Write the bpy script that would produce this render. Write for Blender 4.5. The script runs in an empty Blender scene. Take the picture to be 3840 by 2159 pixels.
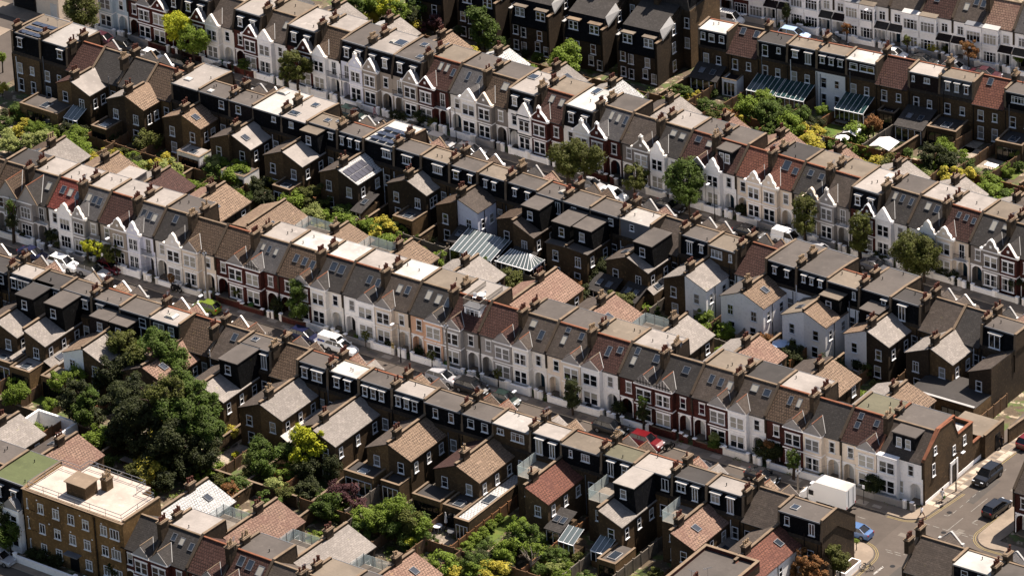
import bpy, math, random
from mathutils import Vector, Matrix
SC = bpy.context.scene
COL = SC.collection
# ---------------------------------------------------------------- camera
PITCH, ROLL, YAWA = math.radians(28.14), math.radians(-2.69), math.radians(36.15)
def _tw(v):
    c, s = math.cos(YAWA), math.sin(YAWA)
    return Vector((v[0]*c - v[1]*s, v[0]*s + v[1]*c, v[2]))
CF = _tw((0, math.cos(PITCH), -math.sin(PITCH)))
_r0, _u0 = Vector((1, 0, 0)), Vector((0, math.sin(PITCH), math.cos(PITCH)))
CR = _tw(_r0*math.cos(ROLL) + _u0*math.sin(ROLL))
CU = _tw(-_r0*math.sin(ROLL) + _u0*math.cos(ROLL))
CC = CF * -700.0
cam_d = bpy.data.cameras.new('camera')
cam = bpy.data.objects.new('camera', cam_d); COL.objects.link(cam)
cam_d.sensor_fit = 'HORIZONTAL'; cam_d.sensor_width = 36; cam_d.lens = 20000/3840*36
cam_d.clip_start = 10; cam_d.clip_end = 5000
m3 = Matrix((CR, CU, -CF)).transposed()
cam.matrix_world = Matrix.Translation(CC) @ m3.to_4x4()
SC.camera = cam
SC.render.resolution_x, SC.render.resolution_y = 1024, 575
# ---------------------------------------------------------------- light
SUN_EL, SUN_AZ = math.radians(58), math.radians(76)      # azimuth measured from +X towards +Y
wd = bpy.data.worlds.new('World'); SC.world = wd; wd.use_nodes = True
nt = wd.node_tree; nt.nodes.clear()
sky = nt.nodes.new('ShaderNodeTexSky'); sky.sky_type = 'NISHITA'; sky.sun_disc = False
sky.sun_elevation = SUN_EL; sky.sun_rotation = math.pi/2 - SUN_AZ
bg = nt.nodes.new('ShaderNodeBackground'); bg.inputs[1].default_value = 0.06
wo = nt.nodes.new('ShaderNodeOutputWorld')
tint = nt.nodes.new('ShaderNodeMix'); tint.data_type = 'RGBA'; tint.blend_type = 'MULTIPLY'; tint.inputs[0].default_value = 1; tint.inputs[7].default_value = (1.12, 1.0, .93, 1)
nt.links.new(sky.outputs[0], tint.inputs[6]); nt.links.new(tint.outputs[2], bg.inputs[0]); nt.links.new(bg.outputs[0], wo.inputs[0])
sd = bpy.data.lights.new('sun', 'SUN'); sd.energy = 4.7; sd.angle = math.radians(0.5); sd.color = (1, 0.89, 0.79)
so = bpy.data.objects.new('sun', sd); COL.objects.link(so)
sdir = Vector((math.cos(SUN_EL)*math.cos(SUN_AZ), math.cos(SUN_EL)*math.sin(SUN_AZ), math.sin(SUN_EL)))
so.rotation_euler = sdir.to_track_quat('Z', 'Y').to_euler()
SC.view_settings.view_transform = 'Standard'; SC.view_settings.look = 'None'
SC.view_settings.exposure = 1.22; SC.view_settings.gamma = 1.0
# ---------------------------------------------------------------- photo survey: a point of the photograph to a point of the place at height z
def gp(px, py, z=0.0):
    d = CF*20000 + CR*(px-1920) - CU*(py-1079.5)
    return CC + d*((z-CC.z)/d.z)
def tp(n, x, y, z=0.0):                 # n = which ninth of the photograph, x,y in its 2574 px enlargement
    return gp([0,1280,2560][(n-1)%3] + x/2.0117, [0,720,1440][(n-1)//3] + y/2.0117, z)
# ---------------------------------------------------------------- materials
def lin(c):
    return tuple(((v/255)/12.92 if v/255 <= .04045 else ((v/255+.055)/1.055)**2.4) for v in c)
MATS = {}
def mat(name, rgb, kind='plain', rough=.85, var=.25, sc=1.0, spec=.3, metal=0.0, rgb2=None):
    """rgb: 0-255 albedo.  kind: plain | tile | pantile | slate | brick | felt | seam | leaf | glass"""
    if name in MATS: return MATS[name]
    m = bpy.data.materials.new(name); m.use_nodes = True; n = m.node_tree; N = n.nodes; Lk = n.links.new
    b = N['Principled BSDF']; b.inputs['Roughness'].default_value = rough
    b.inputs['Specular IOR Level'].default_value = spec; b.inputs['Metallic'].default_value = metal
    c = lin(rgb); d = lin(rgb2) if rgb2 else None
    kd = 1.0 if max(c) > .62 else (.86 if kind == 'leaf' else .69)
    c = tuple(v*kd for v in c); d = tuple(v*kd for v in d) if d else tuple(v*(1-var) for v in c)
    MATS[name] = m
    if kind == 'glass':
        b.inputs['Base Color'].default_value = (*c, 1); b.inputs['Roughness'].default_value = rough; return m
    uv = N.new('ShaderNodeUVMap'); uv.uv_map = 'UVMap'
    oi = N.new('ShaderNodeObjectInfo')
    def noise(scale, det=3, obj=True):
        t = N.new('ShaderNodeTexNoise'); t.inputs['Scale'].default_value = scale; t.inputs['Detail'].default_value = det
        g = N.new('ShaderNodeNewGeometry'); Lk(g.outputs['Position'], t.inputs['Vector']); return t
    def mixc(f, a, bb, fac=None, typ='MIX'):
        x = N.new('ShaderNodeMix'); x.data_type = 'RGBA'; x.blend_type = typ
        for s, v in ((x.inputs[6], a), (x.inputs[7], bb)):
            if isinstance(v, tuple): s.default_value = (*v[:3], 1)
            else: Lk(v, s)
        if fac is not None: x.inputs[0].default_value = fac
        else: Lk(f, x.inputs[0])
        return x.outputs[2]
    def ramp(src, a, bb):
        r = N.new('ShaderNodeMapRange'); r.inputs[1].default_value = a; r.inputs[2].default_value = bb; Lk(src, r.inputs[0]); return r.outputs[0]
    n1 = noise(.45*sc, 4); n2 = noise(3.2*sc, 4)
    if kind in ('tile', 'pantile', 'slate', 'brick'):
        bt = N.new('ShaderNodeTexBrick'); Lk(uv.outputs[0], bt.inputs['Vector'])
        w, h, mo = {'tile': (.4, .36, .06), 'pantile': (.34, .38, .075), 'slate': (.5, .26, .018), 'brick': (.42, .17, .02)}[kind]
        bt.inputs['Scale'].default_value = 1; bt.inputs['Brick Width'].default_value = w; bt.inputs['Row Height'].default_value = h
        bt.inputs['Mortar Size'].default_value = mo; bt.inputs['Mortar Smooth'].default_value = .4; bt.inputs['Bias'].default_value = -.1
        vv = var*(.4 if 'tile' in kind else .8); lo, hi = tuple(v*(1-vv) for v in c), tuple(min(1, v*(1+vv)) for v in c)
        bt.inputs['Color1'].default_value = (*lo, 1); bt.inputs['Color2'].default_value = (*hi, 1)
        mcol = tuple(v*(.34 if kind != 'brick' else 1.15) for v in c)
        if kind == 'slate': mcol = tuple(v*.6 for v in c)
        bt.inputs['Mortar'].default_value = (*mcol, 1)
        col = bt.outputs['Color']
        col = mixc(ramp(n1.outputs[0], .42, .72), col, tuple(v*.74 for v in c) if not rgb2 else d)
        col = mixc(ramp(n2.outputs[0], .52, .75), col, tuple(min(1, v*1.28+.01) for v in c))
        if kind == 'brick': n3 = noise(.22*sc, 5); col = mixc(ramp(n3.outputs[0], .45, .62), col, tuple(v*.58 for v in c)); col = mixc(ramp(n2.outputs[0], .56, .7), col, tuple(min(1, v*1.45) for v in c))
        else:
            n3 = noise(.8*sc, 6); col = mixc(ramp(n3.outputs[0], .56, .7), col, tuple(v*.76 for v in c)); n4 = noise(1.7, 5); col = mixc(ramp(n4.outputs[0], .66, .76), col, (c[0]*1.05+.01, c[1]*1.08+.01, c[2]*.9))
        bp = N.new('ShaderNodeBump'); bp.inputs['Strength'].default_value = .5 if kind != 'brick' else .25; bp.inputs['Distance'].default_value = .05
        inv = N.new('ShaderNodeMath'); inv.operation = 'SUBTRACT'; inv.inputs[0].default_value = 1; Lk(bt.outputs['Fac'], inv.inputs[1])
        Lk(inv.outputs[0], bp.inputs['Height']); Lk(bp.outputs[0], b.inputs['Normal'])
    elif kind == 'leaf':
        gi = N.new('ShaderNodeNewGeometry')
        rr = N.new('ShaderNodeTexNoise'); rr.inputs['Scale'].default_value = 1.1; Lk(gi.outputs['Position'], rr.inputs['Vector'])
        r2 = N.new('ShaderNodeTexNoise'); r2.inputs['Scale'].default_value = 9; Lk(gi.outputs['Position'], r2.inputs['Vector'])
        col = mixc(ramp(rr.outputs[0], .35, .65), tuple(c), tuple(d))
        col = mixc(ramp(r2.outputs[0], .45, .75), col, tuple(min(1, v*1.7) for v in c))
    else:
        col = mixc(ramp(n1.outputs[0], .38, .7), tuple(c), tuple(d))
        col = mixc(ramp(n2.outputs[0], .5, .8), col, tuple(v*.8 for v in c))
        if kind in ('felt', 'seam'):
            bt = N.new('ShaderNodeTexBrick'); Lk(uv.outputs[0], bt.inputs['Vector'])
            bt.inputs['Brick Width'].default_value = 30 if kind == 'felt' else .62; bt.inputs['Row Height'].default_value = 1.0 if kind == 'felt' else 40
            bt.inputs['Mortar Size'].default_value = .022; bt.inputs['Scale'].default_value = 1; bt.inputs['Mortar Smooth'].default_value = 1
            bt.offset = .0
            col = mixc(bt.outputs['Fac'], col, tuple(v*.7 for v in c))
            st = noise(.3, 6); col = mixc(ramp(st.outputs[0], .5, .66), col, tuple(v*.72 for v in c))
            dn = noise(1.1, 5); col = mixc(ramp(dn.outputs[0], .6, .72), col, tuple(min(.95, v*1.12) for v in c))
    if kind == 'leaf':
        tr = N.new('ShaderNodeBsdfTranslucent'); mx = N.new('ShaderNodeMixShader'); mx.inputs[0].default_value = .32
        mo_ = [x for x in N if x.type == 'OUTPUT_MATERIAL'][0]; Lk(b.outputs[0], mx.inputs[1]); Lk(tr.outputs[0], mx.inputs[2]); Lk(mx.outputs[0], mo_.inputs[0]); Lk(col, tr.inputs[0])
    # small tint change from thing to thing
    hs = N.new('ShaderNodeHueSaturation'); mr = N.new('ShaderNodeMapRange')
    mr.inputs[3].default_value = .88; mr.inputs[4].default_value = 1.1; Lk(oi.outputs['Random'], mr.inputs[0])
    Lk(mr.outputs[0], hs.inputs['Value']); Lk(col, hs.inputs['Color']); Lk(hs.outputs[0], b.inputs['Base Color'])
    return m
def M(n): return MATS[n]
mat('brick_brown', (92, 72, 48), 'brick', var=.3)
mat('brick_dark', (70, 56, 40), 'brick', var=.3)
mat('brick_red', (86, 38, 28), 'brick', var=.3)
mat('brick_yellow', (126, 99, 65), 'brick', var=.25)
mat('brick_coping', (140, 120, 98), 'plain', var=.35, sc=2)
mat('white', (245, 242, 238), var=.08); mat('offwhite', (230, 224, 214), var=.1)
mat('cream', (226, 210, 190), var=.08); mat('grey_wall', (178, 172, 166), var=.1); mat('beige', (190, 176, 160), var=.1)
mat('pink_wall', (222, 178, 146), var=.1); mat('blue_wall', (186, 200, 208), var=.08); mat('taupe', (150, 141, 132), var=.1)
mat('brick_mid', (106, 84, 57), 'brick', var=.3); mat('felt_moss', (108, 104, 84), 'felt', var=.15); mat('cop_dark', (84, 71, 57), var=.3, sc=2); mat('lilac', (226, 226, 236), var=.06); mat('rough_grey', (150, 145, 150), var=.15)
mat('tile_brown', (94, 76, 60), 'pantile', var=.25); mat('tile_light', (148, 124, 102), 'pantile', var=.22)
mat('tile_pink', (150, 121, 103), 'tile', var=.2, rgb2=(118, 88, 76)); mat('tile_red', (122, 60, 50), 'tile', var=.18)
mat('tile_maroon', (80, 52, 44), 'pantile', var=.28); mat('tile_orange', (118, 74, 58), 'tile', var=.22, rgb2=(92, 56, 46))
mat('slate_grey', (92, 89, 88), 'slate', var=.16); mat('slate_dark', (64, 60, 57), 'slate', var=.18); mat('slate_brown', (86, 76, 68), 'slate', var=.25)
mat('slate_light', (152, 144, 136), 'slate', var=.14); mat('slate_black', (15, 16, 21), 'slate', var=.2, rough=.85, spec=.12)
mat('felt_grey', (98, 91, 85), 'felt', var=.14); mat('felt_dark', (68, 64, 61), 'felt', var=.15); mat('felt_light', (168, 160, 152), 'felt', var=.12)
mat('felt_white', (204, 200, 193), 'felt', var=.1); mat('felt_green', (96, 104, 66), 'felt', var=.15); mat('felt_sand', (130, 118, 103), 'felt', var=.18)
mat('metal_seam', (176, 170, 162), 'seam', var=.15, rough=.5); mat('roof_white', (200, 199, 196), 'tile', var=.03)
mat('black_clad', (10, 10, 11), 'slate', var=.25, rough=.8, spec=.12); mat('glass_teal', (44, 70, 70), 'glass', rough=.15, spec=.5); mat('maroon_clad', (34, 17, 16), 'tile', var=.2)
mat('lead', (120, 122, 126), var=.15, rough=.6); mat('lead_white', (194, 192, 188), var=.1)
mat('pvc', (226, 226, 226), var=.05, rough=.5); mat('black_paint', (20, 20, 22), rough=.5); mat('ridge_red', (142, 90, 64), var=.3, sc=4)
mat('pot', (104, 56, 40), var=.4, sc=5); mat('pot_buff', (186, 158, 124), var=.3, sc=5)
mat('glass_dark', (20, 23, 27), 'glass', rough=.06, spec=.6); mat('glass_net', (132, 130, 126), 'glass', rough=.18, spec=.6)
mat('glass_sky', (58, 66, 76), 'glass', rough=.05, spec=.8, metal=.15); mat('glass_blind', (176, 172, 160), 'glass', rough=.25, spec=.6)
mat('glass_green', (104, 114, 114), 'glass', rough=.12, spec=.7)
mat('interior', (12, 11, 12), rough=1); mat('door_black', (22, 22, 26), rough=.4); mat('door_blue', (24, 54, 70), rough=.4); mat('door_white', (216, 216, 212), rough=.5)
mat('wood', (150, 104, 66), var=.4, sc=3); mat('wood_fence', (128, 98, 70), 'plain', var=.4, sc=3); mat('wood_grey', (140, 130, 118), var=.35, sc=3)
mat('bark', (70, 56, 44), var=.4, sc=4); mat('soil', (74, 60, 44), var=.4); mat('grass', (84, 108, 42), 'leaf', rgb2=(110, 112, 54))
mat('paving', (178, 164, 146), 'brick', var=.15); mat('asphalt', (98, 89, 81), var=.2, rough=.9); mat('pavement', (150, 135, 118), 'felt', var=.2)
mat('paint_white', (214, 212, 206), var=.2, sc=4); mat('paint_yellow', (170, 150, 94), var=.2, sc=4); mat('kerb', (164, 154, 142), var=.2)
mat('steel', (170, 172, 176), var=.1, rough=.35, metal=.8); mat('solar', (44, 46, 62), 'glass', rough=.15, spec=.7)
for nme, a, bb in (('leaf_green', (76, 96, 30), (54, 62, 22)), ('leaf_dark', (56, 62, 26), (32, 38, 18)), ('leaf_olive', (84, 90, 34), (64, 62, 26)),
                   ('leaf_lime', (164, 164, 34), (116, 130, 30)), ('leaf_yellow', (176, 162, 58), (124, 124, 46)), ('leaf_purple', (92, 58, 58), (56, 34, 38)),
                   ('leaf_rust', (136, 92, 52), (92, 72, 40)), ('leaf_pale', (142, 148, 84), (100, 112, 56)), ('leaf_bright', (106, 126, 38), (84, 96, 28))):
    mat(nme, a, 'leaf', rgb2=bb, rough=.7, spec=.25)
# ---------------------------------------------------------------- mesh builder
class MB:
    def __init__(s): s.v = []; s.f = []; s.k = []; s.ms = []
    def mi(s, m):
        if m not in s.ms: s.ms.append(m)
        return s.ms.index(m)
    def poly(s, pts, m):
        i = len(s.v); s.v += [tuple(p) for p in pts]; s.f.append(list(range(i, i+len(pts)))); s.k.append(s.mi(m))
    def box(s, x0, x1, y0, y1, z0, z1, m, top=None):
        i = len(s.v)
        s.v += [(x0,y0,z0),(x1,y0,z0),(x1,y1,z0),(x0,y1,z0),(x0,y0,z1),(x1,y0,z1),(x1,y1,z1),(x0,y1,z1)]
        k = s.mi(m); t = s.mi(top) if top else k
        for f, q in (((0,3,2,1),k),((4,5,6,7),t),((0,1,5,4),k),((1,2,6,5),k),((2,3,7,6),k),((3,0,4,7),k)):
            s.f.append([i+j for j in f]); s.k.append(q)
        return s
    def prism(s, prof, a0, a1, m, ax='x', mats=None, caps=True):
        """prof: (y,z) pairs extruded along x, or (x,z) along y.  mats: one material per side"""
        n = len(prof); i = len(s.v); k = s.mi(m)
        for a in (a0, a1):
            for p in prof: s.v.append((a, p[0], p[1]) if ax == 'x' else (p[0], a, p[1]))
        if caps:
            s.f.append([i+j for j in range(n)][::-1]); s.k.append(k); s.f.append([i+n+j for j in range(n)]); s.k.append(k)
        for j in range(n):
            j2 = (j+1) % n; s.f.append([i+j, i+j2, i+n+j2, i+n+j]); s.k.append(s.mi(mats[j]) if mats and mats[j] else k)
        return s
    def slab(s, pts, th, m):
        """a sheet of 4 points (outer surface) thickened downwards"""
        i = len(s.v); k = s.mi(m); n = len(pts)
        s.v += [tuple(p) for p in pts] + [(p[0], p[1], p[2]-th) for p in pts]
        s.f.append([i+j for j in range(n)]); s.k.append(k); s.f.append([i+n+j for j in range(n)][::-1]); s.k.append(k)
        for j in range(n):
            j2 = (j+1) % n; s.f.append([i+j, i+n+j, i+n+j2, i+j2]); s.k.append(k)
        return s
    def cyl(s, x, y, z0, z1, r0, r1, m, n=8):
        i = len(s.v); k = s.mi(m)
        for z, r in ((z0, r0), (z1, r1)):
            for j in range(n): a = 6.2832*j/n; s.v.append((x+r*math.cos(a), y+r*math.sin(a), z))
        s.f.append([i+j for j in range(n)][::-1]); s.k.append(k); s.f.append([i+n+j for j in range(n)]); s.k.append(k)
        for j in range(n): s.f.append([i+j, i+(j+1)%n, i+n+(j+1)%n, i+n+j]); s.k.append(k)
        return s
    def beam(s, p, q, w, m, w2=None, n=4):
        p, q = Vector(p), Vector(q); d = (q-p).normalized(); u = d.orthogonal().normalized(); v = d.cross(u)
        if abs(d.z) < .99: v = Vector((0,0,1)); v = (v - d*v.dot(d)).normalized(); u = d.cross(v)
        i = len(s.v); k = s.mi(m); w2 = w if w2 is None else w2
        for c, ww in ((p, w), (q, w2)):
            for j in range(n):
                a = 6.2832*(j+.5)/n; s.v.append(tuple(c + (u*math.cos(a) + v*math.sin(a))*ww*.707))
        s.f.append([i+j for j in range(n)][::-1]); s.k.append(k); s.f.append([i+n+j for j in range(n)]); s.k.append(k)
        for j in range(n): s.f.append([i+j, i+(j+1)%n, i+n+(j+1)%n, i+n+j]); s.k.append(k)
        return s
    def mesh(s, name):
        me = bpy.data.meshes.new(name); me.from_pydata(s.v, [], s.f)
        for m in s.ms: me.materials.append(MATS[m])
        me.polygons.foreach_set('material_index', s.k)
        uvl = me.uv_layers.new(name='UVMap'); uvs = []
        V3 = s.v
        for f in s.f:
            a, b2, c2 = Vector(V3[f[0]]), Vector(V3[f[1]]), Vector(V3[f[2]])
            nrm = (b2-a).cross(c2-a)
            if nrm.length < 1e-9: uvs += [0, 0]*len(f); continue
            nrm.normalize()
            t = Vector((-nrm.y, nrm.x, 0))
            if t.length < .02: t = Vector((1, 0, 0))
            t.normalize(); bt = nrm.cross(t)
            if t.x + t.y*.5 < 0: t = -t
            if bt.z < 0: bt = -bt
            for j in f:
                p = V3[j]; uvs += [t.x*p[0]+t.y*p[1]+t.z*p[2], bt.x*p[0]+bt.y*p[1]+bt.z*p[2]]
        uvl.data.foreach_set('uv', uvs); me.update(); return me
    def build(s, name, parent=None, loc=None, rz=0):
        return link(name, s.mesh(name), parent, loc, rz)
def link(name, me, parent=None, loc=None, rz=0, mtx=None):
    o = bpy.data.objects.new(name, me); COL.objects.link(o)
    if parent is not None: o.parent = parent
    if mtx is not None: o.matrix_local = mtx
    elif loc is not None or rz: o.location = loc or (0,0,0); o.rotation_euler = (0, 0, rz)
    return o
def thing(name, label, cat, loc=(0,0,0), rz=0, group=None):
    o = bpy.data.objects.new(name, None); COL.objects.link(o); o.location = loc; o.rotation_euler = (0, 0, rz)
    o['label'] = label; o['category'] = cat
    if group: o['group'] = group
    return o
def tag(o, label=None, cat=None, group=None, kind=None):
    for k, v in (('label', label), ('category', cat), ('group', group), ('kind', kind)):
        if v: o[k] = v
    return o
CACHE = {}
def cached(key, fn):
    if key not in CACHE: CACHE[key] = fn()
    return CACHE[key]
R = math.radians
rnd = random.Random(7)
ORD = 'first second third fourth fifth sixth seventh eighth ninth tenth eleventh twelfth thirteenth fourteenth fifteenth sixteenth seventeenth eighteenth nineteenth twentieth'.split()
ORD += ['twenty-'+o for o in ORD[:9]] + ['thirtieth'] + ['thirty-'+o for o in ORD[:9]]
# ---------------------------------------------------------------- windows and other small parts
def _win_mesh(w, h, style, fr):
    f, g, s = MB(), MB(), MB(); a = .075
    def bar(x0, x1, z0, z1, d=.07): f.box(x0, x1, -d, .0, z0, z1, fr)
    bar(-w/2, -w/2+a, 0, h); bar(w/2-a, w/2, 0, h); bar(-w/2+a, w/2-a, h-a, h); bar(-w/2+a, w/2-a, 0, a)
    if style[0] == 's':                      # sash, s2 = a pair, sb = with glazing bars
        n = 2 if '2' in style else (3 if '3' in style else 1)
        for i in range(1, n): x = -w/2 + w*i/n; bar(x-.09, x+.09, a, h-a, .08)
        for i in range(n):
            x0, x1 = -w/2 + w*i/n + (.09 if i else a), -w/2 + w*(i+1)/n - (.09 if i < n-1 else a)
            bar(x0, x1, h*.49, h*.49+.06, .06)
            if 'b' in style: bar((x0+x1)/2-.02, (x0+x1)/2+.02, a, h-a, .045)
    elif style[0] == 'c':                    # casements, c3 = three lights with small top lights
        n = int(style[1])
        for i in range(1, n): x = -w/2 + w*i/n; bar(x-.035, x+.035, a, h-a)
        if len(style) < 3: bar(-w/2+a, w/2-a, h*.68, h*.68+.05, .06)
    elif style[0] == 'f':                    # french or folding doors, f4 = four leaves
        n = int(style[1])
        for i in range(1, n): x = -w/2 + w*i/n; bar(x-.05, x+.05, a, h-a)
    elif style[0] == 'a':                    # arched head
        bar(-.14*w-.05, -.14*w, a, h-a); bar(.14*w, .14*w+.05, a, h-a); bar(-w/2+a, w/2-a, h*.5, h*.5+.05, .05); bar(-.07, .07, h-a, h+.12)
    s.box(-w/2-.07, w/2+.07, -.16, -.071, -.08, .015, fr); s.box(-w/2-.07, w/2+.07, -.0705, 0, -.08, -.003, fr)
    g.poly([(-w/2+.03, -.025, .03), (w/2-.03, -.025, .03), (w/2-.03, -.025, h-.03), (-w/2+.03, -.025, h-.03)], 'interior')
    return f.mesh('window'), g, s.mesh('window_sill')
def win(P, x, y, z, w, h, face=0., style='s', fr='pvc', glass=None, sill=True, name='window'):
    glass = glass or rnd.choice(['glass_dark']*9 + ['glass_net']*2 + ['glass_blind'])
    w, h = round(w, 2), round(h, 2)
    f, g, s = cached(('w', w, h, style, fr), lambda: _win_mesh(w, h, style, fr))
    def pm():
        b = MB(); x, zt = w/2-.03, h-.03
        if kd == 1: b.poly([(-x, -.025, .03), (x, -.025, .03), (x, -.025, h*.55), (-x, -.025, h*.55)], glass); b.poly([(-x, -.0255, h*.55), (x, -.0255, h*.55), (x, -.0255, zt), (-x, -.0255, zt)], 'glass_blind')
        elif kd == 2:
            for a, e, m in ((-x, -x*.55, 'glass_net'), (-x*.55, x*.5, glass), (x*.5, x, 'glass_net')): b.poly([(a, -.025, .03), (e, -.025, .03), (e, -.025, zt), (a, -.025, zt)], m)
        else: b.poly([(-x, -.025, .03), (x, -.025, .03), (x, -.025, zt), (-x, -.025, zt)], glass)
        return b.mesh('pane')
    kd = rnd.choice([0, 0, 0, 1, 2, 2]) if glass == 'glass_dark' and style[0] in 'sca' else 0
    p = cached(('p', w, h, glass, kd), pm)
    o = link(name, f, P, (x, y, z), face)
    link('pane', p, o)
    if sill: link('window_sill', s, o)
    return o
def skyl(P, c, ux, uu, w=.8, h=1.2, lift=.09, glass='glass_sky'):
    ux, uu = Vector(ux).normalized(), Vector(uu).normalized(); n = ux.cross(uu)
    if n.z < 0: n = -n; ux = -ux
    def mk():
        b = MB(); 
        for q in ((-w/2, w/2, -h/2, -h/2+.07), (-w/2, w/2, h/2-.07, h/2), (-w/2, -w/2+.07, -h/2+.07, h/2-.07), (w/2-.07, w/2, -h/2+.07, h/2-.07)): b.box(*q, 0, .12, 'lead')
        return b.mesh('skylight')
    def mg():
        b = MB(); b.box(-w/2+.07, w/2-.07, -h/2+.07, h/2-.07, .02, .09, glass); return b.mesh('pane')
    mt = Matrix((ux, uu, n)).transposed().to_4x4(); mt.translation = Vector(c) + n*lift*.3
    o = link('skylight', cached(('sk', w, h), mk), P, mtx=mt); link('pane', cached(('skg', w, h, glass), mg), o)
    return o
def dome(P, x, y, z, w=.9, d=1.2, rz=0, kind=0):
    b = MB(); b.box(-w/2, w/2, -d/2, d/2, 0, .16, 'lead_white')
    if kind == 0: b.prism([(-w/2+.06, .16), (w/2-.06, .16), (w/4, .3), (-w/4, .3)], -d/2+.06, d/2-.06, 'glass_blind', 'y')
    else: b.box(-w/2+.08, w/2-.08, -d/2+.08, d/2-.08, .16, .2, 'glass_sky' if kind == 1 else 'felt_white')
    me = cached(('dome', w, d, kind), lambda: b.mesh('rooflight')); return link('rooflight', me, P, (x, y, z), rz)
def _pot(buff):
    m = 'pot_buff' if buff else 'pot'
    b = MB(); b.cyl(0, 0, 0, .5, .13, .105, m, 8); b.cyl(0, 0, .5, .58, .15, .15, m, 8); b.cyl(0, 0, .05, .12, .16, .15, m, 8); b.cyl(0, 0, .581, .585, .09, .09, 'interior', 8); return b.mesh('chimney_pot')
def chimney(P, x, y, zb, zt, n=4, L=1.5, W=.6, buff=False, m='brick_dark', name='chimney', rows=1):
    b = MB(); b.box(-W/2, W/2, -L/2, L/2, zb, zt-.35, m); b.box(-W/2-.06, W/2+.06, -L/2-.06, L/2+.06, zt-.35, zt-.2, m)
    b.box(-W/2-.11, W/2+.11, -L/2-.11, L/2+.11, zt-.2, zt-.08, 'brick_coping'); b.box(-W/2, W/2, -L/2, L/2, zt-.08, zt+.02, 'brick_coping')
    c = b.build(name, P, (x, y, 0)); buff = buff or rnd.random() < .18
    for r in range(rows):
        for i in range(n):
            if rnd.random() < .1: continue
            xx = 0 if rows == 1 else (-W*.22 + W*.44*r)
            o = link('chimney_pot', cached(('pot', buff), lambda: _pot(buff)), c, (xx + rnd.uniform(-.03, .03), -L/2+.2 + (L-.4)*i/max(1, n-1), zt+.02))
            o.scale = (1, 1, rnd.choice([.8, 1, 1, 1.25])); o.rotation_euler = (0, 0, rnd.uniform(0, 3))
    return c
def aerial(P, x, y, z, h=1.5):
    def mk():
        b = MB(); b.cyl(0, 0, 0, 1.5, .025, .02, 'steel', 5); b.beam((-.5, 0, 1.45), (.5, 0, 1.5), .03, 'steel')
        for i in range(7): b.beam((-.45+.15*i, -.22+.02*i, 1.46), (-.45+.15*i, .22-.02*i, 1.46), .022, 'steel')
        return b.mesh('aerial')
    o = link('aerial', cached('aer', mk), P, (x, y, z), rnd.uniform(0, 3)); o.scale = (1, 1, h/1.5); return o
def dish(P, x, y, z, rz=0):
    def mk():
        b = MB(); n = 12; i = len(b.v); b.v.append((0, .08, .3)); k = b.mi('lead')
        for j in range(n): a = 6.2832*j/n; b.v.append((.3*math.cos(a), 0, .3+.3*math.sin(a)))
        for j in range(n): b.f.append([i, i+1+j, i+1+(j+1) % n]); b.k.append(k)
        b.beam((0, .08, .3), (0, .3, 0), .05, 'steel'); b.beam((0, .05, .05), (0, -.3, .25), .03, 'steel'); return b.mesh('satellite_dish')
    return link('satellite_dish', cached('dish', mk), P, (x, y, z), rz)
def vent(P, x, y, z, tall=False):
    def mk():
        b = MB(); h = 1.1 if tall else .3; b.cyl(0, 0, 0, h, .055, .055, 'black_paint', 6); b.cyl(0, 0, h, h+.08, .09, .05, 'black_paint', 6); return b.mesh('vent_pipe')
    return link('vent_pipe', cached(('vent', tall), mk), P, (x, y, z))
# ---------------------------------------------------------------- a row of houses
class Row:
    def __init__(s, name, y0, slope, flip, where, D=7.85, E=5.9, Er=5.9, RY=3.3, RZ=8.7, ct=(2.0, 4.7), nleft=True, **k):
        s.name, s.y0, s.slope, s.flip, s.where = name, y0, slope, flip, where
        s.D, s.E, s.Er, s.RY, s.RZ, s.ct = D, E, Er, RY, RZ, ct; s.yaw = math.atan(slope); s.k = k; s.n = 0
def coping_line(P, u, top, lo=.8, th=.27, m='brick_dark', cop='brick_coping', name='party_wall', chi=None):
    b, c = MB(), MB()
    for (a0, z0), (a1, z1) in zip(top[:-1], top[1:]):
        if a1-a0 < .01: continue
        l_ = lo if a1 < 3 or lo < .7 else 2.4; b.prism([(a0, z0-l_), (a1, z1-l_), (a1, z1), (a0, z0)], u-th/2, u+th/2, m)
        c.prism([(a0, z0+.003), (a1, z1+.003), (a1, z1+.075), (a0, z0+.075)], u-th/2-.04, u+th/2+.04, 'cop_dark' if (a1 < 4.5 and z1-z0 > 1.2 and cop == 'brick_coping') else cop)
    o = b.build(name, P); c.build('coping', o); return o
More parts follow.
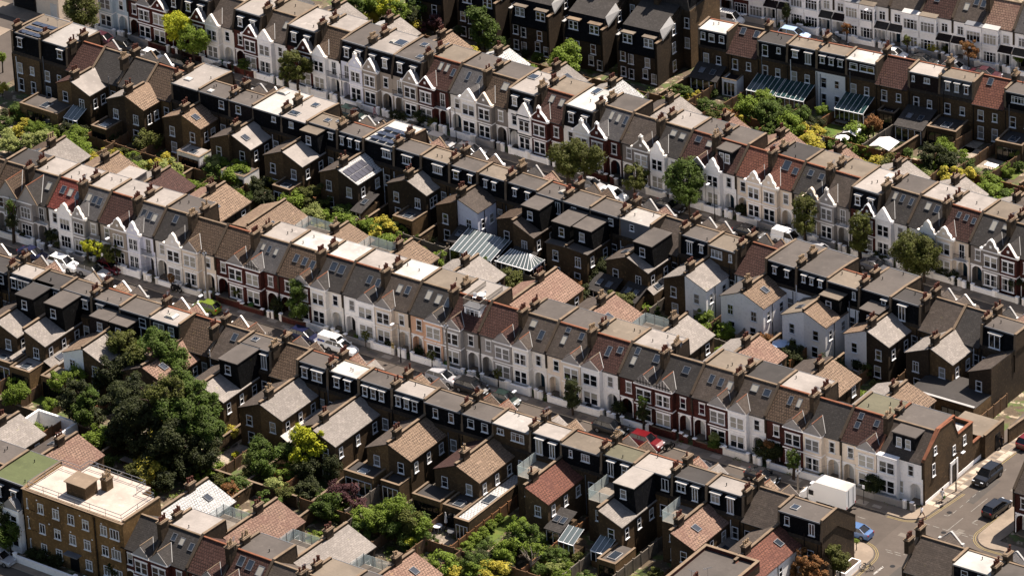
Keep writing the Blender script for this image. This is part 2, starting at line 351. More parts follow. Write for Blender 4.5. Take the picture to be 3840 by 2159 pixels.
def house(row, s0, s1, label, wall='white', bay='a', gab='g', ft='s', rm='slate_grey', rr='s', rrm=None, rf='felt_grey', rc='slate_black', rw=None,
          od=None, om=None, oe=None, oz=(5.4, 6.9), ow=3.3, owm='brick_brown', pod=None, ch=0, pots=4, buff=False, sk=(), lh=(), ex=None, rwall='brick_brown', high=0.,
          endw=False, cop='brick_coping', door=True, glaz='s2', och=1, trim='white', bal=False, porch=None, lead=False, cat='house', extra=None, rd=None, balu=None, tud=False):
    if rwall == 'brick_brown' and rnd.random() < .35: rwall = rnd.choice(['brick_mid', 'brick_dark', 'brick_yellow'])
    if owm == 'brick_brown' and rnd.random() < .4: owm = rnd.choice(['brick_mid', 'brick_mid', 'brick_dark', 'brick_yellow'])
    w = (s1-s0)*math.sqrt(1+row.slope**2); fl = row.flip; D, E, Er, RY, RZ = row.D, row.E, row.Er, row.RY, row.RZ+high
    xl = (lambda u: w-u) if fl else (lambda u: u)
    def xs(a, b): a, b = xl(a), xl(b); return (a, b) if a < b else (b, a)
    if not fl: loc = (s0, row.y0+row.slope*s0, 0); rz = row.yaw
    else: loc = (s1, row.y0+row.slope*s1, 0); rz = row.yaw+math.pi
    FR, RE, PX, MX = 0., math.pi, (R(-90) if fl else R(90)), (R(90) if fl else R(-90))
    P = thing('terraced_house', label, cat, loc, rz, row.where); row.n += 1
    def sl(t): return E + (RZ-E)*t/RY if t <= RY else RZ - (RZ-Er)*(t-RY)/(D-RY)
    # walls ------------------------------------------------------
    bw = min(2.9, w*.54); bd = .85
    ua = (0.0, bw) if bay == 'a' else (w-bw, w)
    d0, d1 = ((w-1.85, w-.35) if bay == 'a' else (.35, 1.85)) if bay else (w*.4, w*.4+1.1)
    b = MB(); g = .12
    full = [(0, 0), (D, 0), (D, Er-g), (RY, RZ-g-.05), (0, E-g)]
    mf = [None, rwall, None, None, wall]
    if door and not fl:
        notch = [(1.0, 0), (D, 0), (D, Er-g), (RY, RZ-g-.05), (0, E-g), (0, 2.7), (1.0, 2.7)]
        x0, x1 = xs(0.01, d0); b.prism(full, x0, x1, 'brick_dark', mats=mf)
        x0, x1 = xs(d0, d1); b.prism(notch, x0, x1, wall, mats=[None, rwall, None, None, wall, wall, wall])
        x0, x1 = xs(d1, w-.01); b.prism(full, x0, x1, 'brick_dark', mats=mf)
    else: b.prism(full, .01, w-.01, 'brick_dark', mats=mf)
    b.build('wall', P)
    # bay ---------------------------------------------------------
    if bay:
        b = MB(); x0, x1 = xs(ua[0]+.12, ua[1]); zt = E-.1 if gab in 'gpdb' else E-.15
        c = .0
        b.prism([(x0, 0), (x1, 0), (x1-c, -bd), (x0+c, -bd)], 0, 0, wall) if False else b.box(x0, x1, -bd, 0.02, 0, zt, wall)
        b.box(x0-.05, x1+.05, -bd-.07, -.0, 2.95, 3.1, trim); b.box(x0-.06, x1+.06, -bd-.09, -.0, zt-.06, zt+.1, trim)
        bo = b.build('bay', P)
        if not fl:
            xc = (x0+x1)/2
            if glaz in ('s2', 's2b'):
                win(P, xc, -bd, .85, bw-.75, 1.75, FR, glaz); win(P, xc, -bd, 3.55, bw-.75, 1.6, FR, glaz)
                for z in (2.62, 5.17): MB().box(xc-bw/2+.3, xc+bw/2-.3, -bd-.06, -bd, z, z+.16, trim).build('lintel', bo)
            elif glaz == 'a': win(P, xc, -bd, .85, 1.7, 1.75, FR, 'a'); win(P, xc, -bd, 3.5, 1.7, 1.65, FR, 'a')
            else:
                win(P, xc, -bd, .75, bw-.5, 1.6, FR, glaz); win(P, xc, -bd, 3.5, bw-.5, 1.55, FR, glaz)
                for zz in (.75, 3.5):
                    win(P, (x1 if not fl else x0), -bd/2-.02, zz, bd-.2, 1.55, PX, 'c1')
    # front flat part -------------------------------------------------
    if not fl:
        uo = w-.0-(w-bw)/2 if bay == 'a' else (w-bw)/2
        xu = xl(uo if bay == 'b' else uo)
        if bay: xu = xl((bw+w)/2 - .1) if bay == 'a' else xl((w-bw)/2+.1)
        if glaz[0] == 'c':
            win(P, xu, 0, 3.65, 1.0, 1.35, FR, 'c2')
        elif bal:
            win(P, xu, 0, 3.15, .85, 2.1, FR, 'sb')
            b = MB(); b.box(xu-.95, xu+.95, -.6, 0, 2.95, 3.05, trim)
            for i in range(12): b.box(xu-.93+i*.165, xu-.9+i*.165, -.59, -.56, 3.05, 3.85, 'black_paint')
            b.box(xu-.95, xu+.95, -.6, -.55, 3.85, 3.9, 'black_paint'); b.build('balcony', P)
        elif bay: win(P, xu, 0, 3.6, .85, 1.5, FR, 's'); MB().box(xu-.5, xu+.5, -.05, 0, 5.12, 5.26, trim).build('lintel', P)
        if door:
            x0, x1 = xs(d0, d1); xc = (x0+x1)/2
            dm = rnd.choice(['door_black', 'door_blue', 'door_white', 'door_white'])
            b = MB(); b.box(xc-.48, xc+.48, .93, 1.0, .12, 2.15, dm); b.box(x0, x1, .97, 1.0, 2.16, 2.68, 'glass_dark'); o = b.build('door', P)
            MB().box(xc-.4, xc-.36, .9, .93, 1, 1.1, 'steel').build('handle', o)
            MB().box(x0, x1, -.4, .99, 0, .12, 'pavement').build('door_step', P)
            MB().box(x0+.002, x0+.06, .03, .92, .125, 2.68, wall).box(x1-.06, x1-.002, .03, .92, .125, 2.68, wall).box(x0+.06, xc-.5, .9, .96, .125, 2.14, wall).box(xc+.5, x1-.06, .9, .96, .125, 2.14, wall).build('porch_lining', P)
            b = MB(); r = (x1-x0)/2                                   # arched porch head
            if glaz[0] != 'c':
                for sgn in (-1, 1):
                    pts = [(xc+sgn*r, 2.69)] + [(xc+sgn*r*math.cos(a), 1.95+.72*math.sin(a)) for a in (0, .35, .7, 1.05, 1.35)] + [(xc+sgn*.05, 2.69)]
                    b.prism(pts, -.03, .22, trim, 'y')
                b.box(x0-.22, x1+.22, -.07, 0, 2.7, 2.9, trim)
                for xx in (x0-.1, x1+.1): b.box(xx-.06, xx+.06, -.03, 0, .1, 2.6, trim)
            b.build('porch_arch', P) if b.v else None
            if porch:
                b = MB(); u0, u1 = (bw+.02, w-.1) if bay == 'a' else (.1, w-bw-.02); p0, p1 = xs(u0, u1)
                b.slab([(p0, -1.0, 2.75), (p1, -1.0, 2.75), (p1, 0, 3.35), (p0, 0, 3.35)], .1, porch); b.box(p0, p1, -.98, -.9, 2.45, 2.64, 'pvc')
                for xx in (p0, p1-.1): b.box(xx, xx+.1, -.98, -.88, 0, 2.45, 'pvc')
                b.build('porch', P)
    b = MB(); b.cyl(xl(.14), -.07, .1, E-.1, .05, .05, 'black_paint', 6); b.build('drainpipe', P) if (not fl and rnd.random() < .7) else None
    # front roof -------------------------------------------------------
    rm2 = rrm or rm; b = MB(); x0, x1 = .03, w-.03
    if ft == 'm':
        flat0 = .75; zt = RZ-.25
        b.slab([(x0, -.02, E-.05), (x1, -.02, E-.05), (x1, .7, zt), (x0, .7, zt)], .1, rc)
        b.box(x0, x1, .7, RY+.6, E, zt-.02, rc); b.build('mansard', P)
        if not fl:
            for q in (.27, .73):
                xc = xl(w*q); bb = MB(); bb.box(xc-.46, xc+.46, .1, 1.1, E+.55, E+1.95, 'slate_black'); bb.box(xc-.56, xc+.56, -.02, 1.1, E+1.953, E+2.06, 'lead_white')
                dd = bb.build('dormer', P); win(dd, xc, .1, E+.62, .78, 1.25, FR, 's')
    else:
        flat0 = RY-.15; zt = RZ-.12
        b.slab([(x0, -.2, E-.14), (x1, -.2, E-.14), (x1, RY, RZ), (x0, RY, RZ)], .12, rm)
        fr = b.build('roof', P)
        MB().box(x0, x1, RY-.13, RY+.13, RZ-.08, RZ+.07, 'ridge_red' if rm in ('tile_red', 'tile_maroon', 'tile_orange') or rnd.random() < .25 else 'brick_coping').build('ridge_tiles', fr)
        MB().box(x0, x1, -.3, -.2, E-.26, E-.14, 'black_paint').build('gutter', P)
        un = Vector((0, RY, RZ-E)).normalized()
        for q in sk:
            u, v = q[0], q[1]; ww, hh = (q[2], q[3]) if len(q) > 2 else (.75, 1.15)
            skyl(fr, (xl(u*w), v*RY, E+(RZ-E)*v), (1, 0, 0), un, ww, hh, glass=rnd.choice(['glass_sky', 'glass_sky', 'glass_blind']))
    if ft == 'b':                                                    # box dormer on the front slope
        bb = MB(); xa, xb = xs(w*.22, w*.74); bb.box(xa, xb, .9, RY+.3, E+.2, RZ-.3, 'slate_black'); bb.box(xa-.12, xb+.12, .75, RY+.4, RZ-.297, RZ-.15, rf)
        dd = bb.build('dormer', P)
        for f_ in (.28, .68): win(dd, xa+(xb-xa)*f_, .9, E+.75, .75, 1.3, FR, 's', glass='glass_blind')
    # gable over the bay --------------------------------------------------
    if bay and gab in 'gpdbh':
        x0, x1 = xs(ua[0]+.02, ua[1]+.1); xc = (x0+x1)/2; zk = rnd.uniform(.88, 1.08); hz = zk*{'g': 1.4, 'p': 1.65, 'd': 1.6, 'b': 2.5, 'h': 1.6}[gab]; y0 = -bd-.02
        if fl: hz *= .78
        if gab == 'b': x0, x1 = xs(ua[0]+.02, ua[1]+1.0) if bay == 'a' else xs(ua[0]-1.0, ua[1]-.02); xc = (x0+x1)/2
        za, zb = E-.02, E-.02+hz; tr = RY*(zb-E)/(RZ-E)+.0
        if ft == 'm': tr = min(tr, .65)
        b = MB(); fm = 'grey_wall' if gab == 'g' else wall
        b.prism([(x0, za), (x1, za), (xc, zb)], y0, y0+.22, fm, 'y')
        gw = b.build('gable', P)
        b = MB(); t_e = .0
        if ft != 'm':
            for sx in (x0, x1):
                b.poly([(sx, y0+.1, za+.06), (xc, y0+.1, zb+.06), (xc, tr, zb+.06), (sx, .05, za+.1)], rm)
            b.build('gable_roof', P)
        else:
            for sx in (x0, x1): b.poly([(sx, y0+.1, za+.06), (xc, y0+.1, zb+.06), (xc, tr, zb+.06), (sx, .0, za+.06)], 'lead')
            b.build('gable_roof', P)
        c = MB()
        if gab == 'g' or gab == 'b':
            cm = 'ridge_red' if rnd.random() < .6 else 'brick_coping'
            c.beam((xc, y0, zb+.05), (xc, tr, zb+.05), .1, cm); 
            c.beam((x0 if fl else x1, .05, za+.13), (xc, tr, zb+.1), .075, 'lead_white'); c.beam((x1 if fl else x0, .05, za+.11), (xc, tr, zb+.08), .05, 'lead')
            if gab == 'b' or lead:
                for sx in (x0, x1): c.beam((sx, y0, za+.1), (xc, y0, zb+.12), .14, 'white' if lead else 'brick_coping')
            c.build('flashing', gw)
            if tud:
                t = MB()
                for f_ in (-.5, -.25, 0, .25, .5): t.box(xc+f_*(x1-x0)*.6-.05, xc+f_*(x1-x0)*.6+.05, y0-.04, y0, za+.05, za+.05+hz*(1-abs(f_)*1.2)*.85, 'black_paint')
                t.box(x0+.2, x1-.2, y0-.045, y0, za+.35, za+.45, 'black_paint'); t.build('timber_frame', gw)
        else:                                                          # parapet gable with a white shaped coping
            cm = rnd.choice(['white', 'offwhite', 'lead_white', 'brick_coping']) if fl else rnd.choice(['white', 'offwhite', 'cream' if wall in ('cream', 'beige', 'taupe') else 'offwhite'])
            if gab == 'p': pf = [(0, 0), (.12, .02), (.88, .9), (1, .98)]
            elif gab == 'd': pf = [(0, 0), (.18, .02), (.3, .3), (.55, .45), (.72, .8), (1, 1)]
            else: pf = [(0, .05), (.1, .05), (.2, .25), (.8, .78), (.82, 1.15), (1, 1.2)]
            hw = (x1-x0)/2+.08
            for sgn in (-1, 1):
                pr = [(xc+sgn*hw*(1-a), za+.1+hz*1.06*q) for a, q in pf]
                for (ax, az), (bx, bz) in zip(pr[:-1], pr[1:]):
                    c.prism([(ax, az-.12), (bx, bz-.12), (bx, bz+.05), (ax, az+.05)], y0-(.06 if fl else .1), y0+(.2 if fl else .32), cm, 'y')
                    c.prism([(ax, za), (bx, za), (bx, bz-.12), (ax, az-.12)], y0-.02, y0+.24, fm, 'y', caps=True)
                c.box(xc+sgn*hw-.14, xc+sgn*hw+.14, y0-.12, y0+.34, za-.12, za+.22, cm)
            if gab == 'h': c.box(xc-.1, xc+.1, y0-.05, y0+.2, zb+.3, zb+.75, cm)
            c.build('gable_coping', gw)
            if not fl: MB().box(xc-.17, xc+.17, y0-.05, y0-.02, za+.5, za+.85, 'white').build('date_plaque', gw)
            if not fl and ft != 'm': MB().beam((x1 if not fl else x0, .05, za+.13), (xc, tr, zb+.1), .07, 'lead_white').build('flashing', gw)
    elif bay and gab == 'n':
        b = MB(); x0, x1 = xs(ua[0]+.02, ua[1]+.12); b.slab([(x0, -bd-.12, E-.05), (x1, -bd-.12, E-.05), (x1, .1, E+.12), (x0, .1, E+.12)], .1, rnd.choice(['lead_white', 'felt_sand', 'lead'])); b.build('bay_roof', P)
    # rear roof ------------------------------------------------------------
    td = D-.35
    if rr == 's':
        b = MB(); b.slab([(.03, RY, RZ-.002), (w-.03, RY, RZ-.002), (w-.03, D+.2, Er-.12), (.03, D+.2, Er-.12)], .12, rm2); ro = b.build('roof', P)
        MB().box(.03, w-.03, D+.2, D+.3, Er-.24, Er-.12, 'black_paint').build('gutter', P)
        un = Vector((0, RY-D, RZ-Er)).normalized()
        for u, v in lh: skyl(ro, (xl(u*w), D-(D-RY)*v, Er+(RZ-Er)*v), (1, 0, 0), un, .8, 1.1)
    else:
        zf = RZ-.1; tb = .55 if rr == 'm' else .0
        b = MB(); b.prism([(RY-.2, Er-.6), (td, Er-.12), (td-tb, zf-.05), (RY-.2, zf-.05)] , .12, w-.12, rc); dm = b.build('rear_dormer', P)
        b = MB(); f0 = flat0 if ft == 'm' else RY-.1
        b.box(.08, w-.08, f0, td-tb+.12, zf-.047, zf+.07, rf); b.box(.08, w-.08, td-tb+.12, td-tb+.2, zf-.09, zf+.1, 'lead' if rf != 'felt_white' else 'lead_white')
        fo = b.build('flat_roof', P)
        if ft == 'm': MB().box(.08, w-.08, f0-.14, f0, zf-.08, zf+.12, 'lead').build('roof_edge', P)
        for q in lh: dome(fo, xl(q[0]*w), f0+(td-tb-f0)*q[1], zf+.07, *(q[2:] if len(q) > 2 else (.9, 1.1)), kind=rnd.choice([0, 1, 1, 2]))
        for i in range(rnd.choice([0, 1, 2, 2])): vent(fo, rnd.uniform(.6, w-.6), rnd.uniform(f0+.4, td-.8), zf+.07)
        if fl:
            for q in (rw if rw is not None else ((.3, .9, 1.2, 's'), (.72, .9, 1.2, 's'))):
                u, ww, hh, stt = q[:4]; zz = q[4] if len(q) > 4 else zf-.45-hh
                hood = tb > 0
                if hood:
                    bb = MB(); bb.box(xl(u*w)-ww/2-.12, xl(u*w)+ww/2+.12, td-1.2, td-.02, zz-.05, zz+hh+.02, rc); bb.box(xl(u*w)-ww/2-.2, xl(u*w)+ww/2+.2, td-1.2, td+.12, zz+hh+.021, zz+hh+.12, rnd.choice(['lead', 'lead_white', 'lead_white']))
                    dd = bb.build('dormer', P); win(dd, xl(u*w), td-.02, zz, ww, hh, RE, stt)
                else: win(dm, xl(u*w), td-(0 if True else 0)+.0, zz, ww, hh, RE, stt)
    if extra: extra(P, locals())
    # rear wall windows -------------------------------------------------------
    if fl:
        fu0, fu1 = (0, w)
        if od == 'a': fu0 = ow
        elif od == 'b': fu1 = w-ow
        cs = [(fu0+fu1)/2] if od else [w*.28, w*.72]
        for i, u in enumerate(cs):
            win(P, xl(u), D, 3.25 if i == 0 else 3.5, .9 if i == 0 else .75, 1.6 if i == 0 else 1.25, RE, 's')
            if not ex: win(P, xl(u), D, .5, .9, 1.9, RE, 's')
        if rnd.random() < .6: q_ = xl(fu0+(fu1-fu0)*.15+.1); b = MB(); b.cyl(q_, D+.09, .2, Er+rnd.choice([-.4, .9]), .06, .06, rnd.choice(['black_paint', 'lead', 'pvc']), 6); b.build('soil_pipe', P)
        b = MB(); b.cyl(xl(.25 if od != 'a' else w-.25), D+.08, .1, Er-.2, .055, .055, 'black_paint', 6); b.build('drainpipe', P)
    # outrigger ------------------------------------------------------------------
    if od:
        e = oe if oe else D+7.7; ez, az = oz; owm_ = owm; um = om or rm2
        U = (lambda q: q) if od == 'a' else (lambda q: w-q)      # distance from the shared wall
        b = MB(); pa = [(xl(U(.0)), 0), (xl(U(ow)), 0), (xl(U(ow)), ez-.1), (xl(U(0)), az-.12)]
        b.prism(pa, D-.02, e, owm_, 'y'); ou = b.build('outrigger_wall', P)
        b = MB(); cut = pod[0] if pod else 0
        xa, xb = xl(U(0.02)), xl(U(ow+.18)); zz0 = az; zz1 = ez - (az-ez)*.18/ow
        if um != 'terrace':
            b.slab([(xa, D-1.2, zz0), (xb, D-1.2, zz1), (xb, e+.12, zz1), (xa, e+.12, zz0)], .11, um); ro = b.build('outrigger_roof', P)
            if rnd.random() < .2 and not pod: 
                uq = Vector((xa-xb, 0, zz0-zz1)).normalized()
                skyl(ro, ((xa*.55+xb*.45), D+(e-D)*rnd.uniform(.2, .75), zz0*.55+zz1*.45), (0, 1, 0), uq, .9, 1.1)
        sf = PX if od == 'a' else MX
        if fl:
            xe = xl(U(ow*.5)); st_ = rnd.choice(['s', 's', 's', 'c2', 'sb'])
            k = U(1); 
            win(ou, xl(U(ow*.55)), e, 3.1, .9, 1.45, RE, st_)
            if not ex: win(ou, xl(U(ow*.5)), e, .6, 1.0, 1.6, RE, 's')
        if od == 'a':
            nn = (3 if e-D > 7 else 2) if fl else 1
            for i in range(nn):
                tt = D + 1.1 + i*(e-D-2.2)/max(1, nn-1) if nn > 1 else e-1.6
                win(ou, xl(U(ow)), tt, 3.15, .75 if i else .9, 1.4, sf, 's')
            MB().cyl(xl(U(ow+.07)), (D+e)/2+.6, .1, ez-.2, .05, .05, 'black_paint', 6).build('drainpipe', P)
            if och and not pod or och > 1:
                zc = az+1.25; chimney(P, xl(0), D+(e-D)*(.62 if not fl else .74), az-.6, zc, 3, 1.25, .62, name='outrigger_chimney')
            t0 = D-.6
            if um != 'terrace': coping_line(P, xl(0), [(t0, az+.25), (e+.1, az+.25)], lo=.5, th=.28, cop=cop, name='outrigger_parapet')
        if pod:
            L, pm = pod[0], pod[1]; pz = pod[2] if len(pod) > 2 else RZ-.35; pw = min(ow-.15, 3.0)
            b = MB(); q0, q1 = xl(U(.16)), xl(U(pw)); q2 = xl(U(pw+.35)); t1 = D-.4+L
            b.prism([(q0, ez-.2), (q2, ez-.2), (q1, pz), (q0, pz)], D-.9, t1, pm, 'y'); po = b.build('outrigger_dormer', P)
            lo_, hi_ = min(q0, q1)-.1, max(q0, q1)+.1; MB().box(lo_, hi_, D-1.0, t1+.1, pz+.002, pz+.12, rf if rf != 'felt_white' else 'felt_light').build('dormer_roof', P)
            if fl: win(po, xl(U(pw*.5)), t1, pz-1.75, .85, 1.25, RE, 's')
        if um == 'terrace':
            x0, x1 = min(pa[0][0], pa[1][0]), max(pa[0][0], pa[1][0]); b = MB(); zt = ez
            b.box(x0, x1, D, e, zt-.09, zt, 'wood_grey'); b.build('roof_terrace', P)
            g_ = MB(); s_ = MB()
            xo = xl(U(ow))
            for (p, q) in (((x0, e-.06), (x1, e-.06)), ((xo, D+.3), (xo, e-.06))):
                dx, dy = q[0]-p[0], q[1]-p[1]; L_ = math.hypot(dx, dy); nn = max(2, int(L_/1.1))
                g_.box(min(p[0], q[0])-.012, max(p[0], q[0])+.012, min(p[1], q[1])-.012, max(p[1], q[1])+.012, zt+.05, zt+1.4, 'glass_screen')
                for i in range(nn+1): s_.box(p[0]+dx*i/nn-.03, p[0]+dx*i/nn+.03, p[1]+dy*i/nn-.03, p[1]+dy*i/nn+.03, zt, zt+1.45, 'steel')
            go = g_.build('glass_balustrade', P); s_.build('balustrade_posts', P)
    # ground floor extension --------------------------------------------------
    for q in (ex or ()):
        kind, u0, u1, t0, t1, z = q[:6]; x0, x1 = xs(u0, u1); em = q[6] if len(q) > 6 else rwall
        if kind == 'f':
            b = MB(); b.box(x0, x1, t0, t1, 0, z, em); b.box(x0, x1, t1-.25, t1, z, z+.3, em); b.box(x0, x0+.22, t0, t1-.25, z, z+.3, em); b.box(x1-.22, x1, t0, t1-.25, z, z+.3, em)
            eo = b.build('extension', P); b = MB(); b.box(x0+.22, x1-.22, t0, t1-.25, z+.005, z+.06, q[7] if len(q) > 7 else 'felt_grey')
            b.build('extension_roof', P)
            c = MB(); c.box(x0-.03, x1+.03, t1-.28, t1+.04, z+.302, z+.36, cop); c.box(x0-.03, x0+.25, t0, t1-.28, z+.302, z+.36, cop); c.box(x1-.25, x1+.03, t0, t1-.28, z+.302, z+.36, cop); c.build('coping', eo)
            if x1-x0 > 1.2:
                n = 4 if x1-x0 > 3.4 else 3
                win(eo, (x0+x1)/2, t1, .1, min(x1-x0-.5, 4.2), 2.1, RE, 'f%d' % n, fr=rnd.choice(['pvc', 'black_paint', 'black_paint']), glass='glass_dark', sill=False, name='folding_doors')
                if rnd.random() < .75: dome(eo, (x0+x1)/2, (t0+t1)/2 + .3, z+.062, min(1.2, x1-x0-.8), min(2.0, (t1-t0)*.4), kind=1)
        elif kind == 'g':                                                   # glazed lean-to
            b = MB(); b.box(x0, x1, t0, t1, 0, .9, em); eo = b.build('extension', P)
            gt = 'glass_teal' if row.name == 'R' else 'glass_green'; g_ = MB(); g_.slab([(x0, t0, z+1.0), (x1, t0, z+1.0), (x1, t1+.1, z), (x0, t1+.1, z)], .05, gt); g_.box(x0+.04, x1-.04, t1-.08, t1-.04, .9, z-.1, 'glass_dark'); g_.build('glass_roof', P)
            s_ = MB(); nn = max(3, int((x1-x0)/.7))
            for i in range(nn+1):
                xx = x0 + (x1-x0)*i/nn; s_.beam((xx, t0, z+1.03), (xx, t1+.12, z+.03), .04, 'pvc')
                s_.box(xx-.035, xx+.035, t1-.03, t1+.04, .9, z-.05, 'pvc')
            s_.box(x0, x1, t1+.05, t1+.16, z-.08, z+.02, 'pvc'); s_.build('glazing_bars', P)
        elif kind == 't':                                                    # lean-to with a slate roof and skylights
            b = MB(); b.box(x0, x1, t0, t1, 0, z, em); eo = b.build('extension', P)
            b = MB(); b.slab([(x0-.08, t0, z+1.1), (x1+.08, t0, z+1.1), (x1+.08, t1+.2, z-.02), (x0-.08, t1+.2, z-.02)], .1, q[7] if len(q) > 7 else 'slate_dark'); ro = b.build('extension_roof', P)
            uu = Vector((0, t0-t1-.2, 1.12)).normalized()
            for f_ in ((.3, .7) if x1-x0 > 2.2 else (.5,)): skyl(ro, (x0+(x1-x0)*f_, (t0+t1)/2+.1, z+.55), (1, 0, 0), uu, .75, 1.05)
            win(eo, (x0+x1)/2, t1, .1, min(x1-x0-.4, 4.), 2.1, RE, 'f%d' % (4 if x1-x0 > 3 else 2), glass='glass_dark', sill=False, name='folding_doors')
        elif kind == 's':                                                    # side return roof sloping away from the outrigger
            b = MB(); b.box(x0, x1, t0, t1, 0, z, em); b.build('extension', P)
            aw = (od == 'a'); xo, xi = xl(u1 if aw else u0), xl(u0 if aw else u1)
            b = MB(); b.slab([(xi, t0, z+.8), (xo, t0, z+.1), (xo, t1+.1, z+.1), (xi, t1+.1, z+.8)], .09, q[7] if len(q) > 7 else 'slate_light'); ro = b.build('extension_roof', P)
            uu = Vector((xi-xo, 0, .7)).normalized()
            for f_ in (.3, .7): skyl(ro, ((xi+xo)/2, t0+(t1-t0)*f_, z+.45), (0, 1, 0), uu, 1.3, min(.9, abs(xi-xo)*.7), glass='glass_sky')
    # party wall on the low side ------------------------------------------------
    def pline(hi):
        top = [(-.12, sl(0)+.12)]
        if ft == 'm' or hi == 2: top += [(.62, RZ-.05), (RY, RZ+.18)]
        else: top += [(RY, RZ+.28)]
        if rr != 's' or hi: top += [(td-.1, RZ+.2), (td+.05, Er+.1)]
        else: top += [(D+.1, Er+.2)]
        return top
    coping_line(P, xl(0), pline(high_side(row, s0)), cop=cop)
    if endw: coping_line(P, xl(w), pline(0), cop=cop)
    row.prev = (ft, rr)
    # chimneys --------------------------------------------------------------------
    if ch:
        c1, c2 = row.ct
        if ch in (1, 2): chimney(P, xl(0)+.0, c1, sl(c1)-.8, RZ+1.15, pots, 1.35, .62, buff)
        if ch in (2, 3): chimney(P, xl(0), c2, RZ-1.0, RZ+.95, pots, 1.3, .6, buff)
        if rnd.random() < .5: aerial(P, xl(.4), c1+.2, RZ+.4, 1.6)
        if rnd.random() < .3: dish(P, xl(.35), c2+.3, RZ+.3, rnd.uniform(2, 4))
    return P
def high_side(row, s):
    p = getattr(row, 'prev', None)
    if not p: return 0
    return 2 if p[0] == 'm' else (1 if p[1] != 's' else 0)
def _screen():
    m = bpy.data.materials.new('glass_screen'); m.use_nodes = True; N = m.node_tree.nodes; b = N['Principled BSDF']
    b.inputs['Base Color'].default_value = (.72, .8, .77, 1); b.inputs['Roughness'].default_value = .15; b.inputs['Alpha'].default_value = .36
    MATS['glass_screen'] = m
_screen()
# ---------------------------------------------------------------- the terraces
WN = {'white':'white', 'offwhite':'off-white', 'cream':'cream', 'grey_wall':'grey', 'beige':'beige', 'pink_wall':'peach', 'blue_wall':'pale blue', 'taupe':'taupe', 'lilac':'white', 'brick_red':'red brick', 'brick_brown':'brown brick', 'rough_grey':'grey'}
RN = {'tile_brown':'brown tiled roof', 'tile_light':'pale tiled roof', 'tile_pink':'pinkish tiled roof', 'tile_red':'red tiled roof', 'tile_maroon':'dark red-brown tiled roof', 'tile_orange':'orange-red tiled roof', 'slate_grey':'grey slate roof',
      'slate_dark':'dark slate roof', 'slate_brown':'brownish slate roof', 'slate_light':'pale slate roof', 'roof_white':'white roof'}
FN = {'felt_moss': 'mossy', 'felt_grey':'grey', 'felt_dark':'dark', 'felt_light':'pale', 'felt_white':'white', 'felt_green':'green', 'felt_sand':'sandy', 'metal_seam':'ribbed metal'}
def run(row, bounds, specs, end_from='left', place='row', first=0, total=None, view='front', endw=True):
    total = total or len(specs)
    for i, sp in enumerate(specs):
        if sp is None: continue
        k = dict(row.k.get('defaults', {})); k.update(sp)
        nth = ORD[first+i]
        if view == 'front':
            rf = RN.get(k.get('rm', 'slate_grey')) if k.get('ft', 's') != 'm' else 'black mansard and %s flat roof' % FN[k.get('rf', 'felt_grey')]
            lab = '%s house, %s, %s from left, %s' % (WN[k.get('wall', 'white')], rf, nth, place)
        else:
            rf = RN.get(k.get('rrm') or k.get('rm', 'slate_grey')) if k.get('rr', 's') == 's' else '%s flat roof' % FN[k.get('rf', 'felt_grey')]
            lab = 'house with %s seen from behind, %s from left, %s' % (rf, nth, place)
        if 'label' in k: lab = k.pop('label')
        P = house(row, bounds[i], bounds[i+1], lab, endw=(endw and i == len(specs)-1), **k)
        for ch in P.children:
            pass
M_B = [-75,-70,-65.1,-60.7,-55.9,-51.9,-46.7,-42.6,-37.5,-32.5,-27.2,-22.2,-16.5,-11.8,-6.2,-1.2,4.5,9.7,15.2,20,25.7,31,36.6,41.8,47.5,52.6,58.4,63.4,68.9,75]
ROWM = Row('M', -20.9, .0075, False, 'houses in the long middle terrace', ct=(2.1, 4.8), defaults=dict(ow=4.1, oz=(5.2, 6.9)))
ROWM.k['defaults']['oe'] = 15.6
A = lambda **k: dict(bay='a', od='b', ch=2, **k)
B = lambda **k: dict(bay='b', od='a', **k)
s3 = ((.3,.62),(.55,.6),(.78,.58)); s3b = ((.25,.62),(.5,.6),(.72,.58)); s2 = ((.32,.62),(.58,.62)); s2b = ((.45,.62),(.72,.62))
def roof_deck(P, L):
    w, xl = L['w'], L['xl']; RZ = L['RZ']; RY = L['RY']
    b = MB(); x0, x1 = w*.38, w*.86; b.box(x0, x1, 1.5, 4.0, 6.6, 8.15, 'white'); b.box(x0-.1, x1+.1, 1.35, 6.6, 8.153, 8.3, 'lead'); d = b.build('dormer', P)
    win(d, (x0+x1)/2, 1.5, 6.95, 2.0, 1.0, 0, 'c3')
    b = MB()
    for (p, q) in (((x0-.05, 1.4), (x1+.05, 1.4)), ((x0-.05, 1.4), (x0-.05, 6.5)), ((x1+.05, 1.4), (x1+.05, 6.5))):
        n = int(math.hypot(q[0]-p[0], q[1]-p[1])/.17)
        for i in range(n+1): xx, yy = p[0]+(q[0]-p[0])*i/n, p[1]+(q[1]-p[1])*i/n; b.box(xx-.02, xx+.02, yy-.02, yy+.02, 8.3, 9.3, 'wood_grey')
        b.beam((p[0], p[1], 9.33), (q[0], q[1], 9.33), .09, 'wood_grey')
    b.build('railing', P)
rnd.seed(11)
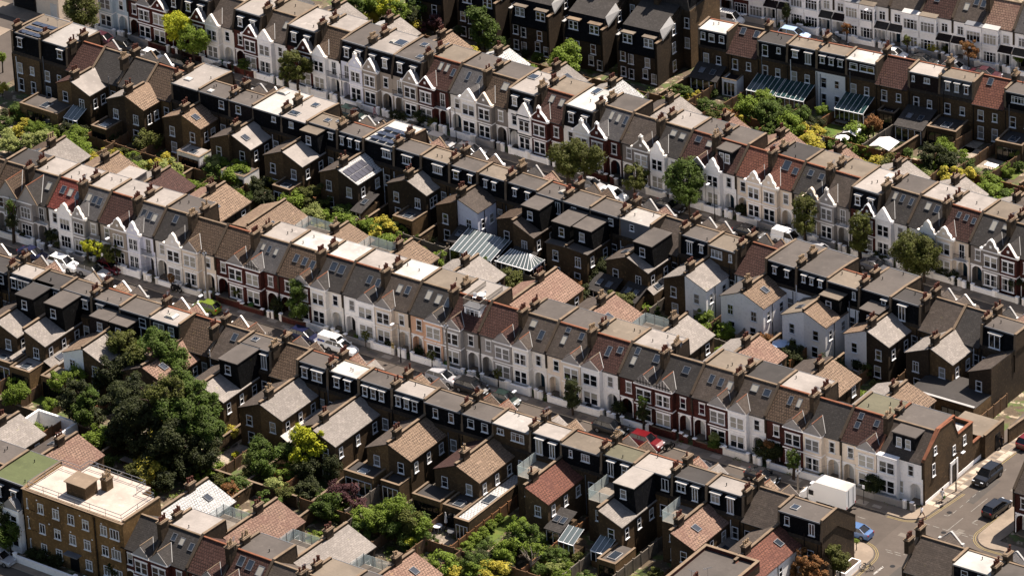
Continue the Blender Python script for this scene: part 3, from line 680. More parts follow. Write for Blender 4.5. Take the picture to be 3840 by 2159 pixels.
M_S = [A(wall='offwhite', rm='tile_brown', gab='d', glaz='s2b'),
 B(wall='grey_wall', rm='tile_brown', gab='b', glaz='a', om='slate_light', rr='f', rf='felt_dark'),
 A(wall='grey_wall', rm='slate_dark', gab='b', glaz='a', bal=True, rr='f', rf='felt_light', om='tile_light', sk=((.75,.6),)),
 B(wall='white', rm='tile_red', gab='d', glaz='a', rr='f', rf='felt_light', om='tile_light', sk=((.28,.62),(.55,.6),(.82,.56))),
 A(wall='grey_wall', rm='slate_grey', gab='d', glaz='a', rr='f', rf='felt_light', pod=(3.4,'slate_light'), om='slate_light', sk=s3b),
 B(wall='beige', rm='tile_maroon', gab='d', glaz='a', rr='f', rf='felt_light', om='tile_maroon'),
 A(wall='lilac', rm='slate_grey', gab='d', glaz='s2b', bal=True, rr='f', rf='felt_light', om='tile_pink', sk=s3b),
 B(wall='offwhite', rm='slate_dark', gab='d', rr='f', rf='felt_grey', om='tile_light', sk=((.4,.72),)),
 A(wall='cream', rm='tile_brown', rr='s', om='tile_light', och=0),
 B(wall='brick_red', rm='tile_brown', rr='s', om='tile_light', och=0),
 A(wall='brick_red', rm='slate_grey', rr='f', rf='felt_light', om='terrace', oz=(6.2,6.2), oe=12.5, tud=True, sk=((.25,.66,.55,1),(.45,.64,.55,1),(.68,.62,.55,1)), cat='house'),
 B(wall='brick_red', rm='tile_brown', rr='f', rf='felt_white', om='tile_light', oz=(4.8,6.2), sk=((.3,.6),(.55,.58),(.78,.55))),
 A(wall='offwhite', rm='slate_dark', rr='f', rf='felt_white', om='terrace', oz=(6.2,6.2), oe=12, sk=((.4,.68,1,1.3),(.68,.66,1,1.3))),
 B(wall='white', rm='slate_dark', rr='f', rf='felt_light', om='tile_light', oz=(4.9,6.4), sk=((.55,.6),(.8,.58))),
 A(wall='cream', rm='slate_brown', rr='f', rf='felt_white', om='slate_light', sk=((.45,.6),(.7,.62))),
 B(wall='pink_wall', rm='slate_dark', rr='f', rf='felt_sand', om='slate_light', sk=((.3,.66,.8,1.3),(.58,.62,.8,1.3),(.85,.6,.8,1.3))),
 dict(bay='a', od='b', ch=2, wall='grey_wall', rm='tile_maroon', rr='f', rf='felt_light', om='tile_pink', oz=(4.8,6.4), extra=roof_deck),
 B(wall='grey_wall', rm='tile_maroon', rr='s', om='tile_pink', oe=17.6),
 A(wall='offwhite', rm='slate_brown', rr='f', rf='felt_grey', om='slate_brown', sk=((.3,.72,.9,1),(.66,.45,.8,1.3))),
 B(wall='cream', rm='slate_brown', rr='f', rf='felt_grey', om='tile_pink', sk=((.3,.82,.7,.7),(.3,.5,.7,1.2),(.68,.75,.7,1))),
 A(wall='white', rm='tile_maroon', rr='f', rf='felt_sand', om='terrace', oz=(6.2,6.2), oe=12.5, sk=((.5,.55,.7,1.4),(.78,.68,.8,.9))),
 B(wall='brick_red', rm='slate_dark', tud=True, rr='f', rf='felt_light', om='slate_light', sk=((.22,.8,.7,1),(.22,.5,.7,1.2),(.75,.74,.95,1.1))),
 A(wall='brick_red', rm='slate_dark', tud=True, rr='s', om='slate_light', sk=((.6,.66,1,1),)),
 B(wall='brick_red', rm='slate_brown', rr='f', rf='felt_sand', om='tile_pink', sk=s3),
 A(wall='white', rm='slate_brown', rr='f', rf='felt_dark', om='slate_brown', sk=((.42,.72,1,1),(.78,.68,1,1))),
 B(wall='brick_red', rm='tile_brown', rr='f', rf='felt_light', om='tile_light', oz=(4.9,6.5), sk=((.4,.66,.6,1.2),(.62,.66,.6,1.2))),
 A(wall='cream', rm='slate_dark', rr='s', om='slate_light', oz=(4.9,6.5)),
 B(wall='cream', rm='tile_maroon', rr='f', rf='felt_moss', om='tile_light', oz=(4.9,6.3), sk=((.25,.8,.7,.9),(.25,.52,.7,.9),(.68,.72,.7,.9))),
 dict(bay='a', od=None, ch=2, wall='white', rm='slate_brown', ft='b', rr='f', rf='felt_grey', glaz='s2', gab='x', pots=4, cop='ridge_red')]
run(ROWM, M_B, M_S, place='middle terrace', view='front')
ROWM.prev = None
run(ROWM, [87.6, 93.0, 98.6], [dict(bay='b', wall='brick_red', rm='slate_brown', trim='white', label='red brick corner house across the side road at the right edge'), dict(bay='a', wall='brick_red', rm='slate_brown', label='red brick house next to the corner house, cut by the right edge')], view='front')
# ---- near side of the same street, seen from behind
N_B = [-63,-58.3,-53.6,-49,-44.8,-40.2,-35.3,-30.6,-25.7,-21,-16.2,-11.6,-6.6,-2.4,2.3,7.1,12.2,17.2,22.8,27.4,32.9,37.5,43.3,48.1,53.5,58.4,63.6,68.6,74.5]
ROWN = Row('N', -35.75, .005, True, 'houses in the lower terrace seen from behind', D=7.7, E=6.0, Er=6.1, RY=3.9, RZ=8.85, ct=(3.7, 6.3), defaults=dict(gab='g', oe=15.2, oz=(5.3, 6.7), door=False, rc='slate_black'))
def a_(**k): return dict(od='a', bay='b', **k)
def b_(**k): return dict(od='b', bay='a', ch=2, **k)
d3 = ((.2,.72,1.3,'s'),(.45,.72,1.3,'s'),(.7,.72,1.3,'s'))
def exf(w, z=2.7, t1=18.0, m='felt_grey', em='brick_yellow', u0=.1): return ('f', u0, w-.1, 15.1, t1, z, em, m)
def exs(u0, u1, t1=15.6, m='slate_light'): return ('s', u0, u1, 7.7, t1, 2.5, 'brick_brown', m)
rnd.seed(5)
N_S = [a_(rf='felt_grey', rr='m', om='slate_light'), b_(rf='felt_dark', rr='f', om='slate_brown', pod=(3,'black_clad')), a_(rf='felt_dark', rr='f', om='slate_brown', pod=(3,'black_clad')),
 b_(rf='felt_light', rr='m', rw=d3, om='slate_brown', ex=[exf(4.2, t1=17.2)]),
 a_(rf='felt_dark', rr='f', pod=(3.8,'black_clad',8.7), om='slate_light', rw=((.82,.9,1.9,'f2'),), ex=[exf(4.4,t1=18,em='brick_yellow'), exs(3.4,4.4,t1=17)]),
 a_(rf='felt_grey', rr='m', pod=(3.6,'black_clad',8.6), om='slate_light', rw=((.8,.8,1.1,'s'),), ex=[('f',.1,3.3,15.1,18.6,2.7,'brick_yellow','felt_light'), exs(3.3,4.8)]),
 b_(rf='felt_grey', rr='m', pod=(2.4,'maroon_clad',7.9), om='tile_light', owm='white', rw=((.3,.9,1.2,'s'),), ex=[exf(4.6,t1=18.4,m='felt_sand')]),
 a_(rf='felt_grey', rr='f', pod=(2.4,'black_clad',7.9), om='slate_light', rw=((.75,1.1,1.3,'s'),)),
 dict(od='b', bay='a', ch=1, pots=4, rf='felt_light', rr='f', om='slate_brown', lh=((.5,.55,1.5,1.3),), rw=((.3,1.7,1.9,'f2'),(.72,.9,1.2,'s'))),
 a_(rm='tile_brown', rrm='tile_brown', rr='s', om='tile_pink'),
 b_(rm='tile_brown', rrm='slate_brown', rr='s', om='slate_brown', lh=((.5,.7),)),
 a_(rf='felt_grey', rr='m', pod=(4.2,'black_clad',8.7), om='slate_light', rw=((.8,.85,1.9,'f2'),), lh=((.25,.5,.9,.9),)),
 b_(rm='tile_brown', rrm='tile_brown', rr='s', om='slate_brown'),
 a_(rf='felt_grey', rr='m', om='slate_light', rw=((.25,.85,1.3,'s'),(.66,1.5,1.3,'s2')), ex=[exs(3.3,4.6,m='metal_seam')]),
 b_(rf='felt_white', rr='m', rw=((.3,.8,1.3,'s'),(.65,.8,1.3,'s')), om='slate_brown'),
 a_(rf='felt_grey', rr='m', rw=d3, om='slate_light', oe=17),
 b_(rf='felt_light', rr='m', rw=d3, om='slate_brown', ex=[exf(4.6,t1=18,m='felt_dark')]),
 a_(rf='felt_grey', rr='f', rw=((.3,.75,1.3,'c1'),(.72,.75,1.3,'c1')), om='tile_light', ex=[('f',.4,3.2,15.1,17.6,2.6,'brick_brown','felt_dark')]),
 b_(rf='felt_grey', rr='f', rw=((.3,.95,1.2,'c1'),(.75,.95,1.2,'c1')), om='tile_maroon', ex=[exf(4.4,t1=18.4,m='felt_dark',em='brick_yellow')]),
 a_(rf='metal_seam', rr='f', rc='brick_brown', rw=((.22,1.0,.8,'c2'),(.68,1.9,1.15,'c3')), om='tile_light', ex=[('f',.2,3.2,15.1,18.6,2.7,'brick_brown','felt_dark'), ('f',3.2,5.4,8.0,20.5,2.7,'brick_brown','roof_white')]),
 b_(rf='felt_light', rr='m', rw=((.3,1.0,2.0,'f2',6.35),(.72,.8,1.9,'f2',6.35)), om='terrace', oz=(5.6,5.6), oe=12.0),
 a_(rf='felt_sand', rr='f', rw=((.25,.5,1.0,'c1'),(.62,1.2,1.0,'c3')), om='tile_orange', owm='brick_brown', ex=[('t',3.3,5.6,12.5,16,2.4)]),
 b_(rf='felt_moss', rr='m', rw=((.3,.8,1.9,'f2',6.35),(.72,.8,1.2,'s')), om='terrace', oz=(5.7,5.7), oe=12.4, ex=[('g',.4,2.6,15.1,17.4,2.2)]),
 a_(rf='felt_light', rr='f', pod=(4.6,'slate_black',8.72), rw=((.83,1.0,1.6,'f2'),), om='slate_light', ex=[('g',.3,2.4,15.1,17.4,2.3), ('f',2.6,5.2,15.1,19.5,2.6,'brick_yellow','felt_grey')]),
 b_(rf='felt_dark', rr='m', rw=((.28,1.2,1.1,'c2'),(.68,.8,1.8,'f2')), om='terrace', oz=(5.6,5.6), oe=12.0),
 a_(rf='felt_light', rr='m', rw=((.25,1.2,1.2,'c2'),(.66,.9,2.0,'f2')), om='tile_pink', sk=(), ex=[exs(3.4,5.1)]),
 b_(rm='slate_brown', rrm='slate_brown', rr='s', om='slate_brown', owm='brick_dark'),
 dict(od='a', bay=None, rf='felt_grey', rr='f', rw=((.2,.7,1.2,'c1'),(.78,.8,1.6,'f2')), om='tile_orange', owm='white', oe=17, lh=((.25,.6,1,1),))]
for i, s in enumerate(N_S):
    s.setdefault('rm', ('tile_light', 'slate_brown', 'tile_brown', 'tile_pink', 'slate_light')[i % 5])
    s.setdefault('wall', 'white')
    if i < 22: s['gab'] = 'p' if i < 10 else 'g'
run(ROWN, N_B, N_S, place='lower terrace', view='rear')
ROWN.prev = None
run(ROWN, [85.9, 92.4, 97.6, 103], [b_(rm='slate_brown', rrm='slate_brown', rr='s', om='slate_brown', gab='p'), a_(rf='felt_white', rr='f', om='slate_brown', gab='p'), b_(rf='felt_grey', rr='f', om='slate_brown', gab='p')], place='bottom right corner block', view='rear')
# ---- far side of the upper street
T_B = [-97.4,-92.4,-87.3,-82.2,-77.3,-72.6,-67.7,-62.9,-57.8,-53.3,-48.8,-44,-39,-34,-28.8,-24,-19.4,-14.5,-9.6,-4.8,.4,5,9.5,14,18.6,23.2,27.8,32.2,36.6,41.3,46,50.8,55.8,60.6,65.4]
ROWT = Row('T', 33.1, -.027, False, 'houses in the upper terrace facing the street', D=7.85, E=5.95, ct=(2.1, 4.8), defaults=dict(ow=3.6, oz=(5.3, 6.9), oe=13.8, gab='p'))
def C(**k): return dict(bay='b', od='a', **k)
def D_(**k): return dict(bay='a', od='b', ch=2, **k)
rnd.seed(23)
T_S = [D_(wall='blue_wall', rm='slate_grey'), C(wall='brick_red', rm='tile_brown', gab='g'), D_(wall='brick_red', rm='tile_brown', ft='m', rf='felt_grey', rr='m'), C(wall='brick_red', ft='m', rf='felt_light', rr='m'),
 D_(wall='offwhite', rm='slate_brown', rr='f', rf='felt_light'), C(wall='brick_red', ft='m', rr='m', rf='felt_light'), D_(wall='white', rm='slate_brown', rr='f', rf='felt_sand', sk=((.7,.6),)), C(wall='brick_red', ft='m', rr='m', rf='felt_light', om='slate_light'),
 D_(wall='white', rm='tile_brown', rr='f', rf='felt_light', bal=True, om='roof_white'), C(wall='lilac', ft='m', rr='m', rf='felt_grey', gab='h', bal=True, om='slate_light'),
 D_(wall='beige', ft='m', rr='m', rf='felt_light', lh=((.7,.55,1.6,1.6),(.45,.5,.8,.8)), om='slate_brown'), C(wall='beige', ft='m', rr='m', rf='felt_grey', lh=((.35,.75,1,1),(.72,.2,1,1)), om='tile_light', bal=True),
 D_(wall='brick_red', rm='tile_maroon', rr='f', rf='felt_sand', sk=((.38,.72,.6,1.2),(.6,.72,.6,1.2),(.85,.62,.6,1.2)), om='roof_white', bal=True), C(wall='offwhite', rm='slate_grey', rr='f', rf='felt_grey', sk=((.35,.66,.6,1.3),(.72,.64,.6,1.3)), om='roof_white'),
 D_(wall='taupe', rm='tile_brown', rr='f', rf='felt_grey', sk=((.62,.66,1,1.2),), om='tile_light'), C(wall='white', ft='m', rr='m', rf='felt_light', lh=((.2,.7,1.3,1.3),), om='slate_light', trim='black_paint'),
 D_(wall='brick_red', rm='tile_maroon', gab='h', rr='f', rf='felt_sand', sk=((.3,.7),(.65,.66)), om='slate_light'), C(wall='offwhite', ft='m', gab='h', rr='m', rf='felt_white', lh=((.3,.85,1,1.6),), om='roof_white'),
 D_(wall='brick_red', rm='slate_grey', gab='h', rr='f', rf='felt_grey', sk=((.35,.72,.6,1.3),(.6,.7,.6,1.3),(.85,.68,.6,1.3)), om='slate_brown'), C(wall='taupe', rm='slate_brown', gab='h', rr='s', rf='felt_grey', om='slate_light'),
 D_(wall='white', rm='slate_dark', gab='d', rr='f', rf='felt_light', sk=((.42,.72,.9,.9),(.75,.7,.9,.9)), om='tile_red'), C(wall='white', rm='tile_maroon', rr='f', gab='g', lead=True, rf='felt_grey', sk=((.3,.75,.9,.9),(.72,.7,.9,.9)), om='tile_pink'),
 D_(wall='white', rm='tile_maroon', ft='b', rr='f', rf='felt_grey', om='tile_pink', gab='d'), C(wall='cream', rm='tile_orange', rr='s', gab='d', om='tile_pink'),
 D_(wall='cream', rm='tile_orange', rr='f', rf='felt_dark', gab='d', sk=((.45,.72,1.1,1.4),(.8,.62,.8,1)), om='tile_pink'), C(wall='beige', rm='slate_dark', gab='d', rr='f', rf='felt_sand', sk=((.3,.7,.8,.9),(.68,.68,.8,.9)), om='tile_pink'),
 D_(wall='grey_wall', rm='slate_brown', rr='f', gab='h', rf='felt_sand', om='slate_light', bal=True), C(wall='brick_red', ft='m', rr='m', gab='d', rf='felt_light', lh=((.6,.8,1,1.2),), om='slate_light'),
 D_(wall='white', rm='slate_dark', rr='f', gab='p', rf='felt_grey', sk=((.25,.75,.6,1.1),(.5,.73,.6,1.1),(.8,.7,.6,1.1)), om='slate_light'), C(wall='white', rm='slate_dark', gab='d', rr='f', rf='felt_light', sk=((.35,.72,.8,1.1),(.65,.7,.8,1.1)), om='slate_light'),
 D_(wall='cream', rm='tile_maroon', gab='d', rr='f', rf='felt_light', sk=((.35,.72,.6,.9),(.6,.7,.6,.9),(.85,.66,.6,.9)), om='slate_light', bal=True), C(wall='taupe', rm='slate_dark', gab='d', rr='f', rf='felt_sand', sk=((.45,.7,.8,1.5),(.8,.75,.9,.7)), om='slate_brown'),
 D_(wall='brick_red', rm='slate_dark', gab='p', rr='f', rf='felt_grey'), C(wall='white', rm='slate_grey', gab='p', rr='f', rf='felt_grey')]
for s_ in T_S[20:26]: s_['oe'] = 12.7
run(ROWT, T_B, T_S, place='upper terrace', view='front')
# ---- near side of the upper street, seen from behind
U_B = [-94.8,-89.6,-84.6,-80.3,-75,-70.6,-65.3,-60.4,-55.1,-50.9,-45.9,-41.4,-36.2,-31.7,-26.5,-21.9,-17.1,-12.4,-7.7,-2.5,1.8,6.2,11,15.9,20.5,25.1,29.4,34,38.7,43.5,48.3,53,57.5,62.2,66.6,71.5]
ROWU = Row('U', 17.9, -.03, True, 'houses in the second terrace from the top seen from behind', D=8.1, E=6.0, Er=6.1, RY=4.2, RZ=8.85, ct=(3.9, 6.4), defaults=dict(gab='p', oe=13.2, oz=(5.5, 6.9), door=False, rc='slate_black'))
rnd.seed(31)
def solar(P, L):
    b = MB(); w = L['w']
    for r in range(3):
        for c in range(3): b.slab([(.6+c*1.35, 3.0+r*1.5, 9.05), (1.85+c*1.35, 3.0+r*1.5, 9.05), (1.85+c*1.35, 4.1+r*1.5, 9.2), (.6+c*1.35, 4.1+r*1.5, 9.2)], .05, 'solar')
    b.build('solar_panels', P)
def solar_out(P, L):
    b = MB(); U = L['xl']; ow = L['ow']; D = L['D']; ez, az = L['oz']
    for r in range(2):
        for c in range(5):
            t0 = D+1.0+c*.85; u0 = .75+r*1.15; z = lambda u: az-(az-ez)*u/ow+.1
            b.slab([(U(u0), t0, z(u0)), (U(u0+1.05), t0, z(u0+1.05)), (U(u0+1.05), t0+.78, z(u0+1.05)), (U(u0), t0+.78, z(u0))], .04, 'solar')
    b.build('solar_panels', P)
w2 = ((.28,.8,1.2,'s'),(.7,.8,1.2,'s'))
U_S = [dict(od=None, bay=None, ft='m', rr='m', rf='felt_sand', rw=((.28,.8,1.3,'s'),), extra=solar, ch=3, high=.2), dict(od=None, bay=None, ft='m', rr='m', rf='metal_seam', rw=((.75,.9,1.3,'s'),), ch=3, high=.2),
 dict(od='b', bay='a', ch=2, rm='tile_maroon', rrm='tile_maroon', rr='s', om='tile_maroon', oz=(5.6,7), oe=11.3, ex=[('f',-3.0,4.0,10.9,15,2.6,'brick_yellow','felt_grey')]),
 a_(rm='slate_dark', rrm='slate_dark', rr='s', om='felt_light', oz=(5.6,7.0), oe=12.0, ex=[('g',.2,2.6,12,14.2,2.3)]),
 b_(rm='slate_dark', rrm='slate_dark', rr='s', om='slate_light', oz=(5.8,7.2), oe=11.8, ex=[('f',.8,3.6,11.8,15.2,2.7,'brick_brown','felt_dark')]),
 a_(rm='tile_brown', rrm='tile_brown', rr='s', om='tile_light', oz=(5.8,7.2), oe=11.8),
 dict(od='b', bay='a', ch=2, ft='m', rr='f', rf='felt_light', rw=(), lh=((.3,.72,1.1,.9),), om='tile_light', oz=(5.6,6.9), oe=11.8),
 a_(rr='f', rf='felt_grey', om='tile_light', oz=(5.6,6.9), oe=11.8, rw=((.75,.9,1.2,'s'),), lh=((.3,.8,.8,.8),), ex=[('f',1.2,5.2,11.8,14.6,2.5,'white','felt_light')]),
 b_(rr='f', rf='felt_grey', rc='maroon_clad', om='slate_brown', rw=((.4,.9,1.2,'s'),)),
 dict(od='a', bay='b', ft='m', rr='f', rf='felt_white', lh=((.2,.2,1.6,1),), rw=((.75,.7,.8,'c1'),), om='felt_light', oz=(5.3,6.7), oe=12.6, ex=[('f',.5,4.6,12.6,15.8,2.4,'white','felt_grey')]),
 dict(od='b', bay='a', ch=2, ft='m', rr='f', rf='felt_light', lh=((.5,.3,1,1),(.3,.8,1.6,1.1)), rw=((.4,.8,.9,'c1'),), om='slate_brown'),
 a_(rr='m', rf='felt_sand', pod=(1.6,'slate_black',8.4), om='felt_light', lh=((.4,.5,.9,.9),(.7,.3,.8,.8)), rw=((.8,.7,.8,'s'),), ex=[('f',.2,3.2,13.2,16,2.7,'brick_brown','felt_dark')]),
 b_(rr='m', rf='felt_grey', om='slate_brown', rw=((.2,.5,1.1,'c1'),(.5,.5,1.1,'c1'),(.8,.5,1.1,'c1'))),
 dict(od='a', bay='b', ft='m', rr='m', rf='felt_white', extra=lambda P, L: (solar(P, L), solar_out(P, L)), om='roof_white', rw=((.78,1.4,1.1,'c3'),), oe=13.4, ex=[('t',3.3,5,11,15,2.3)]),
 b_(rr='m', rf='felt_grey', rw=((.5,1.4,1.1,'c3'),), om='slate_brown', oe=11.0),
 a_(rr='m', rf='felt_sand', rw=((.6,1.5,1.1,'c4'),), om='slate_light', oe=11.0, ex=[('f',.1,3.4,11,14.4,2.7,'brick_yellow','felt_grey')]),
 b_(rr='m', rf='felt_grey', rw=((.25,.8,1.1,'s'),(.75,.5,1,'c1')), om='tile_brown', oe=12.6),
 a_(rr='m', rf='felt_sand', rw=((.3,.5,1,'c1'),(.6,.5,1,'c1')), om='slate_brown', owm='lilac', oz=(6.0,7.2), oe=12.2, ex=[('t',.3,3.3,12.2,15,2.3)]),
 b_(rr='m', rf='felt_grey', om='tile_brown', oz=(6.0,7.2), oe=12.2, rw=((.3,.5,1,'c1'),(.7,.5,1,'c1')), ex=[('g',.6,4.2,12.2,15.4,2.3)]),
 a_(rr='f', rf='felt_grey', pod=(3.6,'black_clad',8.5), om='slate_brown', rw=((.8,.8,1.7,'f2'),), lh=((.7,.5,.9,.9),), ex=[('t',.3,4.0,13.2,16,2.3)]),
 b_(rr='f', rf='felt_grey', pod=(4.4,'black_clad',8.0), om='felt_grey', oz=(5.4,5.6), rw=((.4,.8,1.8,'f2'),)),
 a_(rr='f', rf='felt_grey', pod=(4.0,'black_clad',7.9), om='felt_grey', oz=(5.4,5.6), rw=((.7,.8,1.0,'s'),)),
 b_(rr='f', rf='metal_seam', rc='lead', om='slate_brown', rw=((.4,.7,.9,'s'),), ex=[('t',.4,4.2,13.2,16,2.3)]),
 a_(rm='slate_brown', rrm='slate_brown', rr='s', pod=(4.0,'black_clad',8.4), om='slate_light', ex=[('t',.3,3.3,13.2,16,2.3), exs(3.3,4.4,t1=13.4)]),
 b_(rr='m', rf='felt_grey', om='slate_light', rw=((.35,.8,1.7,'f2'),(.75,.5,1,'c1'))),
 a_(rr='f', rf='felt_sand', rc='brick_brown', rw=((.3,1.7,1.1,'c3'),(.8,.5,1.1,'c1')), om='slate_light', owm='white'),
 b_(rm='tile_maroon', rrm='tile_maroon', rr='s', om='felt_grey', owm='white', rwall='white'),
 dict(od='a', bay='b', ft='m', rr='m', rf='felt_grey', rw=((.3,.5,.9,'c1'),(.7,.5,.9,'c1')), om='tile_light', owm='white', rwall='white', high=.1),
 dict(od='b', bay='a', ch=2, buff=True, ft='m', rr='m', rf='felt_grey', rw=((.25,.5,.9,'c1'),(.5,.5,.9,'c1'),(.78,.5,.9,'c1')), om='felt_sand', owm='white', rwall='white', high=.1),
 a_(rr='f', rf='felt_sand', om='tile_light', owm='white', pod=(2.0,'black_clad',7.6), rwall='white', rw=((.85,.5,1.1,'c1'),)),
 dict(od='b', bay='a', ch=2, ft='m', rr='m', rf='felt_grey', om='tile_light', owm='white', pod=(2.4,'black_clad',7.6), rwall='white', rw=((.8,.6,1.1,'s'),)),
 a_(rr='m', rf='felt_dark', om='slate_light', rw=((.4,1.0,2.0,'f2',6.3),)),
 b_(rm='slate_brown', rrm='slate_brown', rr='s', om='slate_light', rwall='brick_brown'),
 a_(rm='slate_dark', rrm='slate_dark', rr='s', om='slate_light', oe=12.8),
 b_(rr='m', rf='felt_grey', om='slate_brown', rw=((.4,1.6,1.9,'f2',6.3),))]
for i, s in enumerate(U_S): s.setdefault('rm', ('tile_brown', 'slate_dark', 'tile_pink', 'slate_brown')[i % 4]); s.setdefault('wall', 'white')
run(ROWU, U_B, U_S, place='second terrace', view='rear')
# ---- top right: rear-facing terrace and the white fronts behind it
R_B = [-12.9,-8.4,-3.6,.9,5.5,10.1,14.7,19.7,24.3,29.4,34.2,39,44]
ROWR = Row('R', 72.3, .088, True, 'houses in the top right terrace seen from behind', D=7.5, E=5.7, Er=5.7, RY=3.9, RZ=8.4, ct=(3.7, 6.2), defaults=dict(gab='n', door=False, rc='slate_black', bay='a'))
rnd.seed(41)
cc = lambda **k: dict(ch=1, pots=5, **k)
R_S = [dict(rr='f', rf='felt_white', rw=((.15,.7,1.1,'c1'),(.45,.9,1.2,'c1'),(.8,.8,1.1,'c1')), ex=[('t',.1,4.4,7.5,10.4,2.3)]),
 dict(rm='tile_pink', rrm='tile_maroon', rr='s', lh=((.25,.8),(.7,.78)), ex=[('f',.3,2.6,7.5,9.6,2.3,'white','maroon_clad')]),
 cc(rr='f', rf='felt_dark', rw=((.25,.9,1.7,'s'),(.72,.6,.9,'c1')), ex=[('g',.1,4.4,7.5,11,2.4)]), dict(rr='m', rf='felt_sand', rw=((.28,.8,1,'s'),(.72,.9,1.6,'f2')), ex=[('g',.1,4.5,7.5,11,2.4)]),
 cc(rr='m', rf='felt_sand', rwall='white', rw=((.2,.7,1,'c1'),(.5,.7,1,'c1'),(.8,.7,1,'c1'))), dict(rr='f', rf='felt_white', rc='maroon_clad', rw=((.25,1.2,1,'c1'),(.7,2.2,1,'c2')), ex=[('g',.1,4.5,7.5,11,2.4)]),
 cc(rm='tile_maroon', rrm='tile_maroon', rr='s', ex=[('f',1.2,3.8,7.5,9.3,2.2,'brick_dark','maroon_clad')]), dict(rr='f', rf='felt_light', rc='maroon_clad', rw=((.15,.4,.9,'c1'),(.6,.9,.8,'c2')), ex=[('t',.1,4.4,7.5,12,2.4)]),
 cc(rr='m', rf='felt_sand', rc='slate_grey', rw=((.25,.6,1.2,'c1'),(.52,.6,1.2,'c1'),(.8,.6,1.2,'c1')), ex=[('f',.2,4.6,7.5,11.5,2.6,'brick_brown','felt_dark')]), dict(rm='tile_orange', rrm='tile_orange', rr='s', lh=((.3,.8),)),
 cc(rr='f', rf='felt_grey', rw=((.4,1.9,1,'c4'),), ex=[('f',.6,4.6,7.5,11.5,2.6,'brick_brown','felt_dark')]), dict(rr='f', rf='felt_grey', rw=w2)]
for s in R_S: s.setdefault('rm', 'tile_maroon')
run(ROWR, R_B, R_S, place='top right brick terrace', view='rear')
W_B = [-26.5,-22,-17.5,-12.9,-8.6,-4.2,.1,4.6,9.5,14.4,19.2,23.8,28.6,33.2,38]
ROWW = Row('W', 87.2, .1, False, 'white fronted houses along the top right', D=8, E=6.0, ct=(2.1, 4.8), defaults=dict(gab='n', glaz='c4', wall='white'))
rnd.seed(43)
W_S = [dict(bay='a', rm='tile_maroon', wall='brick_red', porch='maroon_clad'), dict(bay='b', rm='tile_maroon', wall='brick_red', porch='maroon_clad'), dict(bay='a', rm='tile_maroon', porch='maroon_clad'), dict(bay='b', rm='tile_brown', porch='maroon_clad'), dict(bay='a', rm='tile_maroon', porch='slate_dark', ch=1), dict(bay='b', rm='tile_maroon', porch='maroon_clad'),
 dict(bay='a', rm='slate_brown', porch='slate_dark', ch=1), dict(bay='b', rm='slate_brown', porch='slate_dark'), dict(bay='a', rm='tile_maroon', porch='maroon_clad', ch=1, sk=((.35,.6),)), dict(bay='b', rm='slate_brown', porch='maroon_clad', sk=((.3,.5),(.55,.75),(.78,.72))),
 dict(bay='a', rm='tile_pink', porch='maroon_clad', ch=1), dict(bay='b', rm='slate_grey', porch='slate_dark', sk=((.3,.5),)), dict(bay='a', rm='slate_grey', porch='slate_dark'), dict(bay='b', rm='slate_grey', porch='slate_dark')]
run(ROWW, W_B, W_S, place='white terrace at the top', view='front')
# ---- bottom terrace
D_B = [3.3,8.2,13.4,18.6,24.1,29.4,34.7,40,45.3]
ROWD = Row('D', -85.5, -.028, False, 'houses in the bottom terrace', D=7.85, E=5.9, ct=(2.1, 4.8), defaults=dict(ow=4.1, oe=16.2, oz=(5.2, 6.9), wall='brick_red'))
rnd.seed(47)
D_S = [dict(bay='b', rm='slate_dark', rr='s', om='roof_white', od='a'), dict(bay='a', rm='slate_dark', rr='f', rf='felt_light', om='terrace', oz=(6.1,6.1), oe=12, od='b', ch=2, sk=((.3,.7,.7,1),(.55,.66,.7,1),(.85,.6,.7,1))),
 dict(bay='b', rm='tile_maroon', rr='s', om='tile_pink', od='a', oe=17), dict(bay='a', rm='tile_maroon', rr='f', rf='felt_grey', om='terrace', oz=(6.1,6.1), oe=12, od='b', ch=2, sk=((.25,.7,.9,1.3),(.5,.68,.9,1.3),(.8,.62,.9,1.3))),
 dict(bay='b', rm='slate_brown', rr='s', om='slate_light', od='a', oe=17), dict(bay='a', rm='slate_brown', rr='f', rf='felt_sand', om='terrace', oz=(6.1,6.1), oe=12, od='b', ch=2), dict(bay='b', rm='tile_brown', rr='f', rf='felt_grey', om='tile_pink', od='a'), dict(bay='a', rm='slate_brown', rr='f', rf='felt_grey', om='slate_brown', od='b', ch=2)]
run(ROWD, D_B, D_S, place='bottom terrace', view='front')
ROWD.prev = None
run(ROWD, [-31.8,-27,-22.4,-17.5,-12.3], [dict(bay='a', rr='f', rf='felt_grey', om='slate_brown', od='b'), dict(bay='b', rr='f', rf='felt_grey', om='slate_light', od='a', rm='slate_dark'), dict(bay='a', rr='f', rf='felt_grey', rm='slate_dark', om='slate_brown', od='b', ch=2), dict(bay='b', wall='white', ft='m', rr='f', rf='felt_green', om='tile_pink', od='a', oe=16.2, ch=0)], place='row left of the flats', view='front')
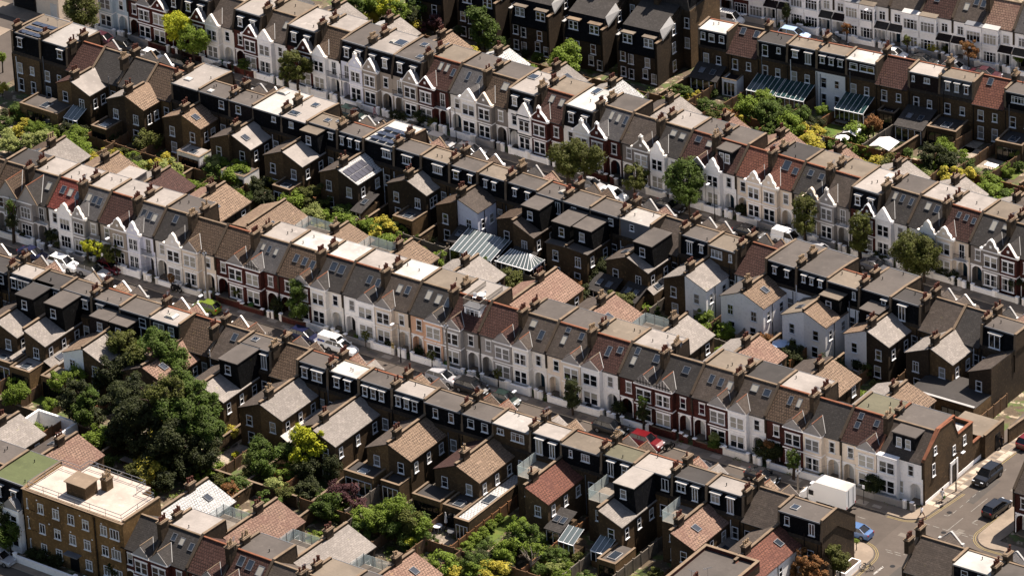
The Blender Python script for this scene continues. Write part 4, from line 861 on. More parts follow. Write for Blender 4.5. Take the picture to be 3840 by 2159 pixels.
# ---------------------------------------------------------------- mansion blocks at the top (brick rear wings under black mansards)
def mansion(x0, k, label):
    P = thing('mansion_block', label, 'house', (x0, 59.2+.02*(x0+23.2), 0), math.atan(.05), 'tall brick mansion blocks at the top')
    rnd.seed(60+k)
    b = MB(); W = 6.6; b.box(0, W, 0, 7.2, 0, 4.6, 'brick_dark')
    b.prism([(.28, 4.6), (7.2, 4.6), (7.2, 9.3), (1.6, 7.6), (1.3, 7.6)], .3, W-.3, 'brick_dark')
    for x in (0, W-.3): b.prism([(0, 4.6), (7.2, 4.6), (7.2, 9.0), (5, 8.1), (0.6, 6.7), (0, 6.7)], x, x+.3, 'brick_dark')
    b.box(-1.2, 7.8, 7.2, 15.5, 0, 9.0, 'brick_dark'); b.box(7.8, 7.85, 7.2, 15.5, 0, 9.0, 'brick_mid'); b.build('wall', P)  # thin paler brick skin on the right gable: sunlit tone put into its colour
    b = MB(); b.slab([(.3, -.12, 4.55), (W-.3, -.12, 4.55), (W-.3, 1.3, 7.9), (.3, 1.3, 7.9)], .15, 'slate_black'); b.build('mansard', P)
    b = MB(); b.slab([(.3, 1.3, 7.9), (W-.3, 1.3, 7.9), (W-.3, 7.4, 9.7), (.3, 7.4, 9.7)], .12, 'slate_dark'); b.build('roof', P)
    c = MB(); c.box(-.06, .36, -.06, 1.5, 6.7, 6.8, 'lead_white'); c.box(W-.36, W+.06, -.06, 1.5, 6.7, 6.8, 'brick_coping')
    c.slab([(W-.34, 1.5, 8.1), (W+.1, 1.5, 6.85), (W+.3, 4.4, 8.1), (W-.34, 4.4, 9.1)], .3, 'lead_white'); c.build('coping', P)
    b = MB(); b.prism([(7.25, 8.9), (15.4, 8.9), (14.9, 12.3), (8.3, 12.3)], -1.1, 7.7, 'slate_black'); b.prism([(-1.1, 9.0), (7.75, 9.0), (7.1, 12.3), (-.5, 12.3)], 7.22, 15.42, 'slate_dark', 'y'); mm = b.build('mansard', P)
    b = MB(); b.box(-.6, 7.2, 8.2, 15.0, 12.31, 12.45, 'felt_dark'); fr = b.build('flat_roof', P)
    dome(fr, 1.8, 11, 12.45, 1.4, 2.4, kind=2); dome(fr, 5, 11.6, 12.45, 1.2, 2.2, kind=2)
    for xc, ww in ((1.65, 1.5), (5.1, 1.5)):
        b = MB(); b.box(xc-ww/2-.1, xc+ww/2+.1, .3, 2.6, 5.6, 7.2, 'slate_black'); b.box(xc-ww/2-.3, xc+ww/2+.3, .1, 2.6, 7.203, 7.32, 'brick_coping' if k % 2 else 'felt_sand'); d = b.build('dormer', P)
        win(d, xc, .3, 5.75, ww, 1.3, 0, 's2')
    for xc, y in ((.3, 7.9), (4.9, 7.9)):
        b = MB(); b.box(xc-.5, xc+.5, y, y+1.6, 9.6, 11.5, 'slate_black'); b.box(xc-.62, xc+.62, y-.1, y+1.6, 11.503, 11.62, 'brick_coping'); d = b.build('dormer', P); win(d, xc, y, 9.9, .8, 1.35, 0, 's')
    b = MB(); b.box(7.2, 8.3, 10.6, 11.8, 9.6, 11.5, 'slate_black'); b.box(7.2, 8.42, 10.5, 11.9, 11.503, 11.62, 'brick_coping'); d = b.build('dormer', P); win(d, 8.3, 11.2, 9.9, .8, 1.35, R(90), 's')
    chimney(P, 2.9, 7.0, 9, 12.6, 6, 1.5, .8, rows=2)
    for xc, z, st in ((1.0, .5, 's'), (2.3, .4, 's'), (4.6, .9, 's'), (6.0, .4, 's'), (1.0, 2.9, 's'), (2.3, 2.7, 's'), (5.0, 2.7, 's')): win(P, xc, 0, z, .85, 1.5, 0, st)
    for y, z in ((4.6, .6), (4.6, 3.4), (4.7, 6.2)): win(P, W, y, z, .9, 1.6, R(90), 's')
    win(P, 7.3, 7.2, 6.3, .8, 1.6, 0, 's'); win(P, 7.3, 7.2, 3.2, .8, 1.6, 0, 's')
    b = MB(); b.cyl(W*.32, -.08, .1, 4.5, .06, .06, 'black_paint', 6); b.build('drainpipe', P); MB().cyl(W-.25, -.08, .1, 6.6, .06, .06, 'black_paint', 6).build('drainpipe', P)
for k, (x0, l) in enumerate(((-23.0, 'tall brick block with black mansard and three upper dormers, nearest the white roofed brick terrace'), (-32.1, 'second tall brick block with black mansard, behind the bushy green garden tree'), (-41.2, 'third tall brick block with black mansard, left of the tall dark garden tree'), (-50.3, 'shaded tall brick block above the purple leaved tree'), (-59.4, 'shaded tall brick block at the top behind the lime tree'))): mansion(x0, k, l)
# ---------------------------------------------------------------- yellow brick flats
def flats():
    P = thing('block_of_flats', 'three storey yellow-brown brick block of flats with white flat roof and railings', 'flats', (-11.9, -85.35, 0), math.atan(-.028))
    W, Hh = 15.8, 9.0; b = MB(); y = 'brick_flats'
    pts = [(0, 0), (W, 0), (W, 6.6), (12.6, 8.6), (3.6, 8.2), (0, 7.2)]
    b.prism([(0, 0), (W, 0), (W, Hh-.35), (0, Hh-.35)], 0, 7.0, y, 'y'); b.prism([(3.2, 0), (12.8, 0), (12.8, Hh-.35), (3.2, Hh-.35)], 7.0, 8.8, y, 'y')
    b.box(0, W, -.0, .3, Hh-.35, Hh, y); b.box(W-.3, W, .3, 7, Hh-.35, Hh+.25, y); b.box(0, .3, .3, 7, Hh-.35, Hh, y)
    b.box(.9, 11.2, -.16, 0, 0, Hh-.2, y); b.build('wall', P)
    c = MB(); c.box(-.05, W+.05, -.22, .34, Hh+.003, Hh+.08, 'brick_coping'); c.box(W-.34, W+.05, .34, 7, Hh+.253, Hh+.33, 'brick_coping'); c.build('coping', P)
    b = MB(); b.box(.3, W-.3, .3, 7, Hh-.34, Hh-.2, 'roof_flats'); b.box(3.2, 12.8, 7, 8.8, Hh-.34, Hh-.2, 'roof_flats'); b.build('flat_roof', P)
    b = MB(); b.box(5.2, 8.2, 2.2, 4.4, Hh-.2, Hh+1.45, 'brick_mid'); b.slab([(5.0, 2.0, Hh+1.6), (8.4, 2.0, Hh+1.6), (8.4, 4.6, Hh+1.75), (5.0, 4.6, Hh+1.75)], .1, 'metal_tan'); b.build('stair_housing', P)
    chimney(P, 8.6, 5.7, Hh-.3, Hh+1.5, 4, 1.2, .9, buff=True, m='brick_mid', rows=2)
    b = MB(); loop = [(.5, .5), (W-.6, .5), (W-.6, 6.6), (12.4, 6.7), (12.4, 8.4), (3.6, 8.4), (3.6, 6.7), (.6, 6.7), (.5, .5)]
    for (p, q) in zip(loop[:-1], loop[1:]):
        n = max(1, int(math.hypot(q[0]-p[0], q[1]-p[1])/2.2))
        for zz in (Hh+.35, Hh+.85): b.beam((*p, zz), (*q, zz), .055, 'steel')
        for i in range(n): xx, yy = p[0]+(q[0]-p[0])*i/n, p[1]+(q[1]-p[1])*i/n; b.beam((xx, yy, Hh-.2), (xx, yy, Hh+.9), .05, 'steel')
    b.build('railing', P)
    cols = [(1.2, 1.3, 'c3x'), (2.9, .9, 'c2x'), (5.3, 1.0, 'c2'), (7.7, 1.0, 'c2'), (10.0, 1.0, 'c2'), (12.7, 1.0, 'c2'), (14.4, 1.4, 'c3x')]
    for i, (x, w, st) in enumerate(cols):
        for z in (.9, 3.7, 6.5):
            if z < 1 and i in (3,): continue
            win(P, x, -.16 if .9 < x-w/2 and x+w/2 < 11.2 else 0, z, w, 1.35, 0, st, glass=rnd.choice(['glass_dark', 'glass_net']))
    b = MB(); b.box(7.0, 8.4, -.2, -.161, 0, 2.2, 'door_black'); b.build('door', P); MB().box(6.7, 8.9, -1.1, -.16, 2.45, 2.6, 'lead').build('canopy', P)
    MB().cyl(11.4, -.1, .1, Hh-.4, .06, .06, 'black_paint', 6).build('drainpipe', P)
    for i in range(9): MB().box(.55+i*1.7, .75+i*1.7, -.2, -.161, 8.1 if i % 2 else 5.3, 8.25 if i % 2 else 5.45, 'white').build('vent', P)
mat('brick_flats', (134, 104, 64), 'brick', var=.12); mat('roof_flats', (206, 192, 178), 'felt', var=.1); mat('metal_tan', (160, 140, 118), 'seam', var=.2)
flats()
# flat roofed brick building at the bottom right of the lower terrace
P = thing('flat_roofed_building', 'brick building with grey sheeted flat roof and parapet at the bottom edge', 'house', (63.9, -62.5, 0))
b = MB(); b.box(0, 7.5, 0, 11.2, 0, 6.5, 'brick_dark'); b.box(0, 7.5, 10.9, 11.2, 6.5, 7.05, 'brick_red'); b.box(7.2, 7.5, 0, 10.9, 6.5, 7.05, 'brick_red'); b.box(0, .3, 0, 10.9, 6.5, 7.05, 'brick_red'); b.build('wall', P)
MB().box(.3, 7.2, 0, 10.9, 6.505, 6.6, 'felt_roofsheet' if 'felt_roofsheet' in MATS else 'felt_grey').build('flat_roof', P)
c = MB(); c.box(-.05, 7.55, 10.85, 11.25, 7.053, 7.12, 'brick_coping'); c.box(7.15, 7.55, -.05, 10.85, 7.053, 7.12, 'brick_coping'); c.box(-.05, .35, -.05, 10.85, 7.053, 7.12, 'brick_coping'); c.build('coping', P)
chimney(P, 3.6, 3.6, 6.4, 7.6, 3, 1.0, .6); aerial(P, 4.2, 5.2, 6.6, 1.6); aerial(P, 2.6, 4.2, 6.6, 1.3); dish(P, 4.6, 3.4, 6.7, 1); win(P, 7.5, 8.6, 4.2, 1.2, 1.3, R(90), 'c2')
# corner shop top left
P = thing('corner_shop', 'cream corner building with dark shopfront at the top left', 'shop', (-113.5, 34.6, 0), math.atan(-.03))
b = MB(); b.box(0, 9.0, 0, 9, 0, 6.5, 'cream'); b.build('wall', P)
b = MB(); b.slab([(-.1, -.2, 6.45), (9.1, -.2, 6.45), (9.1, 4.5, 9), (-.1, 4.5, 9)], .15, 'slate_brown'); b.build('roof', P)
b = MB(); b.box(.3, 4.6, -.12, -.01, .2, 2.7, 'door_black'); b.box(.6, 4.3, -.16, -.121, .7, 2.3, 'glass_dark'); b.box(.2, 4.7, -.25, -.01, 2.71, 3.2, 'door_blue'); b.build('shopfront', P)
win(P, 6.2, 0, 3.2, 1.0, 1.8, 0, 's'); b = MB(); b.box(7.4, 8.7, -.06, -.01, .1, 2.3, 'door_white'); b.build('door', P)
# ---------------------------------------------------------------- end gable details of the corner house of the middle terrace
def gable_end():
    P = [o for o in bpy.data.objects if o.get('category') and 'twenty-ninth from left, middle' in o['label']][0]
    P['label'] = 'white end house with box dormer and long brick side wall facing the side road'
    w = 75-68.9
    b = MB()
    b.prism([(-.02, 0), (7.9, 0), (7.9, 6.0), (6.6, 8.75), (3.6, 8.9), (-.1, 6.35)], w+.0, w+.28, 'brick_brown')
    b.prism([(7.9, 0), (13.4, 0), (13.4, 3.0), (11.45, 3.0), (11.45, 6.0), (7.9, 6.0)], w, w+.28, 'brick_brown')
    b.box(1.2, w, 11.2, 11.45, 0, 6.0, 'brick_brown'); b.box(1.2, 1.5, 7.9, 11.2, 0, 6, 'brick_brown'); b.build('side_wall', P)
    c = MB()
    for (a0, z0), (a1, z1) in zip([(-.1, 6.35), (3.6, 8.9), (6.6, 8.75), (7.9, 6.0)], [(3.6, 8.9), (6.6, 8.75), (7.9, 6.0), (7.9, 6.0)]):
        if a1 > a0: c.prism([(a0, z0+.003), (a1, z1+.003), (a1, z1+.12), (a0, z0+.12)], w-.06, w+.34, 'ridge_red')
    c.box(w-.06, w+.34, 7.95, 11.5, 6.003, 6.12, 'ridge_red'); c.box(1.2, w-.06, 11.16, 11.5, 6.003, 6.12, 'ridge_red'); c.box(w-.06, w+.34, 11.5, 13.45, 3.003, 3.1, 'ridge_red'); c.build('coping', P)
    MB().box(1.5, w, 7.9, 11.2, 5.4, 5.5, 'roof_white').build('flat_roof', P)
    MB().box(w+.28, w+.32, 0, 13.4, 0, .55, 'white').build('plinth', P)
    for y, z, hh in ((2.0, 3.2, 1.7), (2.4, 6.0, 1.1), (6.9, 3.8, 1.2), (9.4, 3.9, 1.3)): win(P, w+.28, y, z, .65, hh, R(90), 's')
    b = MB(); b.box(w+.281, w+.4, 5.9, 7.7, 0, 3.0, 'white'); b.build('door_surround', P); b = MB(); b.box(w+.401, w+.44, 6.3, 7.3, .1, 2.5, 'door_black'); o = b.build('door', P)
    win(P, w*.27, -.0, .85, 1.0, 1.75, 0, 's', glass='glass_blind'); win(P, w*.47, -.0, .85, 1.0, 1.75, 0, 's', glass='glass_blind')
gable_end()
# corner yard buildings behind the middle terrace end
P = thing('garage', 'low brick garage with sandy flat roof behind the end house', 'garage', (70.2, -6.9, 0))
b = MB(); b.box(0, 5.6, 0, 4.6, 0, 2.9, 'brick_brown'); b.box(5.3, 5.6, 0, 4.6, 2.9, 3.3, 'brick_brown'); b.build('wall', P); MB().box(.05, 5.3, .05, 4.55, 2.9, 3.0, 'felt_sand').build('flat_roof', P)
c = MB(); c.box(5.25, 5.65, -.05, 4.65, 3.303, 3.38, 'brick_coping'); c.build('coping', P); MB().box(5.6, 5.65, 2.4, 3.6, 0, 2.2, 'door_black').build('door', P)
P = thing('brick_extension', 'long low yellow brick extension with glazed sliding doors and flat roof', 'building', (61.5, -1.8, 0))
b = MB(); b.box(0, 9.6, 0, 6.5, 0, 3.0, 'brick_yellow'); b.box(0, 9.6, 0, .3, 3, 3.3, 'brick_yellow'); b.build('wall', P); MB().box(0, 9.6, .3, 6.5, 3.0, 3.08, 'felt_dark').build('flat_roof', P)
MB().box(-.04, 9.64, -.04, .36, 3.303, 3.4, 'lead_white').build('coping', P)
win(P, 2.1, 0, .1, 3.0, 2.3, 0, 'f3', fr='black_paint', glass='glass_blind', name='sliding_doors'); win(P, 6.9, 0, .1, 3.8, 2.3, 0, 'f4', fr='black_paint', glass='glass_blind', name='sliding_doors')
# conservatory with white glazed roof
P = thing('conservatory', 'white framed conservatory with hipped glass roof and arched windows', 'conservatory', (-3.6, 1.6, 0))
b = MB(); b.box(0, 5.4, 0, 3.4, 0, .6, 'brick_brown'); b.build('wall', P)
g_, s_ = MB(), MB()
for (p, q) in (((0, 0), (5.4, 0)), ((5.4, 0), (5.4, 3.4))):
    n = 6 if p[0] == 0 else 4
    for i in range(n+1): xx, yy = p[0]+(q[0]-p[0])*i/n, p[1]+(q[1]-p[1])*i/n; s_.box(xx-.05, xx+.05, yy-.05, yy+.05, .6, 2.4, 'pvc')
g_.box(.05, 5.35, .05, 3.35, .6, 2.35, 'glass_dark')
for a, bb, c_ in (((0, 0, 2.4), (5.4, 0, 2.4), (4.2, 1.9, 3.5)),): pass
ap, aq = (1.2, 1.9, 3.6), (4.2, 1.9, 3.6)
g_.poly([(0, -.1, 2.4), (5.5, -.1, 2.4), aq, ap], 'glass_roofw'if 0 else 'glass_green'); g_.poly([(5.5, -.1, 2.4), (5.5, 3.4, 2.4), aq], 'glass_green'); g_.poly([(0, 3.4, 2.4), (0, -.1, 2.4), ap], 'glass_green'); g_.poly([(5.5, 3.4, 2.4), (0, 3.4, 2.4), ap, aq], 'glass_green')
for i in range(9): x = i*.6+.3; s_.beam((x, -.12, 2.42), (1.2+3.0*i/8, 1.9, 3.62), .06, 'pvc')
for i in range(5): y = .4+i*.7; s_.beam((5.52, y, 2.42), (4.2, 1.9, 3.62), .06, 'pvc')
s_.box(-.1, 5.6, -.2, -.1, 2.3, 2.42, 'pvc'); s_.box(5.5, 5.6, -.1, 3.4, 2.3, 2.42, 'pvc'); g_.build('glass_panels', P); s_.build('frame', P)
P = thing('glasshouse_roof', 'long lean-to with pale green glass roof below the grey painted outrigger', 'conservatory', (-10.6, 1.0, 0))
b = MB(); b.box(0, 6.6, 0, 4.4, 0, .5, 'brick_brown'); b.build('wall', P); g_, s_ = MB(), MB(); g_.slab([(0, 4.4, 3.6), (6.6, 4.4, 3.6), (6.6, 0, 2.4), (0, 0, 2.4)], .05, 'glass_green'); g_.box(.05, 6.55, .05, .1, .5, 2.3, 'glass_dark'); g_.build('glass_roof', P)
for i in range(10): x = i*6.6/9; s_.beam((x, 4.4, 3.64), (x, -.05, 2.43), .05, 'pvc')
for i in range(5): x = i*6.6/4; s_.box(x-.05, x+.05, -.02, .04, .5, 2.3, 'pvc')
s_.build('glazing_bars', P)
# ---------------------------------------------------------------- ground, roads and pavements
def gm():
    m = bpy.data.materials.new('garden_ground'); m.use_nodes = True; N = m.node_tree.nodes; Lk = m.node_tree.links.new; b = N['Principled BSDF']; b.inputs['Roughness'].default_value = .95
    g = N.new('ShaderNodeNewGeometry'); cur = None
    for sc, lo, c in ((.25, .5, (92, 80, 62)), (.5, .53, (72, 84, 40)), (.9, .6, (150, 136, 116)), (2.5, .6, (60, 52, 40))):
        t = N.new('ShaderNodeTexNoise'); t.inputs['Scale'].default_value = sc; t.inputs['Detail'].default_value = 5; Lk(g.outputs['Position'], t.inputs['Vector'])
        r = N.new('ShaderNodeMapRange'); r.inputs[1].default_value = lo-.04; r.inputs[2].default_value = lo+.04; Lk(t.outputs[0], r.inputs[0])
        x = N.new('ShaderNodeMix'); x.data_type = 'RGBA'; Lk(r.outputs[0], x.inputs[0]); x.inputs[7].default_value = (*lin(c), 1)
        if cur is None: x.inputs[6].default_value = (*lin((78, 66, 50)), 1)
        else: Lk(cur, x.inputs[6])
        cur = x.outputs[2]
    Lk(cur, b.inputs['Base Color']); MATS['garden_ground'] = m
gm()
def struct(name, b): return tag(b.build(name), kind='structure')
def sheet(name, pts, z, m, th=None):
    b = MB(); b.poly([(p[0], p[1], z) for p in pts], m)
    if th:
        n = len(pts)
        for i in range(n): p, q = pts[i], pts[(i+1) % n]; b.poly([(p[0], p[1], z-th), (q[0], q[1], z-th), (q[0], q[1], z), (p[0], p[1], z)], 'kerb')
    return struct(name, b)
sheet('ground', [(-900, -900), (900, -900), (900, 900), (-900, 900)], -.02, 'garden_ground')
def band(xs_, f0, f1): return [(x, f0(x)) for x in xs_] + [(x, f1(x)) for x in xs_[::-1]]
sheet('road', band([-180, 180], lambda x: -33.4+.006*x*0, lambda x: -22.9), .000, 'asphalt')
sheet('road', [(74.6, -200), (87.2, -200), (86.2, 40), (79, 240), (66, 240), (75.0, -20)], .004, 'asphalt')
sheet('road', band([-98, 150], lambda x: 20.0-.03*x, lambda x: 31.0-.027*x), .000, 'asphalt')
sheet('road', band([-60, 150], lambda x: 74.3+.088*x, lambda x: 85.2+.1*x), .000, 'asphalt')
sheet('road', band([-80, 74], lambda x: -98-.028*x, lambda x: -87.4-.028*x), .000, 'asphalt')
sheet('road', [(-118, -20), (-97.5, -20), (-98, 70), (-118, 70)], .002, 'asphalt')
def corner(cx, cy, r, a0, a1, n=7): return [(cx+r*math.cos(R(a0+(a1-a0)*i/n)), cy+r*math.sin(R(a0+(a1-a0)*i/n))) for i in range(n+1)]
KH = .12
KM = [(-180, -23.0), (-180, -24.9)] + [(-60, -24.75), (30, -24.5), (73.0, -24.4)] + corner(74.2, -21.8, 2.6, -90, 8) + [(77.6, -12.7), (78.4, -2), (80.5, 30), (84, 82), (92, 240), (89, 240), (81.6, 82), (77.9, 30), (76.2, -2), (75.1, -20.3), (74.8, -22.4), (30, -22.9)]
sheet('pavement', KM, KH, 'pavement', KH)
KN = [(-180, -33.6), (-180, -31.9), (71.6, -31.7)] + corner(73.2, -34.8, 3.1, 90, 0) + [(76.6, -60), (75.8, -200), (74.0, -200), (74.6, -43), (74.5, -35.8), (30, -33.6)]
sheet('pavement', KN, KH, 'pavement', KH)
sheet('pavement', [(87.4, -20.2), (87.2, -23.0), (180, -22.6), (180, -24.2), (88.2, -24.8)] + corner(87.0, -22.4, 2.7, -75, -180) + [(84.5, -13), (85.5, 0), (92, 80), (94, 80), (88.0, 0)], KH, 'pavement', KH)
sheet('pavement', [(85.7, -35.8), (85.7, -200), (83.8, -200), (83.6, -36)] + corner(86.2, -34.6, 2.6, 190, 90) + [(180, -31.9), (180, -33.7), (90, -33.7)], KH, 'pavement', KH)
sheet('pavement', band([-98, 150], lambda x: 29.4-.027*x, lambda x: 31.2-.027*x), KH, 'pavement', KH)
sheet('pavement', band([-97, 150], lambda x: 19.8-.03*x, lambda x: 21.7-.03*x), KH, 'pavement', KH)
sheet('pavement', band([-60, 150], lambda x: 83.5+.1*x, lambda x: 85.4+.1*x), KH, 'pavement', KH)
sheet('pavement', band([-60, 150], lambda x: 74.2+.088*x, lambda x: 76.1+.088*x), KH, 'pavement', KH)
sheet('pavement', band([-80, 73], lambda x: -89.4-.028*x, lambda x: -87.3-.028*x), KH, 'pavement', KH)
sheet('pavement', [(-118, 31.8), (-99, 31.2), (-99, 34.6), (-118, 35)], KH, 'pavement', KH)
sheet('pavement', [(-118, 0), (-108.5, 0), (-108.5, 28), (-118, 28)], KH, 'pavement', KH)
b = MB(); rnd.seed(3)                                  # paler and darker flagstones and access covers let into the pavements
def flags(n, fx, xr, m2):
    for i in range(n):
        x = xr[0]+(xr[1]-xr[0])*(i+.2*rnd.random())/n; y = fx(x); w, d = rnd.choice([(1.2, .6), (.8, .9), (1.4, .8), (1.5, 1.0)]); b.poly([(x, y, KH+.004), (x+w, y, KH+.004), (x+w, y+d, KH+.004), (x, y+d, KH+.004)], rnd.choice(m2))
mat('paint_worn', (150, 146, 138), var=.4, sc=6); mat('flag_pale', (190, 176, 158), var=.1); mat('flag_dark', (120, 110, 100), var=.1)
flags(60, lambda x: rnd.uniform(-24.3, -23.8)+.004*x*0, (-70, 72), ['flag_pale', 'flag_dark']); flags(44, lambda x: rnd.uniform(29.6, 30.2)-.027*x, (-90, 56), ['flag_pale', 'flag_dark'])
for i in range(46):
    y = -20+(i//2)*.9; x = 75.35+(y+20)*.062+(i % 2)*.95+rnd.uniform(-.1, .05); h_ = rnd.choice([.45, .85]); b.poly([(x, y, KH+.004), (x+.8, y, KH+.004), (x+.85, y+h_, KH+.004), (x+.05, y+h_, KH+.004)], rnd.choice(['flag_pale', 'flag_pale', 'flag_dark']))
struct('flagstones', b)
mat('tar_dark', (84, 79, 74), var=.2); mat('tar_pale', (124, 116, 106), var=.2)
b = MB()
for i, (x, y, w, d, m) in enumerate([(79.3, -29.5, 5.2, 1.0, 'tar_dark'), (81.5, -26.5, .9, 3.6, 'tar_pale'), (79.0, -17, 1.1, 6.5, 'tar_dark'), (82.2, -12, .8, 5.0, 'tar_pale'), (80.0, -38, 1.2, 4.0, 'tar_dark'), (76.0, -28.0, 2.2, .8, 'tar_pale')] + [(-70+i*7.1, -30.6+(i*37 % 9)*.45, 1.2+(i % 4)*.9, .5+(i % 3)*.35, 'tar_dark' if i % 2 else 'tar_pale') for i in range(20)]):
    b.poly([(x, y, .008), (x+w, y, .008), (x+w, y+d, .008), (x, y+d, .008)], m)
struct('road_patches', b)
b = MB()
for x, y in ((78.6, -20.2), (80.4, -24.6), (81.9, -31.0), (79.2, -34.4), (60, -29), (44, -28), (20, -28.5), (2, -29), (-14, -28), (-34, -28.6)): b.cyl(x, y, .0, .0105, .33, .33, 'black_paint', 14)
struct('manhole_covers', b)
b = MB(); Z = .012
def line(x0, y0, x1, y1, w, m='paint_worn', z=Z):
    d = Vector((x1-x0, y1-y0)); n = Vector((-d.y, d.x)).normalized()*w/2
    b.poly([(x0+n.x, y0+n.y, z), (x0-n.x, y0-n.y, z), (x1-n.x, y1-n.y, z), (x1+n.x, y1+n.y, z)], m)
def dash(x0, y0, x1, y1, on, off, w, m='paint_worn'):
    L_ = math.hypot(x1-x0, y1-y0); ux, uy = (x1-x0)/L_, (y1-y0)/L_; t = 0
    while t < L_: e = min(t+on, L_); line(x0+ux*t, y0+uy*t, x0+ux*e, y0+uy*e, w, m); t += on+off
def L2(n, *q, w=.1, m='paint_worn', on=0, off=0):
    P_ = [tp(n, q[i], q[i+1]) for i in range(0, len(q), 2)]
    for p, r_ in zip(P_[:-1], P_[1:]):
        (dash(p.x, p.y, r_.x, r_.y, on, off, w, m) if on else line(p.x, p.y, r_.x, r_.y, w, m))
dash(-120, -26.9, 72, -26.7, 1.1, 1.3, .1); dash(-120, -29.9, 72, -29.7, 1.1, 1.3, .1); dash(-95, 28.2+2.2, 60, 28.2-1.6, .8, 2.2, .08); dash(-95, 24.0+2.7, 60, 24-1.8, .8, 2.2, .08)
L2(9, 1815, 1045, 2200, 1165, on=.9, off=.45, w=.1); L2(9, 2010, 1095, 2205, 1148, on=.9, off=.45, w=.1); L2(9, 2000, 1100, 2115, 1008, w=.09); L2(9, 2175, 960, 2300, 860, w=.09)
L2(9, 2040, 972, 2440, 640, on=.8, off=.7, w=.1); L2(9, 2195, 1040, 2450, 880, on=.8, off=.8, w=.1); L2(9, 1970, 985, 2000, 993, 2025, 980, w=.1); L2(9, 2225, 1060, 2185, 1045, 2210, 1025, w=.1)
L2(9, 1530, 1245, 1680, 1285, on=.8, off=.4, w=.1); L2(9, 1540, 1262, 1670, 1300, on=.8, off=.4, w=.1)
for o_ in (0, .24):                                     # double yellow lines round the corners
    c_ = corner(74.2, -21.8, 2.85+o_, -80, 0); c_ = [(72.6, -24.72-o_)] + c_ + [(77.75+o_, -15.5)]
    for p, q in zip(c_[:-1], c_[1:]): line(*p, *q, .07, 'paint_yellow')
    c_ = corner(73.2, -34.8, 3.4+o_, 80, 0) + [(76.95+o_, -50)]
    for p, q in zip(c_[:-1], c_[1:]): line(*p, *q, .07, 'paint_yellow')
    c_ = [(84.2-o_, -18.0)] + corner(87.0, -22.4, 3.0+o_, -175, -95) + [(100, -25.1-o_)]
    for p, q in zip(c_[:-1], c_[1:]): line(*p, *q, .07, 'paint_yellow')
L2(9, 2400, 590, 2574, 460, w=.09, m='paint_yellow'); L2(9, 2408, 600, 2574, 474, w=.09, m='paint_yellow')
struct('road_markings', b)
def text(s_, p, rz, size, m, name, parent=None, rx=0, ext=.002):
    cu = bpy.data.curves.new(name, 'FONT'); cu.body = s_; cu.size = size; cu.extrude = ext; cu.align_x = 'CENTER'; cu.materials.append(MATS[m])
    t_ = bpy.data.objects.new('t', cu); COL.objects.link(t_); bpy.context.view_layer.update(); me_ = bpy.data.meshes.new_from_object(t_); bpy.data.objects.remove(t_)
    me_.name = name; o = link(name, me_, parent); o.location = p; o.rotation_euler = (rx, 0, rz); return o
q = tp(9, 1485, 1405); o = text('HIRE ONLY', (q.x, q.y, .014), math.radians(88), .42, 'paint_white', 'road_lettering'); tag(o, kind='structure')
# lawns and paved patios
for n, x, y, w, d, m in ((1, 1245, 1345, 4, 3, 'grass'), (3, 1120, 990, 3.5, 4, 'grass'), (3, 2440, 1300, 4, 3, 'grass'), (6, 2390, 40, 3, 3, 'grass'), (8, 1120, 1120, 3.0, 9, 'grass'), (7, 300, 100, 3, 3, 'grass'), (8, 870, 1420, 3, 2.5, 'grass'),
                         (1, 1310, 1240, 4.5, 3.5, 'paving'), (1, 700, 1090, 2, 4, 'paving'), (7, 1730, 540, 2.2, 6, 'paving'), (8, 800, 1130, 4.2, 4.5, 'paving'), (3, 2170, 1170, 4, 4, 'paving'), (3, 1600, 1040, 3, 3, 'paving'), (3, 1170, 950, 4, 3, 'paving'), (3, 100, 660, 5, 3, 'paving'), (4, 250, 1400, 5, 3, 'paving'), (3, 2130, 1090, 4, 4, 'paving'), (7, 1800, 400, 2, 5, 'paving'), (3, 2330, 1240, 3, 3, 'paving')):
    q = tp(n, x, y); bb = MB(); bb.poly([(q.x-w/2, q.y-d/2, .0+.01*(m == 'grass')), (q.x+w/2, q.y-d/2, .01*(m == 'grass')), (q.x+w/2, q.y+d/2, .01*(m == 'grass')), (q.x-w/2, q.y+d/2, .01*(m == 'grass'))], m); struct('lawn' if m == 'grass' else 'patio', bb)
# ---------------------------------------------------------------- front garden walls, back fences
rnd.seed(77)
def fwall(x0, x1, y, slope, h, m, label, gap, grp, pier='white'):
    """low wall with capped piers and a gateway between u=gap[0] and gap[1]"""
    P = thing('garden_wall', label, 'wall', (x0, y, 0), math.atan(slope), grp); w = x1-x0
    b, c, p = MB(), MB(), MB()
    for a, e in ((0.02, gap[0]), (gap[1], w-.02)):
        if e-a < .3: continue
        b.box(a, e, 0, .22, 0, h, m); c.box(a, e, -.03, .25, h, h+.06, m if m != 'brick_red' else 'brick_coping')
        for x in ((a, e) if e-a > 1.2 else (a,)): xx = min(max(x, .2), w-.2); p.box(xx-.2, xx+.2, -.06, .29, 0, h+.25, m if rnd.random() < .7 else 'offwhite'); p.box(xx-.25, xx+.25, -.11, .34, h+.25, h+.34, 'white')
    b.build('wall', P); c.build('coping', P); p.build('pier', P)
